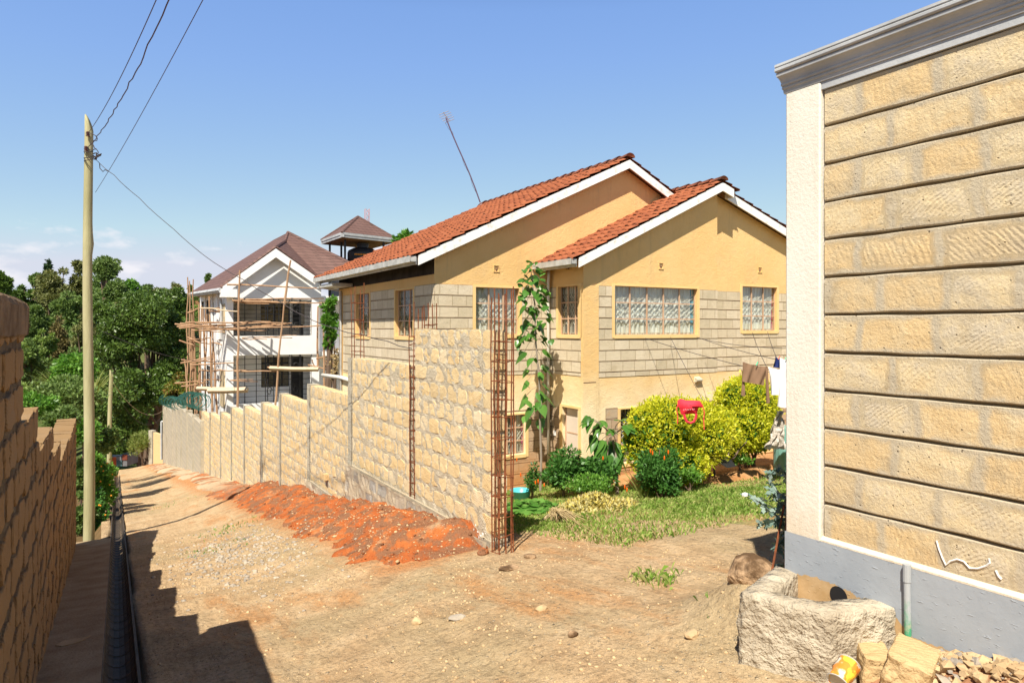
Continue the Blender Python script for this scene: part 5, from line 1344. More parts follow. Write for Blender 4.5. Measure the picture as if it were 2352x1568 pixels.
# crushed paint can
cc = fd((2700+1135/1.685)/1.7415, (1900+1330/1.685)/1.7415, 3.30)
can = empty('paint_can', cc, 'crushed yellow and orange paint can lying below the drain box', 'can')
ax = Vector((.75, .1, .33)).normalized(); ua = ax.cross(Vector((0, 0, 1))).normalized(); ub = ax.cross(ua)
def m_can():
    t = NT('can label'); c = t.ramp(t.noise(14, 3, .5), (.44, (.82, .55, .05)), (.50, (.72, .24, .03)), (.60, (.70, .26, .04)), (.68, (.75, .70, .60)))
    t.col(c).rough(.4, .5); t.bump(t.noise(12, 3), .6, .02); return t.m
b = MB(); b.grid(lambda a, t: tuple(cc+ax*(-.065+.13*t)+(ua*math.cos(a)*(1-.25*(t < .5)*max(0, math.sin(a*2+1)))+ub*math.sin(a)*.9)*.052*(1+.05*math.sin(5*a+t*6))), [2*math.pi*i/24 for i in range(25)], [0, .15, .3, .5, .7, .85, 1])
b.build('can_body', m_can(), can, smooth=True)
b = MB()
for t in (-.066, .066): b.tube([cc+ax*t+(ua*math.cos(a)+ub*math.sin(a)*.9)*.053 for a in [2*math.pi*i/20 for i in range(21)]], .0028, 5)
b.add([tuple(cc+ax*-.06+(ua*math.cos(a)+ub*math.sin(a)*.9)*.049) for a in [2*math.pi*i/20 for i in range(20)]], [tuple(range(20))])
b.build('can_rim', M['gutter'], can)
# boulder and reddish clod, stones in the open
def rockobj(name, c, r, sq, mat, seed, label, sub=3, rough=.16):
    b = MB(); b.rock(c, r, sq, seed, sub, rough); return b.build(name, M[mat], loc=c, smooth=False, label=label, cat='stone')
bp = fd(1728, 1318, 4.55); rockobj('boulder', bp, .155, (1.0, .95, .9), 'stone_brown', 3, 'brown boulder with a pale top leaning beside the drain box', 3, .10)
for (u, v, r, mat, lab, sq) in ((1109, 1272, .062, 'red', 'red earth clod fallen at the end of the soil heap', (1, 1, .8)), (1218, 1280, .055, 'stone_brown', 'dark stone with a white fleck near the rebar cage', (1.3, .8, .6)),
                                (1168, 1306, .09, 'stone_brown', 'flat brown stone half buried before the wall end', (1.3, .8, .25)), (560, 1093+900, 0, 0, 0, 0), (1050, 2*710, .05, 'stone_grey', 'lone grey stone in the open dirt of the lane', (1.3, .8, .5)), (1590, 1460+0, .05, 'stone_tan', 'small tan stone on the dirt in front of the drain box', (1.2, .8, .5)),
                                (650, 1147, .11, 'stone_grey', 'grey rock on the soil heap below the wall', (1.2, .8, .9)), (1245, 1400, .045, 'stone_tan', 'small pale stone in the open dirt', (1, .8, .6)), (1316, 1460, .04, 'stone_brown', 'small brown stone in the bottom middle of the dirt', (1, .8, .6)), (958, 1430, .045, 'stone_tan', 'yellowish stone at the lower middle of the lane', (1, .8, .7)), (1772, 1400+90, .04, 'stone_tan', 'yellow fragment beside the drain box corner', (1, .8, .5))):
    if not r: continue
    p = gp(u, v); rockobj('stone', (p.x, p.y, p.z+r*sq[2]*.35), r, sq, mat, int(u), lab, 2, .15)
M['redbrown'] = simple('red brown soil', (.22, .10, .05), (.40, .22, .12), 7, .95, .1, .8, 30, .02)
def rubz(x, y): g = gz(x, y)-.02; return g+max(0, (.07-.30*(y-1.47))-g)*float(sst((x-3.0)/.55))+.02*float(vn(x*9, y*9, 2))
# rubble under the plinth
b = MB(); rs = random.Random(4)
def rub(mat, n, name, label, smin, smax):
    b = MB()
    for _ in range(n):
        y = rs.uniform(.9, 1.95); x = RX-.03-abs(rs.gauss(.0, .17))-.02
        s = smin+(smax-smin)*rs.random()**2; z = max(rubz(x, y), gz(x, y))+.015
        b.rock((x, y, z), s, (rs.uniform(.8, 1.4), rs.uniform(.7, 1), rs.uniform(.5, .9)), rs.randint(0, 9999), 1, .35)
    return b.build(name, M[mat], loc=(RX-.2, 1.4, 0), label=label, cat='rubble', kind='stuff')
rub('stone_tan', 420, 'rubble', 'broken yellow stone rubble heaped along the grey plinth', .006, .042)
rub('stone_grey', 110, 'rubble', 'grey stone chips among the rubble by the plinth', .006, .035)
b = MB(); b.grid(lambda x, y: (x, y, rubz(x, y)), axis([(3.05, RX-.02, .03)]), axis([(.3, 2.02, .03)])); b.build('rubble_soil', M['redbrown'], smooth=True, loc=(3.3, 1.2, 0), label='reddish soil banked under the rubble along the plinth', cat='soil', kind='stuff')
# cardboard scrap on the slab, kiosk at the foot of the lane
p = fd((165)*1.0, 1473, 3.9); zs_ = slabz(p.y)
q = ray(165, 1473); k = 1.0
while 1.6+q[2]*k > slabz(q[1]*k)+.01 and k < 20: k += .01
cx_, cy_, cz_ = q[0]*k, q[1]*k, slabz(q[1]*k)+.012
b = MB(); pts = [(-.13, -.02), (-.07, .03), (.0, .035), (.10, .02), (.15, .03), (.08, -.03), (.02, -.05), (-.08, -.055)]
b.prism([(cx_+x*.9+.0, cy_+y*1.3) for x, y in pts], 'z', cz_, cz_+.006); b.build('cardboard_scrap', M['stone_tan'], loc=(cx_, cy_, cz_), label='torn piece of cardboard lying on the slab beside the drain', cat='cardboard')
kz = 1.6-(1069-753)/1568*52
ks = empty('kiosk', fd(272, 1069, 52), 'small dark kiosk painted with orange and white panels at the foot of the lane', 'kiosk')
for (u0, u1, v0, v1, col, nm) in ((258, 267, 1049, 1068, (.30, .06, .02), 'orange_panel'), (267.2, 292, 1046, 1070, (.12, .12, .13), 'grey_panel'), (281, 292, 1044, 1056, (.14, .035, .02), 'red_panel'), (258, 281, 1044, 1049, (.10, .16, .25), 'blue_panel'), (268, 280, 1058, 1070, (.05, .10, .11), 'dark_panel')):
    a, e = fd(u0, v1, 52-.06*(nm in ('red_panel', 'dark_panel'))), fd(u1, v0, 52-.06*(nm in ('red_panel', 'dark_panel'))); b = MB(); vwall(b, Vector((a.x, a.y, 0)), Vector((e.x, e.y, 0)), a.z, e.z, 1.5 if nm == 'grey_panel' else .05); b.build(nm, simple(nm, col, tuple(c*1.5 for c in col), 1.5, bump=0), ks)
# ================================================================ VEGETATION
def leafcards(b, P, size, aspect=.5, up=.3, out=None, jit=1.0, fold=0., rng=RNG, tip=True):
    """diamond leaves at the points P, pointing outward with scatter"""
    n = len(P); size = np.broadcast_to(size, (n,))[:, None]
    d = rng.normal(0, jit, (n, 3))
    if out is not None: d = d+out
    d[:, 2] += up; d /= np.linalg.norm(d, axis=1)[:, None]+1e-9
    r = rng.normal(0, 1, (n, 3)); s = np.cross(d, r); s /= np.linalg.norm(s, axis=1)[:, None]+1e-9
    nn = np.cross(d, s)
    a = P; m = P+d*size*.5; e = P+d*size-nn*size*fold
    if out is not None:
        nn = out/(np.linalg.norm(out, axis=1)[:, None]+1e-9)+rng.normal(0, .42, (n, 3)); nn[:, 2] += .35; nn /= np.linalg.norm(nn, axis=1)[:, None]+1e-9
        d = rng.normal(0, 1, (n, 3))+out*.35; d[:, 2] += up*.6; d -= nn*(d*nn).sum(1)[:, None]; d /= np.linalg.norm(d, axis=1)[:, None]+1e-9
        s = np.cross(d, nn)
    w = s*size*aspect*.5
    V = np.stack([a, m+w+nn*size*fold*.3, e, m-w+nn*size*fold*.3], 1).reshape(-1, 3)
    b.addarr(V, np.arange(4*n).reshape(n, 4))
def clump_points(C, R, n, rng=RNG, shell=.55):
    """n points in blobs: centres C (k,3), radii R (k,3)"""
    k = len(C); w = (R[:, 0]*R[:, 2]); w = w/w.sum(); i = rng.choice(k, n, p=w)
    d = rng.normal(0, 1, (n, 3)); d /= np.linalg.norm(d, axis=1)[:, None]
    r = (shell+(1-shell)*rng.random(n)**.6)[:, None]
    return C[i]+d*R[i]*r, d
def crown(b, c, rx, ry, rz, n, size, clumps=26, csize=.34, rng=RNG, aspect=.5, up=.2, top=False, flat=.75, shape='round'):
    C = []; R = []
    while len(C) < clumps:
        d = rng.normal(0, 1, 3); d /= np.linalg.norm(d); r = rng.random()**.45
        p = d*r
        if shape == 'cone':
            h = rng.random()**1.3; a = rng.random()*6.28; rad_ = (1-h)*(.35+.65*rng.random())
            p = np.array([math.cos(a)*rad_, math.sin(a)*rad_, h*2-1])
        if shape == 'dome' and p[2] < -.35: continue
        C.append(np.array(c)+p*np.array([rx, ry, rz])*(1-csize*.5)); k = csize*rng.uniform(.65, 1.3)
        if shape == 'cone': k *= (1.15-h)
        R.append(np.array([rx, ry, min(rz, rx)*flat])*k)
    P, d = clump_points(np.array(C), np.array(R), n, rng)
    leafcards(b, P, size*rng.uniform(.6, 1.3, n), aspect, up, out=d*1.2, rng=rng)
    return C
def limbs(b, base, top, C, r, rng=random, n=9):
    base, top = Vector(base), Vector(top)
    b.tube([base, base.lerp(top, .35)+Vector((rng.uniform(-.1, .1), rng.uniform(-.1, .1), 0))*r*6, base.lerp(top, .7), top], [r, r*.8, r*.55, r*.2], 7)
    for c in random.sample(list(C), min(n, len(C))):
        s = base.lerp(top, rng.uniform(.35, .8)); c = Vector(c)
        b.tube([s, s.lerp(c, .5)+Vector((0, 0, -.05*(c-s).length)), c], [r*.42, r*.28, r*.08], 5)
G_dark = leafmat('dark glossy foliage', [(.04, .075, .012), (.085, .15, .025), (.16, .25, .05)], .2, .4, .4, .3)
G_mid = leafmat('mid green foliage', [(.06, .105, .025), (.13, .21, .05), (.23, .32, .10)], .3, .5, .3, .3)
G_olive = leafmat('olive foliage', [(.09, .11, .035), (.19, .21, .07), (.32, .32, .14)], .3, .55, .25, .3)
G_brown = leafmat('brownish cypress foliage', [(.09, .08, .03), (.19, .155, .06), (.28, .24, .10)], .25, .6, .2, .3)
G_light = leafmat('light green foliage', [(.09, .16, .03), (.19, .29, .06), (.33, .42, .13)], .35, .5, .3, .4)
G_conifer = leafmat('conifer foliage', [(.02, .045, .018), (.035, .075, .028), (.06, .11, .04)], .15, .6, .2, .3)
G_fresh = leafmat('fresh leaf green', [(.06, .17, .02), (.12, .29, .035), (.24, .44, .08)], .35, .4, .4, 2)
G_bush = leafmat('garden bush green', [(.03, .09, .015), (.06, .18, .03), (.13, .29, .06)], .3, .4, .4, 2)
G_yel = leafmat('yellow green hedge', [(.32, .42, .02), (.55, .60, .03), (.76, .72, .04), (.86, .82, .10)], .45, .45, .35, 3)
G_pale = leafmat('grassy yellow green', [(.10, .16, .03), (.22, .28, .06), (.36, .38, .14)], .35, .5, .25, 1)
G_mango = leafmat('mango foliage', [(.03, .07, .01), (.10, .16, .02), (.22, .24, .04), (.30, .10, .04)], .3, .4, .4, 1)
G_grass = leafmat('grass blades', [(.09, .18, .02), (.19, .33, .045), (.33, .44, .11), (.50, .46, .20)], .3, .6, .2, 1.6)
G_dry = leafmat('dry straw', [(.30, .20, .09), (.48, .36, .18), (.60, .48, .28)], .2, .7, .15, 3)
G_thistle = leafmat('blue grey thistle leaf', [(.10, .17, .14), (.17, .26, .22), (.30, .38, .33)], .2, .5, .3, 3)
G_litter = leafmat('yellow leaf litter', [(.45, .32, .10), (.62, .52, .12), (.66, .60, .30), (.30, .26, .08)], .2, .6, .2, 3)
tre = 'trees on the slope beyond the lane'
def tree(name, label, cat, u, vtop, vbot, width, depth, mat, n, leaf, shape='round', clumps=26, csize=.27, aspect=.5, bark='bark', up=.2, ry=1., gr=tre, ground=None, flat=.75, trunk=True, seed=0, kind_lift=0):
    rng = np.random.default_rng(seed+int(u)*7+int(vtop)); k = depth/1568
    top = fd(u, vtop, depth); bot = fd(u, vbot, depth); rz = (top.z-bot.z)/2; rx = width*k/2
    c = (top.x, top.y, bot.z+rz); gzz = ground if ground is not None else min(gz(top.x, top.y), bot.z-.3)
    root = empty(name, (c[0], c[1], gzz), label, cat, gr)
    b = MB(); C = crown(b, c, rx, rx*ry, rz, int(n*1.15), leaf*.85, int(clumps*1.5), csize, rng, aspect, up, shape=shape, flat=flat); b.build('crown', mat, root)
    b = MB(); r = max(.03, (top.z-gzz)*.022); limbs(b, (c[0], c[1], gzz-.2), (c[0], c[1], top.z-rz*.35), C, r); b.build('trunk', M[bark], root)
    return root
T = tree
# skyline and slope, far to near
T('conifer_tree', 'dark pointed conifer rising highest on the left skyline', 'tree', 111, 583, 690, 34, 92, G_conifer, 5200, .55, 'cone', 30, .5, seed=1)
T('round_tree', 'small round topped tree beside the pointed conifer', 'tree', 82, 627, 665, 26, 95, G_mid, 1800, .5, 'dome', 12, .4)
T('broad_tree', 'broad olive tree in front of the pointed conifer', 'tree', 128, 602, 760, 74, 84, G_olive, 9000, .5, clumps=34)
T('tall_tree', 'tall loose light green tree just left of the utility pole', 'tree', 184, 588, 730, 40, 86, G_olive, 4800, .5, clumps=26, csize=.3)
T('feathery_tree', 'feathery pale topped tree just right of the utility pole', 'tree', 244, 582, 668, 62, 82, G_mid, 5600, .42, 'dome', 30, .26)
T('wispy_tree', 'grey green tree below the feathery tree on the skyline', 'tree', 268, 634, 730, 54, 78, G_mid, 5000, .42, clumps=24)
T('bright_tree', 'rounded dark green tree on the skyline above the dark tree', 'tree', 305, 637, 720, 40, 80, G_fresh, 3600, .42, clumps=20)
T('palm_like_tree', 'spiky small tree on the skyline over the dark tree', 'tree', 337, 650, 700, 26, 84, G_mid, 2000, .45, clumps=14)
T('flat_tree', 'low brown green flat crowned tree on the skyline', 'tree', 369, 661, 705, 38, 88, G_olive, 2600, .42, 'dome', 14, .35)
T('lone_tree', 'small lone tree on the crest left of the white house', 'tree', 402, 646, 682, 22, 120, G_olive, 1500, .5, 'dome', 12, .3)
T('lone_tree', 'tiny tree peeking above the brown roof of the white house', 'tree', 480, 622, 668, 15, 110, G_mid, 900, .5, clumps=10)
T('lone_tree', 'tiny tree beside the scaffold poles on the crest', 'tree', 438, 655, 690, 12, 115, G_mid, 700, .5, clumps=8)
T('dark_tree', 'dark broad tree on the skyline at the left', 'tree', 56, 651, 740, 58, 88, G_dark, 5600, .5, clumps=24)
T('dark_tree', 'leftmost dark tree cut by the frame edge above the wall', 'tree', 2, 618, 700, 38, 70, G_dark, 3600, .42, clumps=18)
T('dark_tree', 'second dark tree under the skyline left of the pole', 'tree', 155, 650, 780, 64, 76, G_mid, 6500, .42, clumps=26)
T('olive_tree', 'olive tree low on the far left slope', 'tree', 72, 683, 810, 58, 72, G_mid, 6000, .42, clumps=26)
T('cypress_tree', 'brownish layered cypress in the middle of the left slope', 'tree', 134, 700, 850, 74, 66, G_brown, 9000, .34, 'cone', 40, .36, up=-.1)
T('bright_tree', 'bright green topped tree in front of the brown cypress', 'tree', 103, 746, 860, 46, 60, G_light, 4200, .3, clumps=20)
T('olive_tree', 'olive green tree directly behind the utility pole', 'tree', 205, 700, 850, 70, 64, G_olive, 7500, .34, clumps=30)
T('olive_tree', 'grey green tree low at the left behind the bushes', 'tree', 60, 770, 900, 66, 56, G_mid, 6000, .3, clumps=26)
T('olive_tree', 'light olive tree right of centre on the slope', 'tree', 262, 690, 800, 70, 72, G_olive, 6000, .38, clumps=26)
T('cypress_tree', 'small brownish tree left of the bright topped tree', 'tree', 40, 712, 800, 40, 68, G_brown, 3500, .36, clumps=18)
# the big dark evergreen over the foot of the lane
rng = np.random.default_rng(77)
big = empty('large_dark_tree', fd(330, 1070, 57), 'very large dark evergreen tree hanging over the foot of the lane', 'tree')
b = MB(); C_all = []
for (u, v, w, hh, d, n) in ((330, 760, 150, 180, 55, 15000), (262, 800, 100, 170, 54, 8000), (400, 790, 110, 200, 57, 11000), (300, 900, 120, 130, 53, 8000), (380, 880, 110, 120, 55, 6500), (350, 690, 90, 70, 58, 5200), (410, 700, 70, 80, 60, 4200), (250, 720, 60, 70, 57, 3500), (285, 980, 90, 110, 54, 3200)):
    k = d/1568; p = fd(u, v, d); C_all += crown(b, tuple(p), w*k/2, w*k/2*1.1, hh*k/2, n, .27, 24, .36, rng, .5, .1)
b.build('crown', G_dark, big)
b = MB(); bs_ = fd(340, 1065, 58)
for (u, v) in ((300, 850), (350, 800), (385, 860)): limbs(b, fd(330+(u-330)*.2, 1080, 58), fd(u, v, 57), C_all, .30, n=8)
b.build('trunk', M['bark'], big)
T('lane_end_tree', 'dark tree closing the foot of the lane left of the kiosk', 'tree', 262, 930, 1055, 60, 60, G_dark, 4200, .3, clumps=20)
T('lane_end_tree', 'dark tree behind the far wall at the foot of the lane', 'tree', 330, 960, 1075, 84, 64, G_dark, 5500, .3, clumps=24)
T('hedge_tree', 'dark undergrowth tree behind the grey wall and scaffold', 'tree', 420, 830, 960, 80, 60, G_dark, 5000, .3, clumps=24)
T('garden_tree', 'garden tree with reddish young leaves beside the scaffold', 'tree', 422, 848, 945, 76, 44, G_mango, 5200, .26, clumps=22, gr=None, up=-.4)
T('sapling', 'light green sapling at the foot of the lane', 'tree', 318, 943, 1005, 38, 54, G_light, 900, .26, 'cone', 12, .4, gr=None)
T('reed_bush', 'yellow green feathery bush beside the far wall', 'bush', 327, 983, 1062, 54, 50, G_pale, 2600, .3, 'dome', 12, .45, aspect=.15, up=1.2, gr=None)
# undergrowth as one mass
def mass(name, label, mat, spots, leaf, aspect=.5, up=.2, seed=3, cat='undergrowth', csize=.4):
    rng = np.random.default_rng(seed); b = MB()
    for (u, v, w, h, d, n) in spots:
        k = d/1568; p = fd(u, v, d); crown(b, tuple(p), w*k/2, w*k/2, h*k/2, n, leaf*d/20, 16, csize, rng, aspect, up)
    p = fd(spots[0][0], spots[0][1], spots[0][4])
    return b.build(name, mat, loc=p, label=label, cat=cat, kind='stuff')
mass('slope_scrub', 'mass of mixed green scrub filling the slope under the trees', G_mid, [(60, 850, 130, 110, 60, 3500), (150, 860, 130, 120, 60, 4000), (230, 870, 110, 130, 60, 3500), (100, 760, 130, 90, 75, 3000), (200, 780, 120, 90, 75, 3000), (300, 700, 140, 70, 90, 3000), (30, 700, 80, 80, 95, 1500), (400, 720, 110, 60, 90, 2400), (110, 690, 140, 60, 98, 2500), (420, 690, 90, 30, 120, 1200), (230, 690, 90, 70, 95, 2000), (215, 660, 90, 60, 100, 1600)], .11)
mass('slope_scrub', 'pale green scrub patches between the trees', G_light, [(50, 900, 90, 70, 40, 2200), (30, 810, 60, 60, 50, 1200), (430, 720, 50, 60, 80, 1200), (400, 705, 80, 30, 100, 900)], .11, seed=5)
mass('dark_understory', 'dark shaded understory below the big tree', G_dark, [(300, 1010, 120, 110, 62, 3500), (370, 960, 120, 110, 62, 3500), (235, 960, 80, 110, 58, 2500), (330, 900, 160, 100, 66, 3500), (270, 1040, 60, 60, 56, 1500), (225, 900, 70, 130, 60, 2500), (200, 960, 70, 90, 50, 2200)], .12, seed=6)
# plume grass and bushes nearer the wall
def strap_plant(name, label, cat, base, n, length, width, mat, spread=.5, droop=.5, seed=1, group=None, stemmat=None, up=1., seg=6):
    rs = random.Random(seed); b = MB()
    for i in range(n):
        a = rs.uniform(0, 6.28); t = rs.uniform(.05, spread); L = length*rs.uniform(.6, 1.1); w = width*rs.uniform(.7, 1.2)
        d = Vector((math.cos(a)*math.sin(t), math.sin(a)*math.sin(t), math.cos(t)*up)); s = Vector((-math.sin(a), math.cos(a), 0)); p = Vector(base)+Vector((math.cos(a), math.sin(a), 0))*width; vs = []
        for k in range(seg+1):
            q = k/seg; ww = w*(1-q)**.6*(.5+q if q < .5 else 1); vs += [tuple(p-s*ww*.5), tuple(p+s*ww*.5)]
            p = p+d*(L/seg); d = (d+Vector((math.cos(a)*.1, math.sin(a)*.1, -droop*(.25+q)*.5/seg*6*.4))).normalized()
        b.add(vs, [(2*k, 2*k+1, 2*k+3, 2*k+2) for k in range(seg)])
    return b.build(name, mat, loc=base, label=label, cat=cat, group=group)
for (u, v, d, L, w, lab) in ((170, 905, 27, 2.0, .06, 'tall plume grass clump left of the utility pole'), (140, 900, 30, 2.0, .06, 'yellow green plume grass behind the near bushes'), (212, 910, 30, 1.8, .06, 'plume grass clump right behind the utility pole')):
    strap_plant('plume_grass', lab, 'grass clump', fd(u, v+20, d), 110, L, w, G_pale if d > 26 else G_light, .75, .9, int(u))
bspots = [(150, 905, 140, 90, 22, 5200, G_mid, 'mid green bush above the lower part of the left wall'), (80, 930, 90, 70, 18, 3600, G_fresh, 'bright leafy bush right behind the left wall'), (170, 850, 90, 90, 26, 5000, G_fresh, 'large leafed bush left of the pole'), (140, 965, 70, 60, 16.5, 2600, G_mid, 'drooping leafed bush behind the lowest wall steps'),
          (190, 985, 80, 90, 18, 3600, G_fresh, 'leafy bush directly left of the pole foot'), (232, 1010, 66, 80, 24, 3400, G_mid, 'creeper bush right of the pole along the lane'), (222, 1080, 70, 110, 20, 5200, G_fresh, 'flowering creeper bush beside the drain channel'), (188, 1090, 40, 130, 17.0, 3200, G_mid, 'tall leafy bush between the wall end and pole'), (215, 1170, 62, 110, 17.2, 4200, G_bush, 'low bush at the pole foot spilling over the drain'), (188, 1180, 44, 120, 16.2, 3200, G_mid, 'shaded leafy bush between the last wall step and the pole'), (226, 1215, 60, 64, 16.6, 2800, G_bush, 'low dark bush right at the foot of the pole'), (236, 1130, 50, 90, 20, 2800, G_fresh, 'bush spilling over the drain below the creeper')]
for i, (u, v, w, h, d, n, mt, lab) in enumerate(bspots):
    T('bush', lab, 'bush', u, v-h/2, v+h/2, w, d, mt, n, .0065*d, 'round', 16, .45, .6, gr='bushes left of the lane', seed=i, ground=fd(u, v+h/2, d).z-.3)
b = MB()
for _ in range(15):
    u = random.uniform(195, 258); v = random.uniform(1040, 1200); p = fd(u, v, 16.4 if v > 1120 else 18.6); b.rock(p, .022, (1, 1, 1), random.randint(0, 999), 1, .1)
b.build('orange_blossoms', simple('orange petals', (.75, .30, .03), None, bump=0), loc=fd(225, 1100, 18), label='scattered orange blossoms on the creeper by the drain', cat='blossoms', kind='stuff')
# leafy tips behind the tiled roof and beside the white house
T('leafy_tree', 'glossy leafy tree showing between the white and tiled houses', 'tree', 757, 648, 830, 36, 24, G_fresh, 1900, .20, clumps=14, gr=None, up=.6)
T('leafy_tree', 'leaf tips poking above the tiled roof edge below the tank', 'tree', 850, 584, 640, 36, 24.5, G_fresh, 260, .22, 'dome', 14, .3, gr=None, up=.8)
T('leafy_tree', 'small leaf tips above the tiled roof right of the shelter', 'tree', 928, 530, 590, 50, 24.5, G_fresh, 800, .22, 'dome', 12, .3, gr=None, up=.8)
T('dry_shrub', 'dried brown shrub beside the corner of the tiled house', 'shrub', 768, 770, 900, 26, 22, G_dry, 500, .10, clumps=12, gr=None)
# small houses on the crest
for (u, v, w, lab) in ((401, 684, 22, 'tiny brick house with pale roof on the distant crest'), (444, 688, 30, 'tiny pale roofed house on the distant crest by the scaffold')):
    p = fd(u, v, 118); hs_ = empty('distant_house', p, lab, 'house'); W_ = w*118/1568/2
    b = MB(); b.box(p.x-W_, p.x+W_, p.y, p.y+4, p.z-3, p.z+.7); b.build('wall', simple('far brick', (.35, .17, .08), None, bump=0), hs_)
    b = MB(); b.prism([(p.x-W_-.3, p.z+.7), (p.x+W_+.3, p.z+.7), (p.x, p.z+1.7)], 'y', p.y-.3, p.y+4.3); b.build('roof', simple('far roof', (.42, .30, .20), None, bump=0), hs_)
# ================================================================ THE YARD
def grass(name, label, n, dens, hmin, hmax, seed, mat, reg, w=.010):
    rng = np.random.default_rng(seed); x = rng.uniform(reg[0], reg[1], n*4); y = rng.uniform(reg[2], reg[3], n*4)
    d = dens(x, y); k = rng.random(len(x)) < d; x, y = x[k][:n], y[k][:n]; m = len(x); z = G(x, y)
    h = rng.uniform(hmin, hmax, m)*(.6+.8*vn(x*1.4, y*1.4, 9)); a = rng.uniform(0, 6.28, m); t = rng.uniform(.2, 1.1, m)
    dx, dy = np.cos(a)*h*np.sin(t), np.sin(a)*h*np.sin(t); sx, sy = -np.sin(a)*w, np.cos(a)*w
    V = np.stack([np.stack([x-sx*.5, y-sy*.5, z-.01], -1), np.stack([x+sx*.5, y+sy*.5, z-.01], -1), np.stack([x+dx*.5+sx*.4, y+dy*.5+sy*.4, z+h*.62], -1), np.stack([x+dx, y+dy, z+h*np.cos(t)*.95], -1)], 1).reshape(-1, 3)
    b = MB(); b.addarr(V, np.arange(4*m).reshape(m, 4)); return b.build(name, mat, label=label, cat='grass', kind='stuff')
Pa, Pb, Pc, Pd = gp(1215, 1225), gp(1430, 1262), gp(1600, 1215), gp(1800, 1178)
edge = sorted([(p.x, p.y) for p in (Pa, Pb, Pc, Pd)])
def lawn(x, y):
    e = np.interp(x, [3.8]+[p[0] for p in edge]+[13], [edge[0][1]+.35]+[p[1] for p in edge]+[edge[-1][1]-.3])
    d = y-e-.5*fbm(x*1.3, y*1.3, 61, 3)
    far = 1-sst((y-9.0-.4*fbm(x, y, 5, 2))/.8)*sst((x-7.5)/1.5)*.92
    return np.clip(sst((d+.12)/.35), 0, 1)*far*(.35+.9*sst((vn(x*1.1, y*1.1, 71)-.25)*2.2))
grass('lawn_grass', 'uneven green lawn grass in the yard of the tiled house', 60000, lawn, .03, .085, 1, G_grass, (3.85, 14, 4.6, 12.1), .009)
grass('dry_grass', 'dry yellowish grass fringing the lawn', 9000, lambda x, y: np.exp(-((lawn(x, y)-.3)/.25)**2)*(lawn(x, y) > .02), .02, .06, 2, G_dry, (3.9, 13, 4.4, 11), .007)
def tuftd(u, v, r):
    p = gp(u, v); return lambda x, y: np.exp(-((x-p.x)**2+(y-p.y)**2)/r**2)
p = gp(1505, 1333); grass('grass_tuft', 'single grass tuft on the bare dirt before the lawn', 420, tuftd(1505, 1333, .14), .03, .09, 3, G_grass, (p.x-.4, p.x+.4, p.y-.4, p.y+.4), .006)
for (u, v, r, n, lab) in ((530, 1215, .5, 260, 'thin green weeds on the chippings in the lane'), (500, 1262, .4, 160, 'sparse weeds low on the chippings'), (1655, 1352, .12, 160, 'small weeds beside the boulder'), (385, 1160, .5, 120, 'thin weeds far down the lane')):
    p = gp(u, v); grass('weeds', lab, n, tuftd(u, v, r), .02, .06, int(u), G_fresh, (p.x-1, p.x+1, p.y-1.5, p.y+1.5), .012)
# exposed terrace of soil under the hedge shrubs
M['terr'] = simple('orange yard soil', (.34, .16, .06), (.52, .30, .14), 2.2, .95, .1, .6, 22, .03)
def terz(X, Y):
    t = sst((X-8.2)/1.0)*sst((Y-8.75-.25*fbm(X*1.5, Y*0, 4, 2)*3)/.35)
    return G(X, Y)-.06+.20*t+.04*fbm(X*5, Y*5, 91, 3)
o = sheet('soil_bank', axis([(7.6, 16, .1)]), axis([(8.3, 11.6, .08)]), M['terr'], terz, kind=None); tag(o, 'raised bank of orange soil under the yellow hedge shrubs', 'soil bank')
# hedge shrubs
def shrub(name, label, blobs, n, leaf, mat, base, rng, stems=5, gr=None, inner=True):
    root = empty(name, base, label, 'shrub', gr); b = MB(); Cs = []
    for (u, v, w, h, d) in blobs:
        k = d/1568; p = fd(u, v, d); rx, rz = w*k/2, h*k/2; m = int(n*w*h/sum(q[2]*q[3] for q in blobs))
        dd = rng.normal(0, 1, (m, 3)); dd /= np.linalg.norm(dd, axis=1)[:, None]
        lump = 1+.22*fbm(dd[:, 0]*3+dd[:, 2]*2+u, dd[:, 1]*3-dd[:, 2]*2, 5, 4)*2
        rr = (.80+.22*rng.random(m)+.14*(rng.random(m) < .05))*lump; P = np.array(p)+dd*np.array([rx, rx, rz])*rr[:, None]
        leafcards(b, P, leaf*rng.uniform(.6, 1.3, m), .55, .35, out=dd*1.0, jit=.8, fold=.15, rng=rng); Cs.append(tuple(p))
    b.build('foliage', mat, root)
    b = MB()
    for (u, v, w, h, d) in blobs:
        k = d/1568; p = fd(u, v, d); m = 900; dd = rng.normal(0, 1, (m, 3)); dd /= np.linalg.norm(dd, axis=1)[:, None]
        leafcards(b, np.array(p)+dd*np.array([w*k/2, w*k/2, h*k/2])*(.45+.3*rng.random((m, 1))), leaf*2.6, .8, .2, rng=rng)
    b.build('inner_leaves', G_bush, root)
    b = MB(); bv = Vector(base)
    for i in range(stems):
        c = Vector(Cs[i % len(Cs)])+Vector((random.uniform(-.3, .3), random.uniform(-.2, .2), 0)); o_ = Vector((random.uniform(-.18, .18), random.uniform(-.1, .1), -.1))
        b.tube([bv+o_, (bv+o_).lerp(c, .5)+Vector((random.uniform(-.08, .08), 0, 0)), c], [.024, .02, .01], 6)
    b.build('stems', M['bark'], root); return root
rng = np.random.default_rng(5)
q = fd(1625, 1110, 12.9)
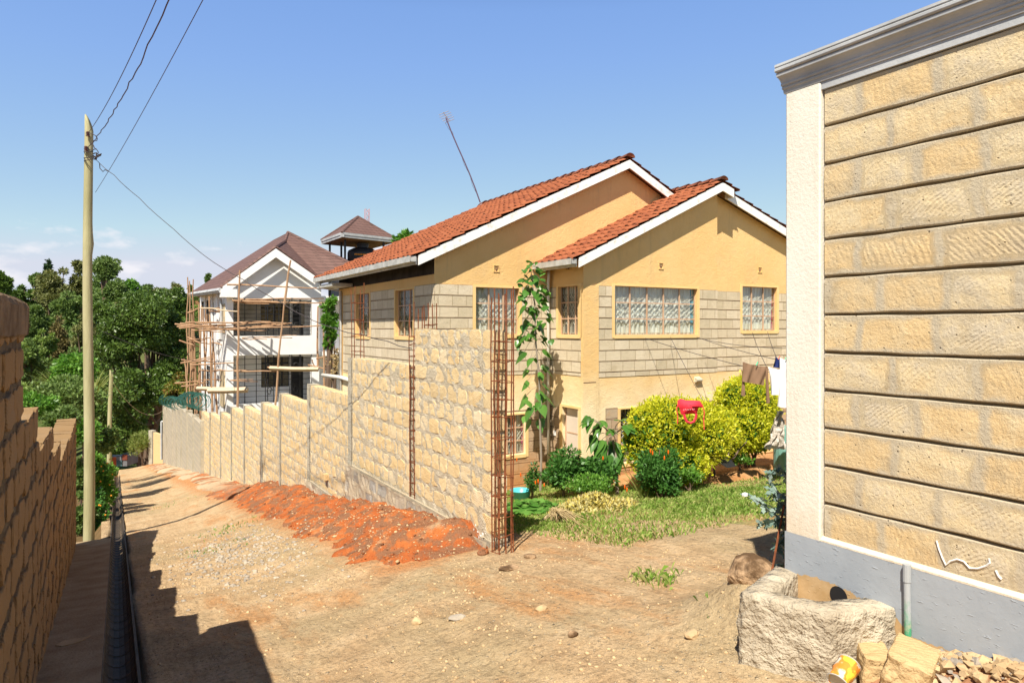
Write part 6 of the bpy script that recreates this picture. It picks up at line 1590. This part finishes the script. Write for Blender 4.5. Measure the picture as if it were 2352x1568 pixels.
shrub('hedge_shrub', 'broad rounded yellow green shrub with a red bag drying on it', [(1530, 990, 170, 150, 12.4), (1590, 1000, 180, 160, 12.7), (1480, 1010, 90, 150, 12.2), (1560, 1060, 130, 100, 12.2), (1640, 990, 110, 110, 13.0), (1545, 958, 170, 84, 12.5), (1600, 975, 150, 110, 12.8), (1665, 1010, 80, 90, 13.2)], 30000, .062, G_yel, (q.x, q.y, gz(q.x, q.y)), rng)
q = fd(1722, 1062, 13.9)
shrub('hedge_shrub', 'taller yellow green shrub behind the brown clothes on the line', [(1715, 930, 140, 130, 13.8), (1700, 980, 130, 110, 13.6), (1745, 970, 90, 130, 14.0), (1720, 1010, 100, 50, 13.7), (1690, 920, 90, 80, 13.7)], 22000, .062, G_yel, (q.x, q.y, gz(q.x, q.y)), rng, 7)
def bush(name, label, u, v, w, h, d, n, leaf, mat, clumps=18, csize=.42, aspect=.5, up=.4, gr='garden bushes before the tiled house', seed=0):
    return T(name, label, 'bush', u, v-h/2, v+h/2, w, d, mat, n, leaf, 'round', clumps, csize, aspect, gr=gr, seed=seed, up=up, ground=fd(u, v+h/2, d).z-.12)
bush('chilli_bush', 'dark green bush left of the papaya plant', 1293, 1075, 90, 90, 12.2, 3000, .10, G_bush)
bush('chilli_bush', 'dark green leafy bush under the papaya plant by the door', 1368, 1078, 96, 92, 12.2, 3400, .10, G_bush)
bush('chilli_bush', 'dark green bush with orange pods before the yellow hedge', 1515, 1070, 110, 120, 11.4, 4200, .09, G_bush)
bush('low_bush', 'small light green bush below the dark bushes', 1350, 1108, 110, 46, 11.6, 2200, .06, G_fresh)
bush('low_bush', 'loose twiggy bush at the foot of the tall sapling', 1222, 1095, 50, 70, 12.4, 700, .07, G_bush, 10, .3)
bush('low_bush', 'ragged weeds at the right of the yucca', 1520, 1115, 90, 50, 11.2, 1300, .07, G_bush, 12, .3)
bush('low_bush', 'pale leafy weed on the edge of the soil bank', 1585, 1090, 70, 60, 11.6, 900, .07, G_fresh, 10, .3)
bush('low_bush', 'small weeds under the tall yellow shrub', 1700, 1055, 60, 36, 13.2, 500, .08, G_fresh, 8, .35)
b = MB()
for (u, v, d) in ((1494, 1035, 10.9), (1499, 1040, 10.9), (1526, 1051, 10.9), (1187, 1055, 12), (1196, 1090, 12), (1230, 1108, 11.5), (1236, 1105, 11.5), (1385, 1052, 11.6), (1435, 1118, 10.9), (1440, 1124, 10.9), (1535, 1038, 11), (1250, 1113, 11.2)):
    p = fd(u, v, d); b.rock(p, .028, (.5, .5, 1.5), int(u), 1, .1)
b.build('orange_pods', simple('orange red pods', (.75, .13, .01), None, rough=.3, bump=0), loc=fd(1494, 1035, 10.9), label='bright orange pods and flowers dotted over the garden bushes', cat='pods', kind='stuff')
# broad leaf builder
def bigleaf(b, p, d, L, W, heart=True, droop=.35, roll=0.):
    d = d.normalized(); s = d.cross(Vector((0, 0, 1)));
    if s.length < .1: s = Vector((1, 0, 0))
    s.normalize(); s = (s+Vector((0, 0, roll))).normalized(); nn = s.cross(d).normalized(); vs = []
    prof = [(0, .05), (-.06 if heart else .03, .34), (.12, .50), (.32, .52), (.55, .40), (.78, .20), (1, 0)]
    for side in (-1, 0, 1):
        for t, w in prof:
            tt = max(t, 0) if side == 0 else t
            vs.append(tuple(p+d*(L*tt)+s*(side*W*w)+nn*(-.12*W*abs(side)*w*2)+Vector((0, 0, -droop*L*tt*tt))))
    n = len(prof); b.add(vs, [(k*n+i, k*n+i+1, (k+1)*n+i+1, (k+1)*n+i) for k in range(2) for i in range(n-1)])
G_heart = leafmat('large heart leaves', [(.04, .12, .018), (.075, .20, .03), (.15, .32, .06)], .3, .3, .5, 3)
sp = empty('tall_sapling', (lambda p: (p.x, p.y, p.z))(gp(1240, 1128)), 'tall slender sapling with large heart shaped leaves before the tiled house', 'sapling')
D = gp(1240, 1128); dd_ = .5145*D.x+.8573*D.y
st = [fd(u, v, dd_) for u, v in ((1241, 1130), (1243, 1050), (1240, 960), (1239, 880), (1231, 790), (1228, 700), (1222, 640), (1217, 605))]
b = MB(); b.tube(st, [.028, .024, .022, .019, .016, .013, .009, .005], 7); b.build('trunk', M['bark_pale'], sp)
lv = MB(); pt = MB(); rs = random.Random(12); k_ = dd_/1568
leaves = [(1217, 603, -.3, 1, .55), (1226, 603, .4, .6, .5), (1212, 622, -1, .3, .6), (1236, 618, .9, .4, .75), (1205, 640, -1, .2, .7), (1228, 632, .2, -.3, .9), (1243, 645, 1, .1, .7), (1212, 655, -.6, -.3, .9), (1250, 668, 1, -.1, .8), (1206, 676, -1, -.2, .95), (1232, 670, .3, -.6, 1.), (1245, 690, .8, -.4, .9), (1205, 708, -1, -.5, .9), (1228, 705, -.1, -.8, 1.), (1256, 718, 1, -.5, .8), (1212, 735, -.7, -.6, .9), (1240, 740, .5, -.7, 1.), (1206, 770, -1, -.4, 1.), (1246, 775, .9, -.5, .9), (1222, 760, -.3, -.9, .7),
          (1206, 808, -1, -.35, 1.05), (1246, 802, 1, -.2, .9), (1220, 822, -.6, -.5, .7), (1248, 838, .9, -.3, 1.), (1212, 848, -.8, -.5, .7), (1240, 858, .5, -.4, .6), (1214, 875, -.9, -.4, .8), (1248, 880, 1, -.5, .8), (1210, 908, -.9, -.6, 1.1), (1238, 900, .3, -.7, .8), (1252, 905, .9, -.3, 1.1), (1218, 935, -.6, -.8, 1.), (1244, 930, .5, -.7, .9), (1216, 960, -.6, -.9, .9), (1240, 962, .3, -.9, .9)]
for rep in range(1):
    for (u, v, sx, sz, sc2) in leaves:
        t = min(max((1130-v)/525, 0), .999)*(len(st)-1); s0 = st[int(t)].lerp(st[min(int(t)+1, len(st)-1)], t-int(t))
        p = fd(u+sx*2, v, dd_+rs.uniform(-.14, .14)); Rr = Vector((.8573, -.5145, 0)); Ff = Vector((-.5145, -.8573, 0))
        d = Rr*sx*.8+Ff*rs.uniform(.1, .9)+Vector((0, 0, sz-.35))
        bigleaf(lv, p, d, .235*sc2, .225*sc2, True, .4, rs.uniform(-.5, .5)); pt.tube([s0, (s0+p)/2+Vector((0, 0, .02)), p], .004, 4)
        for _r in range(4 if v < 790 else 1):
            p2 = p+Vector((rs.uniform(-.10, .10), rs.uniform(-.12, .12), rs.uniform(-.12, .05))); bigleaf(lv, p2, Vector((rs.uniform(-1, 1), rs.uniform(-1, .2), rs.uniform(-1, -.1))), rs.uniform(.12, .21)*sc2, rs.uniform(.11, .2)*sc2, True, .3, rs.uniform(-.5, .5))
lv.build('leaves', G_heart, sp, smooth=True); pt.build('leaf_stalks', M['bark_pale'], sp)
# papaya-like plant with big droopy leaves
D = gp(1418, 1135); dp = .5145*D.x+.8573*D.y
pp_ = empty('large_leaf_plant', tuple(D), 'drooping large leafed garden plant in front of the house door', 'plant')
b = MB(); b.tube([fd(1418, 1140, dp), fd(1416, 1060, dp), fd(1408, 1010, dp)], [.03, .026, .02], 7); tops_ = fd(1406, 1000, dp)
lv = MB(); rs = random.Random(3)
for (u, v, sx, sz, s_) in ((1355, 962, -1, .1, .9), (1372, 975, -.9, -.4, .8), (1385, 965, -.5, .1, .7), (1440, 975, .7, .1, .9), (1450, 985, .9, -.3, .9), (1462, 975, 1, -.4, .8), (1382, 1010, -.6, -.9, 1.1), (1395, 1025, -.4, -1, 1.5), (1415, 1015, .2, -1, 1.6), (1365, 1000, -.7, -.8, 1.), (1440, 1000, .6, -.7, .8), (1405, 985, -.1, .2, .7), (1425, 965, .3, .5, .7), (1350, 955, -1, -.3, .6), (1470, 960, 1, -.1, .7), (1395, 1045, -.3, -1, 1.2), (1375, 1035, -.5, -1, 1.)):
    p = fd(u, v, dp+rs.uniform(-.15, .15)); b.tube([tops_, (tops_+p)/2+Vector((0, 0, .05)), p], .007, 5)
    for q in range(3):
        dv = Vector((.8573, -.5145, 0))*(sx*.6+(q-1)*.5)+Vector((-.5145, -.8573, 0))*rs.uniform(.2, .9)+Vector((0, 0, sz-.3)); bigleaf(lv, p, dv, (.27*s_), .19*s_, False, .4, rs.uniform(-.6, .6))
b.build('stalk', M['bark_pale'], pp_); lv.build('leaves', G_heart, pp_, smooth=True)
# yucca, low broadleaf patch, leaf heap, straw bundle
g0 = gp(1480, 1146); strap_plant('yucca', 'spiky yucca with long strap leaves beside the leaf heap', 'plant', g0, 16, .62, .055, G_pale, .75, .12, 4)
g0 = gp(1390, 1130); strap_plant('yucca', 'smaller spiky strap leaf plant left of the yucca', 'plant', g0, 10, .4, .03, G_fresh, .6, .2, 5)
lv = MB(); rs = random.Random(9); pc = gp(1215, 1178)
for i in range(230):
    a = rs.uniform(0, 6.28); r = rs.random()**.5; x = pc.x+math.cos(a)*r*.55-.02*i/230; y = pc.y+math.sin(a)*r*.6; hgt = .10+.16*(1-r)*rs.random()
    bigleaf(lv, Vector((x, y, gz(x, y)+hgt)), Vector((math.cos(rs.uniform(0, 6)), math.sin(rs.uniform(0, 6)), .05)), rs.uniform(.10, .17), rs.uniform(.09, .14), True, .3, rs.uniform(-.3, .3))
lv.build('broadleaf_patch', leafmat('potato leaves', [(.05, .15, .02), (.10, .27, .04), (.20, .40, .08)], .35, .45, .3, 3), loc=pc, label='low patch of broad green leaves behind the rebar cage', cat='plant', smooth=True)
pc = gp(1360, 1172); rng = np.random.default_rng(3); n = 4200; a = rng.uniform(0, 6.28, n); r = rng.random(n)**.6
x = pc.x+np.cos(a)*r*.80; y = pc.y+np.sin(a)*r*.60; h = .22*(1-r**1.5)*(.5+.8*vn(x*4, y*4, 3))
b = MB(); leafcards(b, np.stack([x, y, G(x, y)+h+.01], -1), .065*rng.uniform(.5, 1.4, n), .4, .15, rng=rng, fold=.2)
b.build('leaf_heap', G_litter, loc=pc, label='heap of yellow wilted leaves raked together on the lawn', cat='leaf heap')
pc = gp(1252, 1200); rs = random.Random(2); b = MB()
hd = fd(1275, 1203, (.5145*pc.x+.8573*pc.y)-.1); hd.z = gz(hd.x, hd.y)+.14
for i in range(110):
    e = hd+Vector((rs.uniform(-.16, .30), rs.uniform(-.3, .1), 0)); e.z = gz(e.x, e.y)+rs.uniform(0, .08); s_ = hd+Vector((rs.gauss(0, .04), rs.gauss(0, .04), rs.uniform(.0, .08))); b.tube([s_, (s_+e)/2+Vector((0, 0, rs.uniform(0, .05))), e], .005, 4)
b.tube([hd+Vector((-.22, -.02, -.06)), hd+Vector((-.1, 0, 0)), hd], [.018, .016, .012], 6)
for (u, v) in ((1365, 1205), (1350, 1225), (1340, 1213), (1400, 1252), (1330, 1240)): q = gp(u, v); b.tube([hd+Vector((0, 0, .05)), (hd+q)/2+Vector((0, 0, .06)), q+Vector((0, 0, .01))], .005, 4)
b.build('straw_bundle', G_dry, loc=hd, label='tied bundle of dry straw lying on the edge of the lawn', cat='straw')
# cyan basin
pc = gp(1194, 1152); b = MB(); c = fd(1196, 1143, (.5145*pc.x+.8573*pc.y)+.35); c.z = gz(c.x, c.y)+.10
pr = [(.0, -.1), (.15, -.1), (.19, .07), (.205, .08), (.195, .085), (.175, .06), (.14, -.085), (0, -.085)]
b.grid(lambda a, k: (c.x+pr[int(k)][0]*math.cos(a), c.y+pr[int(k)][0]*math.sin(a), c.z+pr[int(k)][1]), [2*math.pi*i/24 for i in range(25)], range(8)); b.build('basin', simple('turquoise plastic', (.10, .55, .60), None, rough=.35, spec=.5, bump=0), loc=c, smooth=True, label='turquoise plastic basin behind the broadleaf patch', cat='basin')
# thistle beside the building corner, with iron rods
tb = gp(1795, 1335); dth = 4.75
th = empty('thistle_plant', (fd(1800, 1310, dth).x, fd(1800, 1310, dth).y, -.05), 'blue grey prickly thistle plant growing at the corner of the cream pillar', 'plant')
sb = MB(); lb = MB(); rs = random.Random(5)
def tp(x, y, d): return fd((2700+x/1.685)/1.7415, (1900+y/1.685)/1.7415, d)
stems_ = [[(745, 640), (745, 450), (750, 200), (765, 20), (770, -80)], [(735, 320), (650, 240), (560, 170), (490, 130)], [(750, 330), (700, 310), (610, 330)], [(755, 160), (690, 110), (630, 30)], [(745, 620), (700, 600), (640, 610)], [(748, 420), (690, 470), (650, 500)], [(760, 0), (700, -40), (640, -10)], [(752, 240), (700, 180), (640, 130)], [(735, 330), (600, 330), (560, 300)]]
for st_ in stems_:
    P_ = [tp(x, y, dth+rs.uniform(-.05, .05)) for x, y in st_]; sb.tube(P_, [.010]+[.007]*(len(P_)-2)+[.003], 5)
    for i in range(len(P_)-1):
        m = int((P_[i+1]-P_[i]).length/.016)+1
        for q in range(m):
            o_ = P_[i].lerp(P_[i+1], q/m)
            for s in (-1, 1):
                dv = Vector((rs.uniform(-1, 1), rs.uniform(-1, 1), rs.uniform(-.9, .5))).normalized(); L = rs.uniform(.035, .095); W_ = L*.32; sd = dv.cross(Vector((rs.uniform(-1, 1), rs.uniform(-1, 1), .6))).normalized()
                vs = [tuple(o_)]; 
                for k in range(5):   # toothed outline
                    t = .15+.17*k; w = W_*(1 if k % 2 else .35)*(1-t*.6); vs += [tuple(o_+dv*L*t+sd*w), tuple(o_+dv*L*t-sd*w)]
                vs.append(tuple(o_+dv*L)); lb.add(vs, [(0, 1, 2)]+[(1+2*k, 3+2*k, 4+2*k, 2+2*k) for k in range(4)]+[(9, 11, 10)])
sb.build('stems', G_thistle, th); lb.build('leaves', G_thistle, th)
b = MB(); b.rock(tp(472, 130, dth), .022, (1, 1, .8), 3, 1, .1); b.build('flower', M['white'], th)
b = MB(); b.tube([tp(645, 690, 4.4), tp(690, 440, 4.55), tp(735, 200, 4.7)], .007, 5); b.build('iron_rod', M['rust'], loc=tp(645, 690, 4.4), label='thin rusty rod leaning in the thistle beside the boulder', cat='rod')
b = MB(); b.tube([tp(738, 680, 4.5), tp(748, 400, 4.5), tp(760, 150, 4.5)], .008, 5); b.build('iron_rod', M['rust'], loc=tp(738, 680, 4.5), label='upright dark rod close to the cream pillar', cat='rod')
b = MB(); a = gp(1590+88, 1345)
# ---------------------------------------------------------------- washing
def cloth(name, label, cat, pts, d, mat, amp=.02, th=True, parent=None, fr=22, nv=10, nu=14):
    """pts: four outline corners (tl, tr, br, bl) in image space at depth d, with folds"""
    P_ = [fd(u, v, d) for u, v in pts]; b = MB(); Ff = Vector((-.5145, -.8573, 0)); ph = random.uniform(0, 6)
    def f(u, v):
        t = P_[0].lerp(P_[1], u); q = P_[3].lerp(P_[2], u); sag = -.02*math.sin(math.pi*u)*(1-v)
        return tuple(t.lerp(q, v)+Ff*(amp*math.sin(u*fr*.5+ph+v*1.5)*(.3+v)+amp*.5*math.sin(u*fr+v*4))+Vector((0, 0, sag)))
    for k, off in enumerate((0, .03)):
        b2 = MB(); b2.grid(lambda u, v: tuple(Vector(f(u, v))+Ff*-off), [i/nu for i in range(nu+1)], [i/nv for i in range(nv+1)]); V_ = np.concatenate(b2.v); b.add([tuple(p) for p in V_], b2.f)
    return b.build(name, mat, parent=parent, loc=None if parent else P_[0], smooth=True, label=label, cat=cat)
M['brown_cloth'] = simple('brown cloth', (.22, .135, .085), (.27, .165, .105), 4, .9, .1, .3, 60, .005)
M['white_cloth'] = simple('white cloth', (.82, .80, .80), (.88, .87, .87), 4, .9, .1, .2, 60, .005)
M['navy'] = simple('navy cloth', (.02, .03, .12), (.03, .05, .2), 8, .9, .1, .2)
M['red_cloth'] = simple('red bag fabric', (.80, .035, .06), (.85, .05, .08), 8, .75, .2, .3, 30, .01)
def s6(x, y): return ((2900+x/3.136)/1.7415, (1400+y/3.136)/1.7415)
sh_ = empty('brown_shirt', fd(*s6(230, 150), 11.6), 'brown long sleeved shirt hanging upside down on the clothesline', 'shirt')
cloth('body', None, None, [s6(230, 148), s6(535, 208), s6(490, 442), s6(222, 396)], 11.6, M['brown_cloth'], .025, parent=sh_)
cloth('sleeve', None, None, [s6(222, 250), s6(248, 300), s6(250, 580), s6(210, 570)], 11.62, M['brown_cloth'], .012, parent=sh_, nu=5)
cloth('sleeve', None, None, [s6(508, 210), s6(537, 210), s6(565, 660), s6(530, 668)], 11.58, M['brown_cloth'], .012, parent=sh_, nu=5)
wsx = empty('white_shirt', fd(*s6(550, 210), 11.5), 'white shirt with hanging sleeves beside the brown shirt on the line', 'shirt')
cloth('body', None, None, [s6(548, 210), s6(850, 250), s6(850, 560), s6(585, 565)], 11.5, M['white_cloth'], .035, parent=wsx)
cloth('sleeve', None, None, [s6(690, 400), s6(770, 400), s6(740, 722), s6(662, 705)], 11.45, M['white_cloth'], .02, parent=wsx, nu=6)
cloth('sleeve', None, None, [s6(760, 400), s6(840, 400), s6(790, 722), s6(735, 722)], 11.42, M['white_cloth'], .02, parent=wsx, nu=6)
cloth('white_towel', 'white towel pegged on the rear clothesline beside the navy cloth', 'towel', [s6(697, 98), s6(900, 140), s6(900, 420), s6(697, 400)], 12.0, M['white_cloth'], .02)
cloth('navy_garment', 'navy blue garment on the rear clothesline', 'garment', [s6(640, 82), s6(695, 100), s6(693, 226), s6(614, 215)], 12.1, M['navy'], .02)
peg = simple('green peg', (.10, .60, .35), None, rough=.4, bump=0); pegr = simple('coral peg', (.8, .2, .12), None, rough=.4, bump=0)
for (x, y, m_, lab, d) in ((402, 170, peg, 'green clothes peg on the brown shirt', 11.55), (678, 95, pegr, 'coral clothes peg on the navy garment', 11.95), (768, 95, peg, 'green clothes peg on the white towel', 11.95)):
    a = fd(*s6(x-10, y+20), d); e = fd(*s6(x+12, y-22), d); b = MB(); b.tube([a, e], .010, 4); b.build('clothes_peg', m_, loc=a, label=lab, cat='peg')
def line(pa, da, pb_, db_, label, sag=.05): 
    pts = catenary(fd(*pa, da), fd(*pb_, db_), sag, 16); b = MB(); b.tube(pts, .006, 4); b.build('clothesline', M['wire'], loc=pts[0], label=label, cat='clothesline', group='lines strung over the yard')
line((1475, 774), 14.7, (1830, 868), 11.6, 'clothesline from the wide window to the brown shirt')
line((1600, 774), 15.0, (1850, 838), 11.9, 'clothesline from the right end of the wide window to the navy garment')
line((1540, 774), 14.9, (1660, 1000), 12.6, 'cord slanting from the wide window down to the hedge')
line((1728, 764), 15.8, (1765, 850), 11.7, 'cord dropping from the right window to the brown shirt')
line((1763, 762), 16.2, (1788, 830), 12.1, 'cord dropping from the right window to the navy garment')
line((1620, 780), 15.2, (1830, 800), 13.0, 'thin upper line crossing the stone band at the right')
# red bag spread on the hedge
s8 = lambda x, y: ((2300+x/2.613)/1.7415, (1300+y/2.613)/1.7415)
rbag = empty('red_bag', fd(*s8(1200, 850), 11.35), 'bright red cloth bag with straps spread over the yellow hedge', 'bag')
b = MB(); ol = [(1072, 790), (1100, 765), (1160, 785), (1235, 785), (1300, 790), (1340, 840), (1335, 858), (1290, 862), (1275, 930), (1235, 925), (1190, 925), (1160, 930), (1130, 935), (1105, 930), (1095, 870), (1070, 835)]
cen = (1195, 850); n = len(ol); vs = []; D0 = 11.42
for r, dz in ((1, .02), (.6, -.02), (.25, -.05)):
    for (x, y) in ol: vs.append(tuple(fd(*s8(cen[0]+(x-cen[0])*r, cen[1]+(y-cen[1])*r), D0+dz+random.uniform(-.012, .012))))
b.add(vs, [(k*n+i, k*n+(i+1) % n, (k+1)*n+(i+1) % n, (k+1)*n+i) for k in range(2) for i in range(n)]+[tuple(2*n+i for i in range(n))])
b.build('bag_body', M['red_cloth'], rbag, smooth=True)
b = MB()
for s_ in ([(1140, 930), (1150, 975), (1170, 1010), (1205, 1022), (1240, 1010), (1260, 975), (1268, 925)],): b.tube([fd(*s8(x, y), 11.38) for x, y in s_], .022, 5)
for s_ in ([(1075, 830), (1060, 880), (1075, 950), (1072, 1030)], [(1335, 850), (1352, 910), (1345, 980), (1350, 1090)]): b.tube([fd(*s8(x, y), 11.4) for x, y in s_], .008, 5)
b.build('strap', M['red_cloth'], rbag)
M['print'] = simple('faded print', (.85, .45, .45), None, bump=0)
b = MB()
for (x, w) in ((1132, 8), (1150, 9), (1168, 9), (1186, 8), (1205, 10), (1225, 6), (1240, 6)): p = fd(*s8(x, 885+(x % 7)), 11.33); b.tube([p, p+Vector((.012, -.008, .02))], .004, 4)
b.build('print', M['print'], rbag)
# plastic sheet, drum, shovel and spade by the hedge
cl_ = simple('crumpled clear plastic', (.42, .36, .30), (.66, .60, .54), 9, .25, .5, 1.0, 9, .05)
b = MB()
def pf(u, v): return tuple(fd(*s6(690+(u-.5)*(90+130*v)-60*v+14*math.sin(v*11+u*4), 760+v*480), 12.6)+Vector((-.3, -1, 0))*(.035*math.sin(u*17+v*5)+.02*math.sin(v*19+u*9)))
b.grid(pf, [i/16 for i in range(17)], [i/20 for i in range(21)]); b.build('plastic_sheet', cl_, loc=fd(*s6(680, 900), 12.6), label='crumpled clear plastic sheet hanging below the white shirt', cat='plastic sheet')
c = fd(*s6(800, 1200), 13.6); b = MB(); b.tube([(c.x, c.y, gz(c.x, c.y)-.1), (c.x, c.y, gz(c.x, c.y)+.9)], .29, 20); b.build('water_drum', simple('teal drum', (.16, .34, .30), (.22, .42, .38), 3, .4, .4, 0), loc=(c.x, c.y, gz(c.x, c.y)), label='teal plastic drum behind the cream pillar edge', cat='drum')
sv = empty('shovel', gp(1665, 1072), 'shovel with a pale handle propped by the soil bank', 'shovel')
b = MB(); b.tube([fd(1664, 1068, 12.5), fd(1690, 988, 12.8)], .018, 6); b.build('handle', M['stick_pale'], sv)
b = MB(); P_ = [fd(u, v, d) for u, v, d in ((1653, 1062, 12.3), (1664, 1048, 12.45), (1676, 1052, 12.45), (1692, 1070, 12.3), (1672, 1074, 12.1))]; b.add([tuple(p) for p in P_]+[tuple(p+Vector((.0, .03, .0))) for p in P_], [(0, 1, 2, 3, 4), (9, 8, 7, 6, 5)]+[(i, (i+1) % 5, (i+1) % 5+5, i+5) for i in range(5)]); b.build('blade', M['black'], sv)
b = MB(); b.tube([fd(1676, 1064, 12.6), fd(1700, 1030, 12.7), fd(1714, 1015, 12.8)], [.02, .016, .012], 6); b.build('branch', M['bark'], loc=fd(1676, 1064, 12.6), label='dark branch leaning beside the shovel', cat='branch')
b = MB(); rs = random.Random(8)
for i in range(60):
    q = gp(rs.uniform(1618, 1690), rs.uniform(1070, 1082)); a = rs.uniform(-.6, .6); L = rs.uniform(.15, .4); b.tube([(q.x, q.y, q.z+.12+rs.uniform(0, .12)), (q.x+math.cos(a)*L, q.y+math.sin(a)*L, q.z+.10+rs.uniform(0, .1))], .004, 4)
b.build('twig_broom', G_dry, loc=gp(1650, 1076), label='pile of thin dry twigs at the foot of the shovel', cat='twigs')
b = MB(); rs = random.Random(18)
for i in range(5):
    q = fd(1345+rs.uniform(-20, 60), 1100+rs.uniform(-6, 26), 12.0); b.rock((q.x, q.y, gz(q.x, q.y)+.03), rs.uniform(.06, .1), (1.2, .8, .7), i+40, 1, .15)
b.build('pink_stones', simple('pinkish stones', (.50, .24, .17), (.60, .34, .26), 4, bump=.5), loc=gp(1340, 1120), label='pinkish edging stones under the garden bushes', cat='stones', kind='stuff')
q = gp(1557, 1208-190+170-60); q = gp(1565+450*0, 1120)
p = fd((1900+2027/1.808)/1.7415, (1500+938/1.808)/1.7415, 1); p = gp((1900+2027/1.808)/1.7415, (1500+938/1.808)/1.7415)
b = MB(); b.box(p.x-.06, p.x+.06, p.y-.03, p.y+.03, p.z+.02, p.z+.045, .01); b.build('wrapper', simple('blue pink wrapper', (.25, .55, .80), (.80, .25, .45), 30, .4, .4, 0, lo=.48, hi=.52), loc=p, label='small blue and pink wrapper lying on the lawn', cat='wrapper')
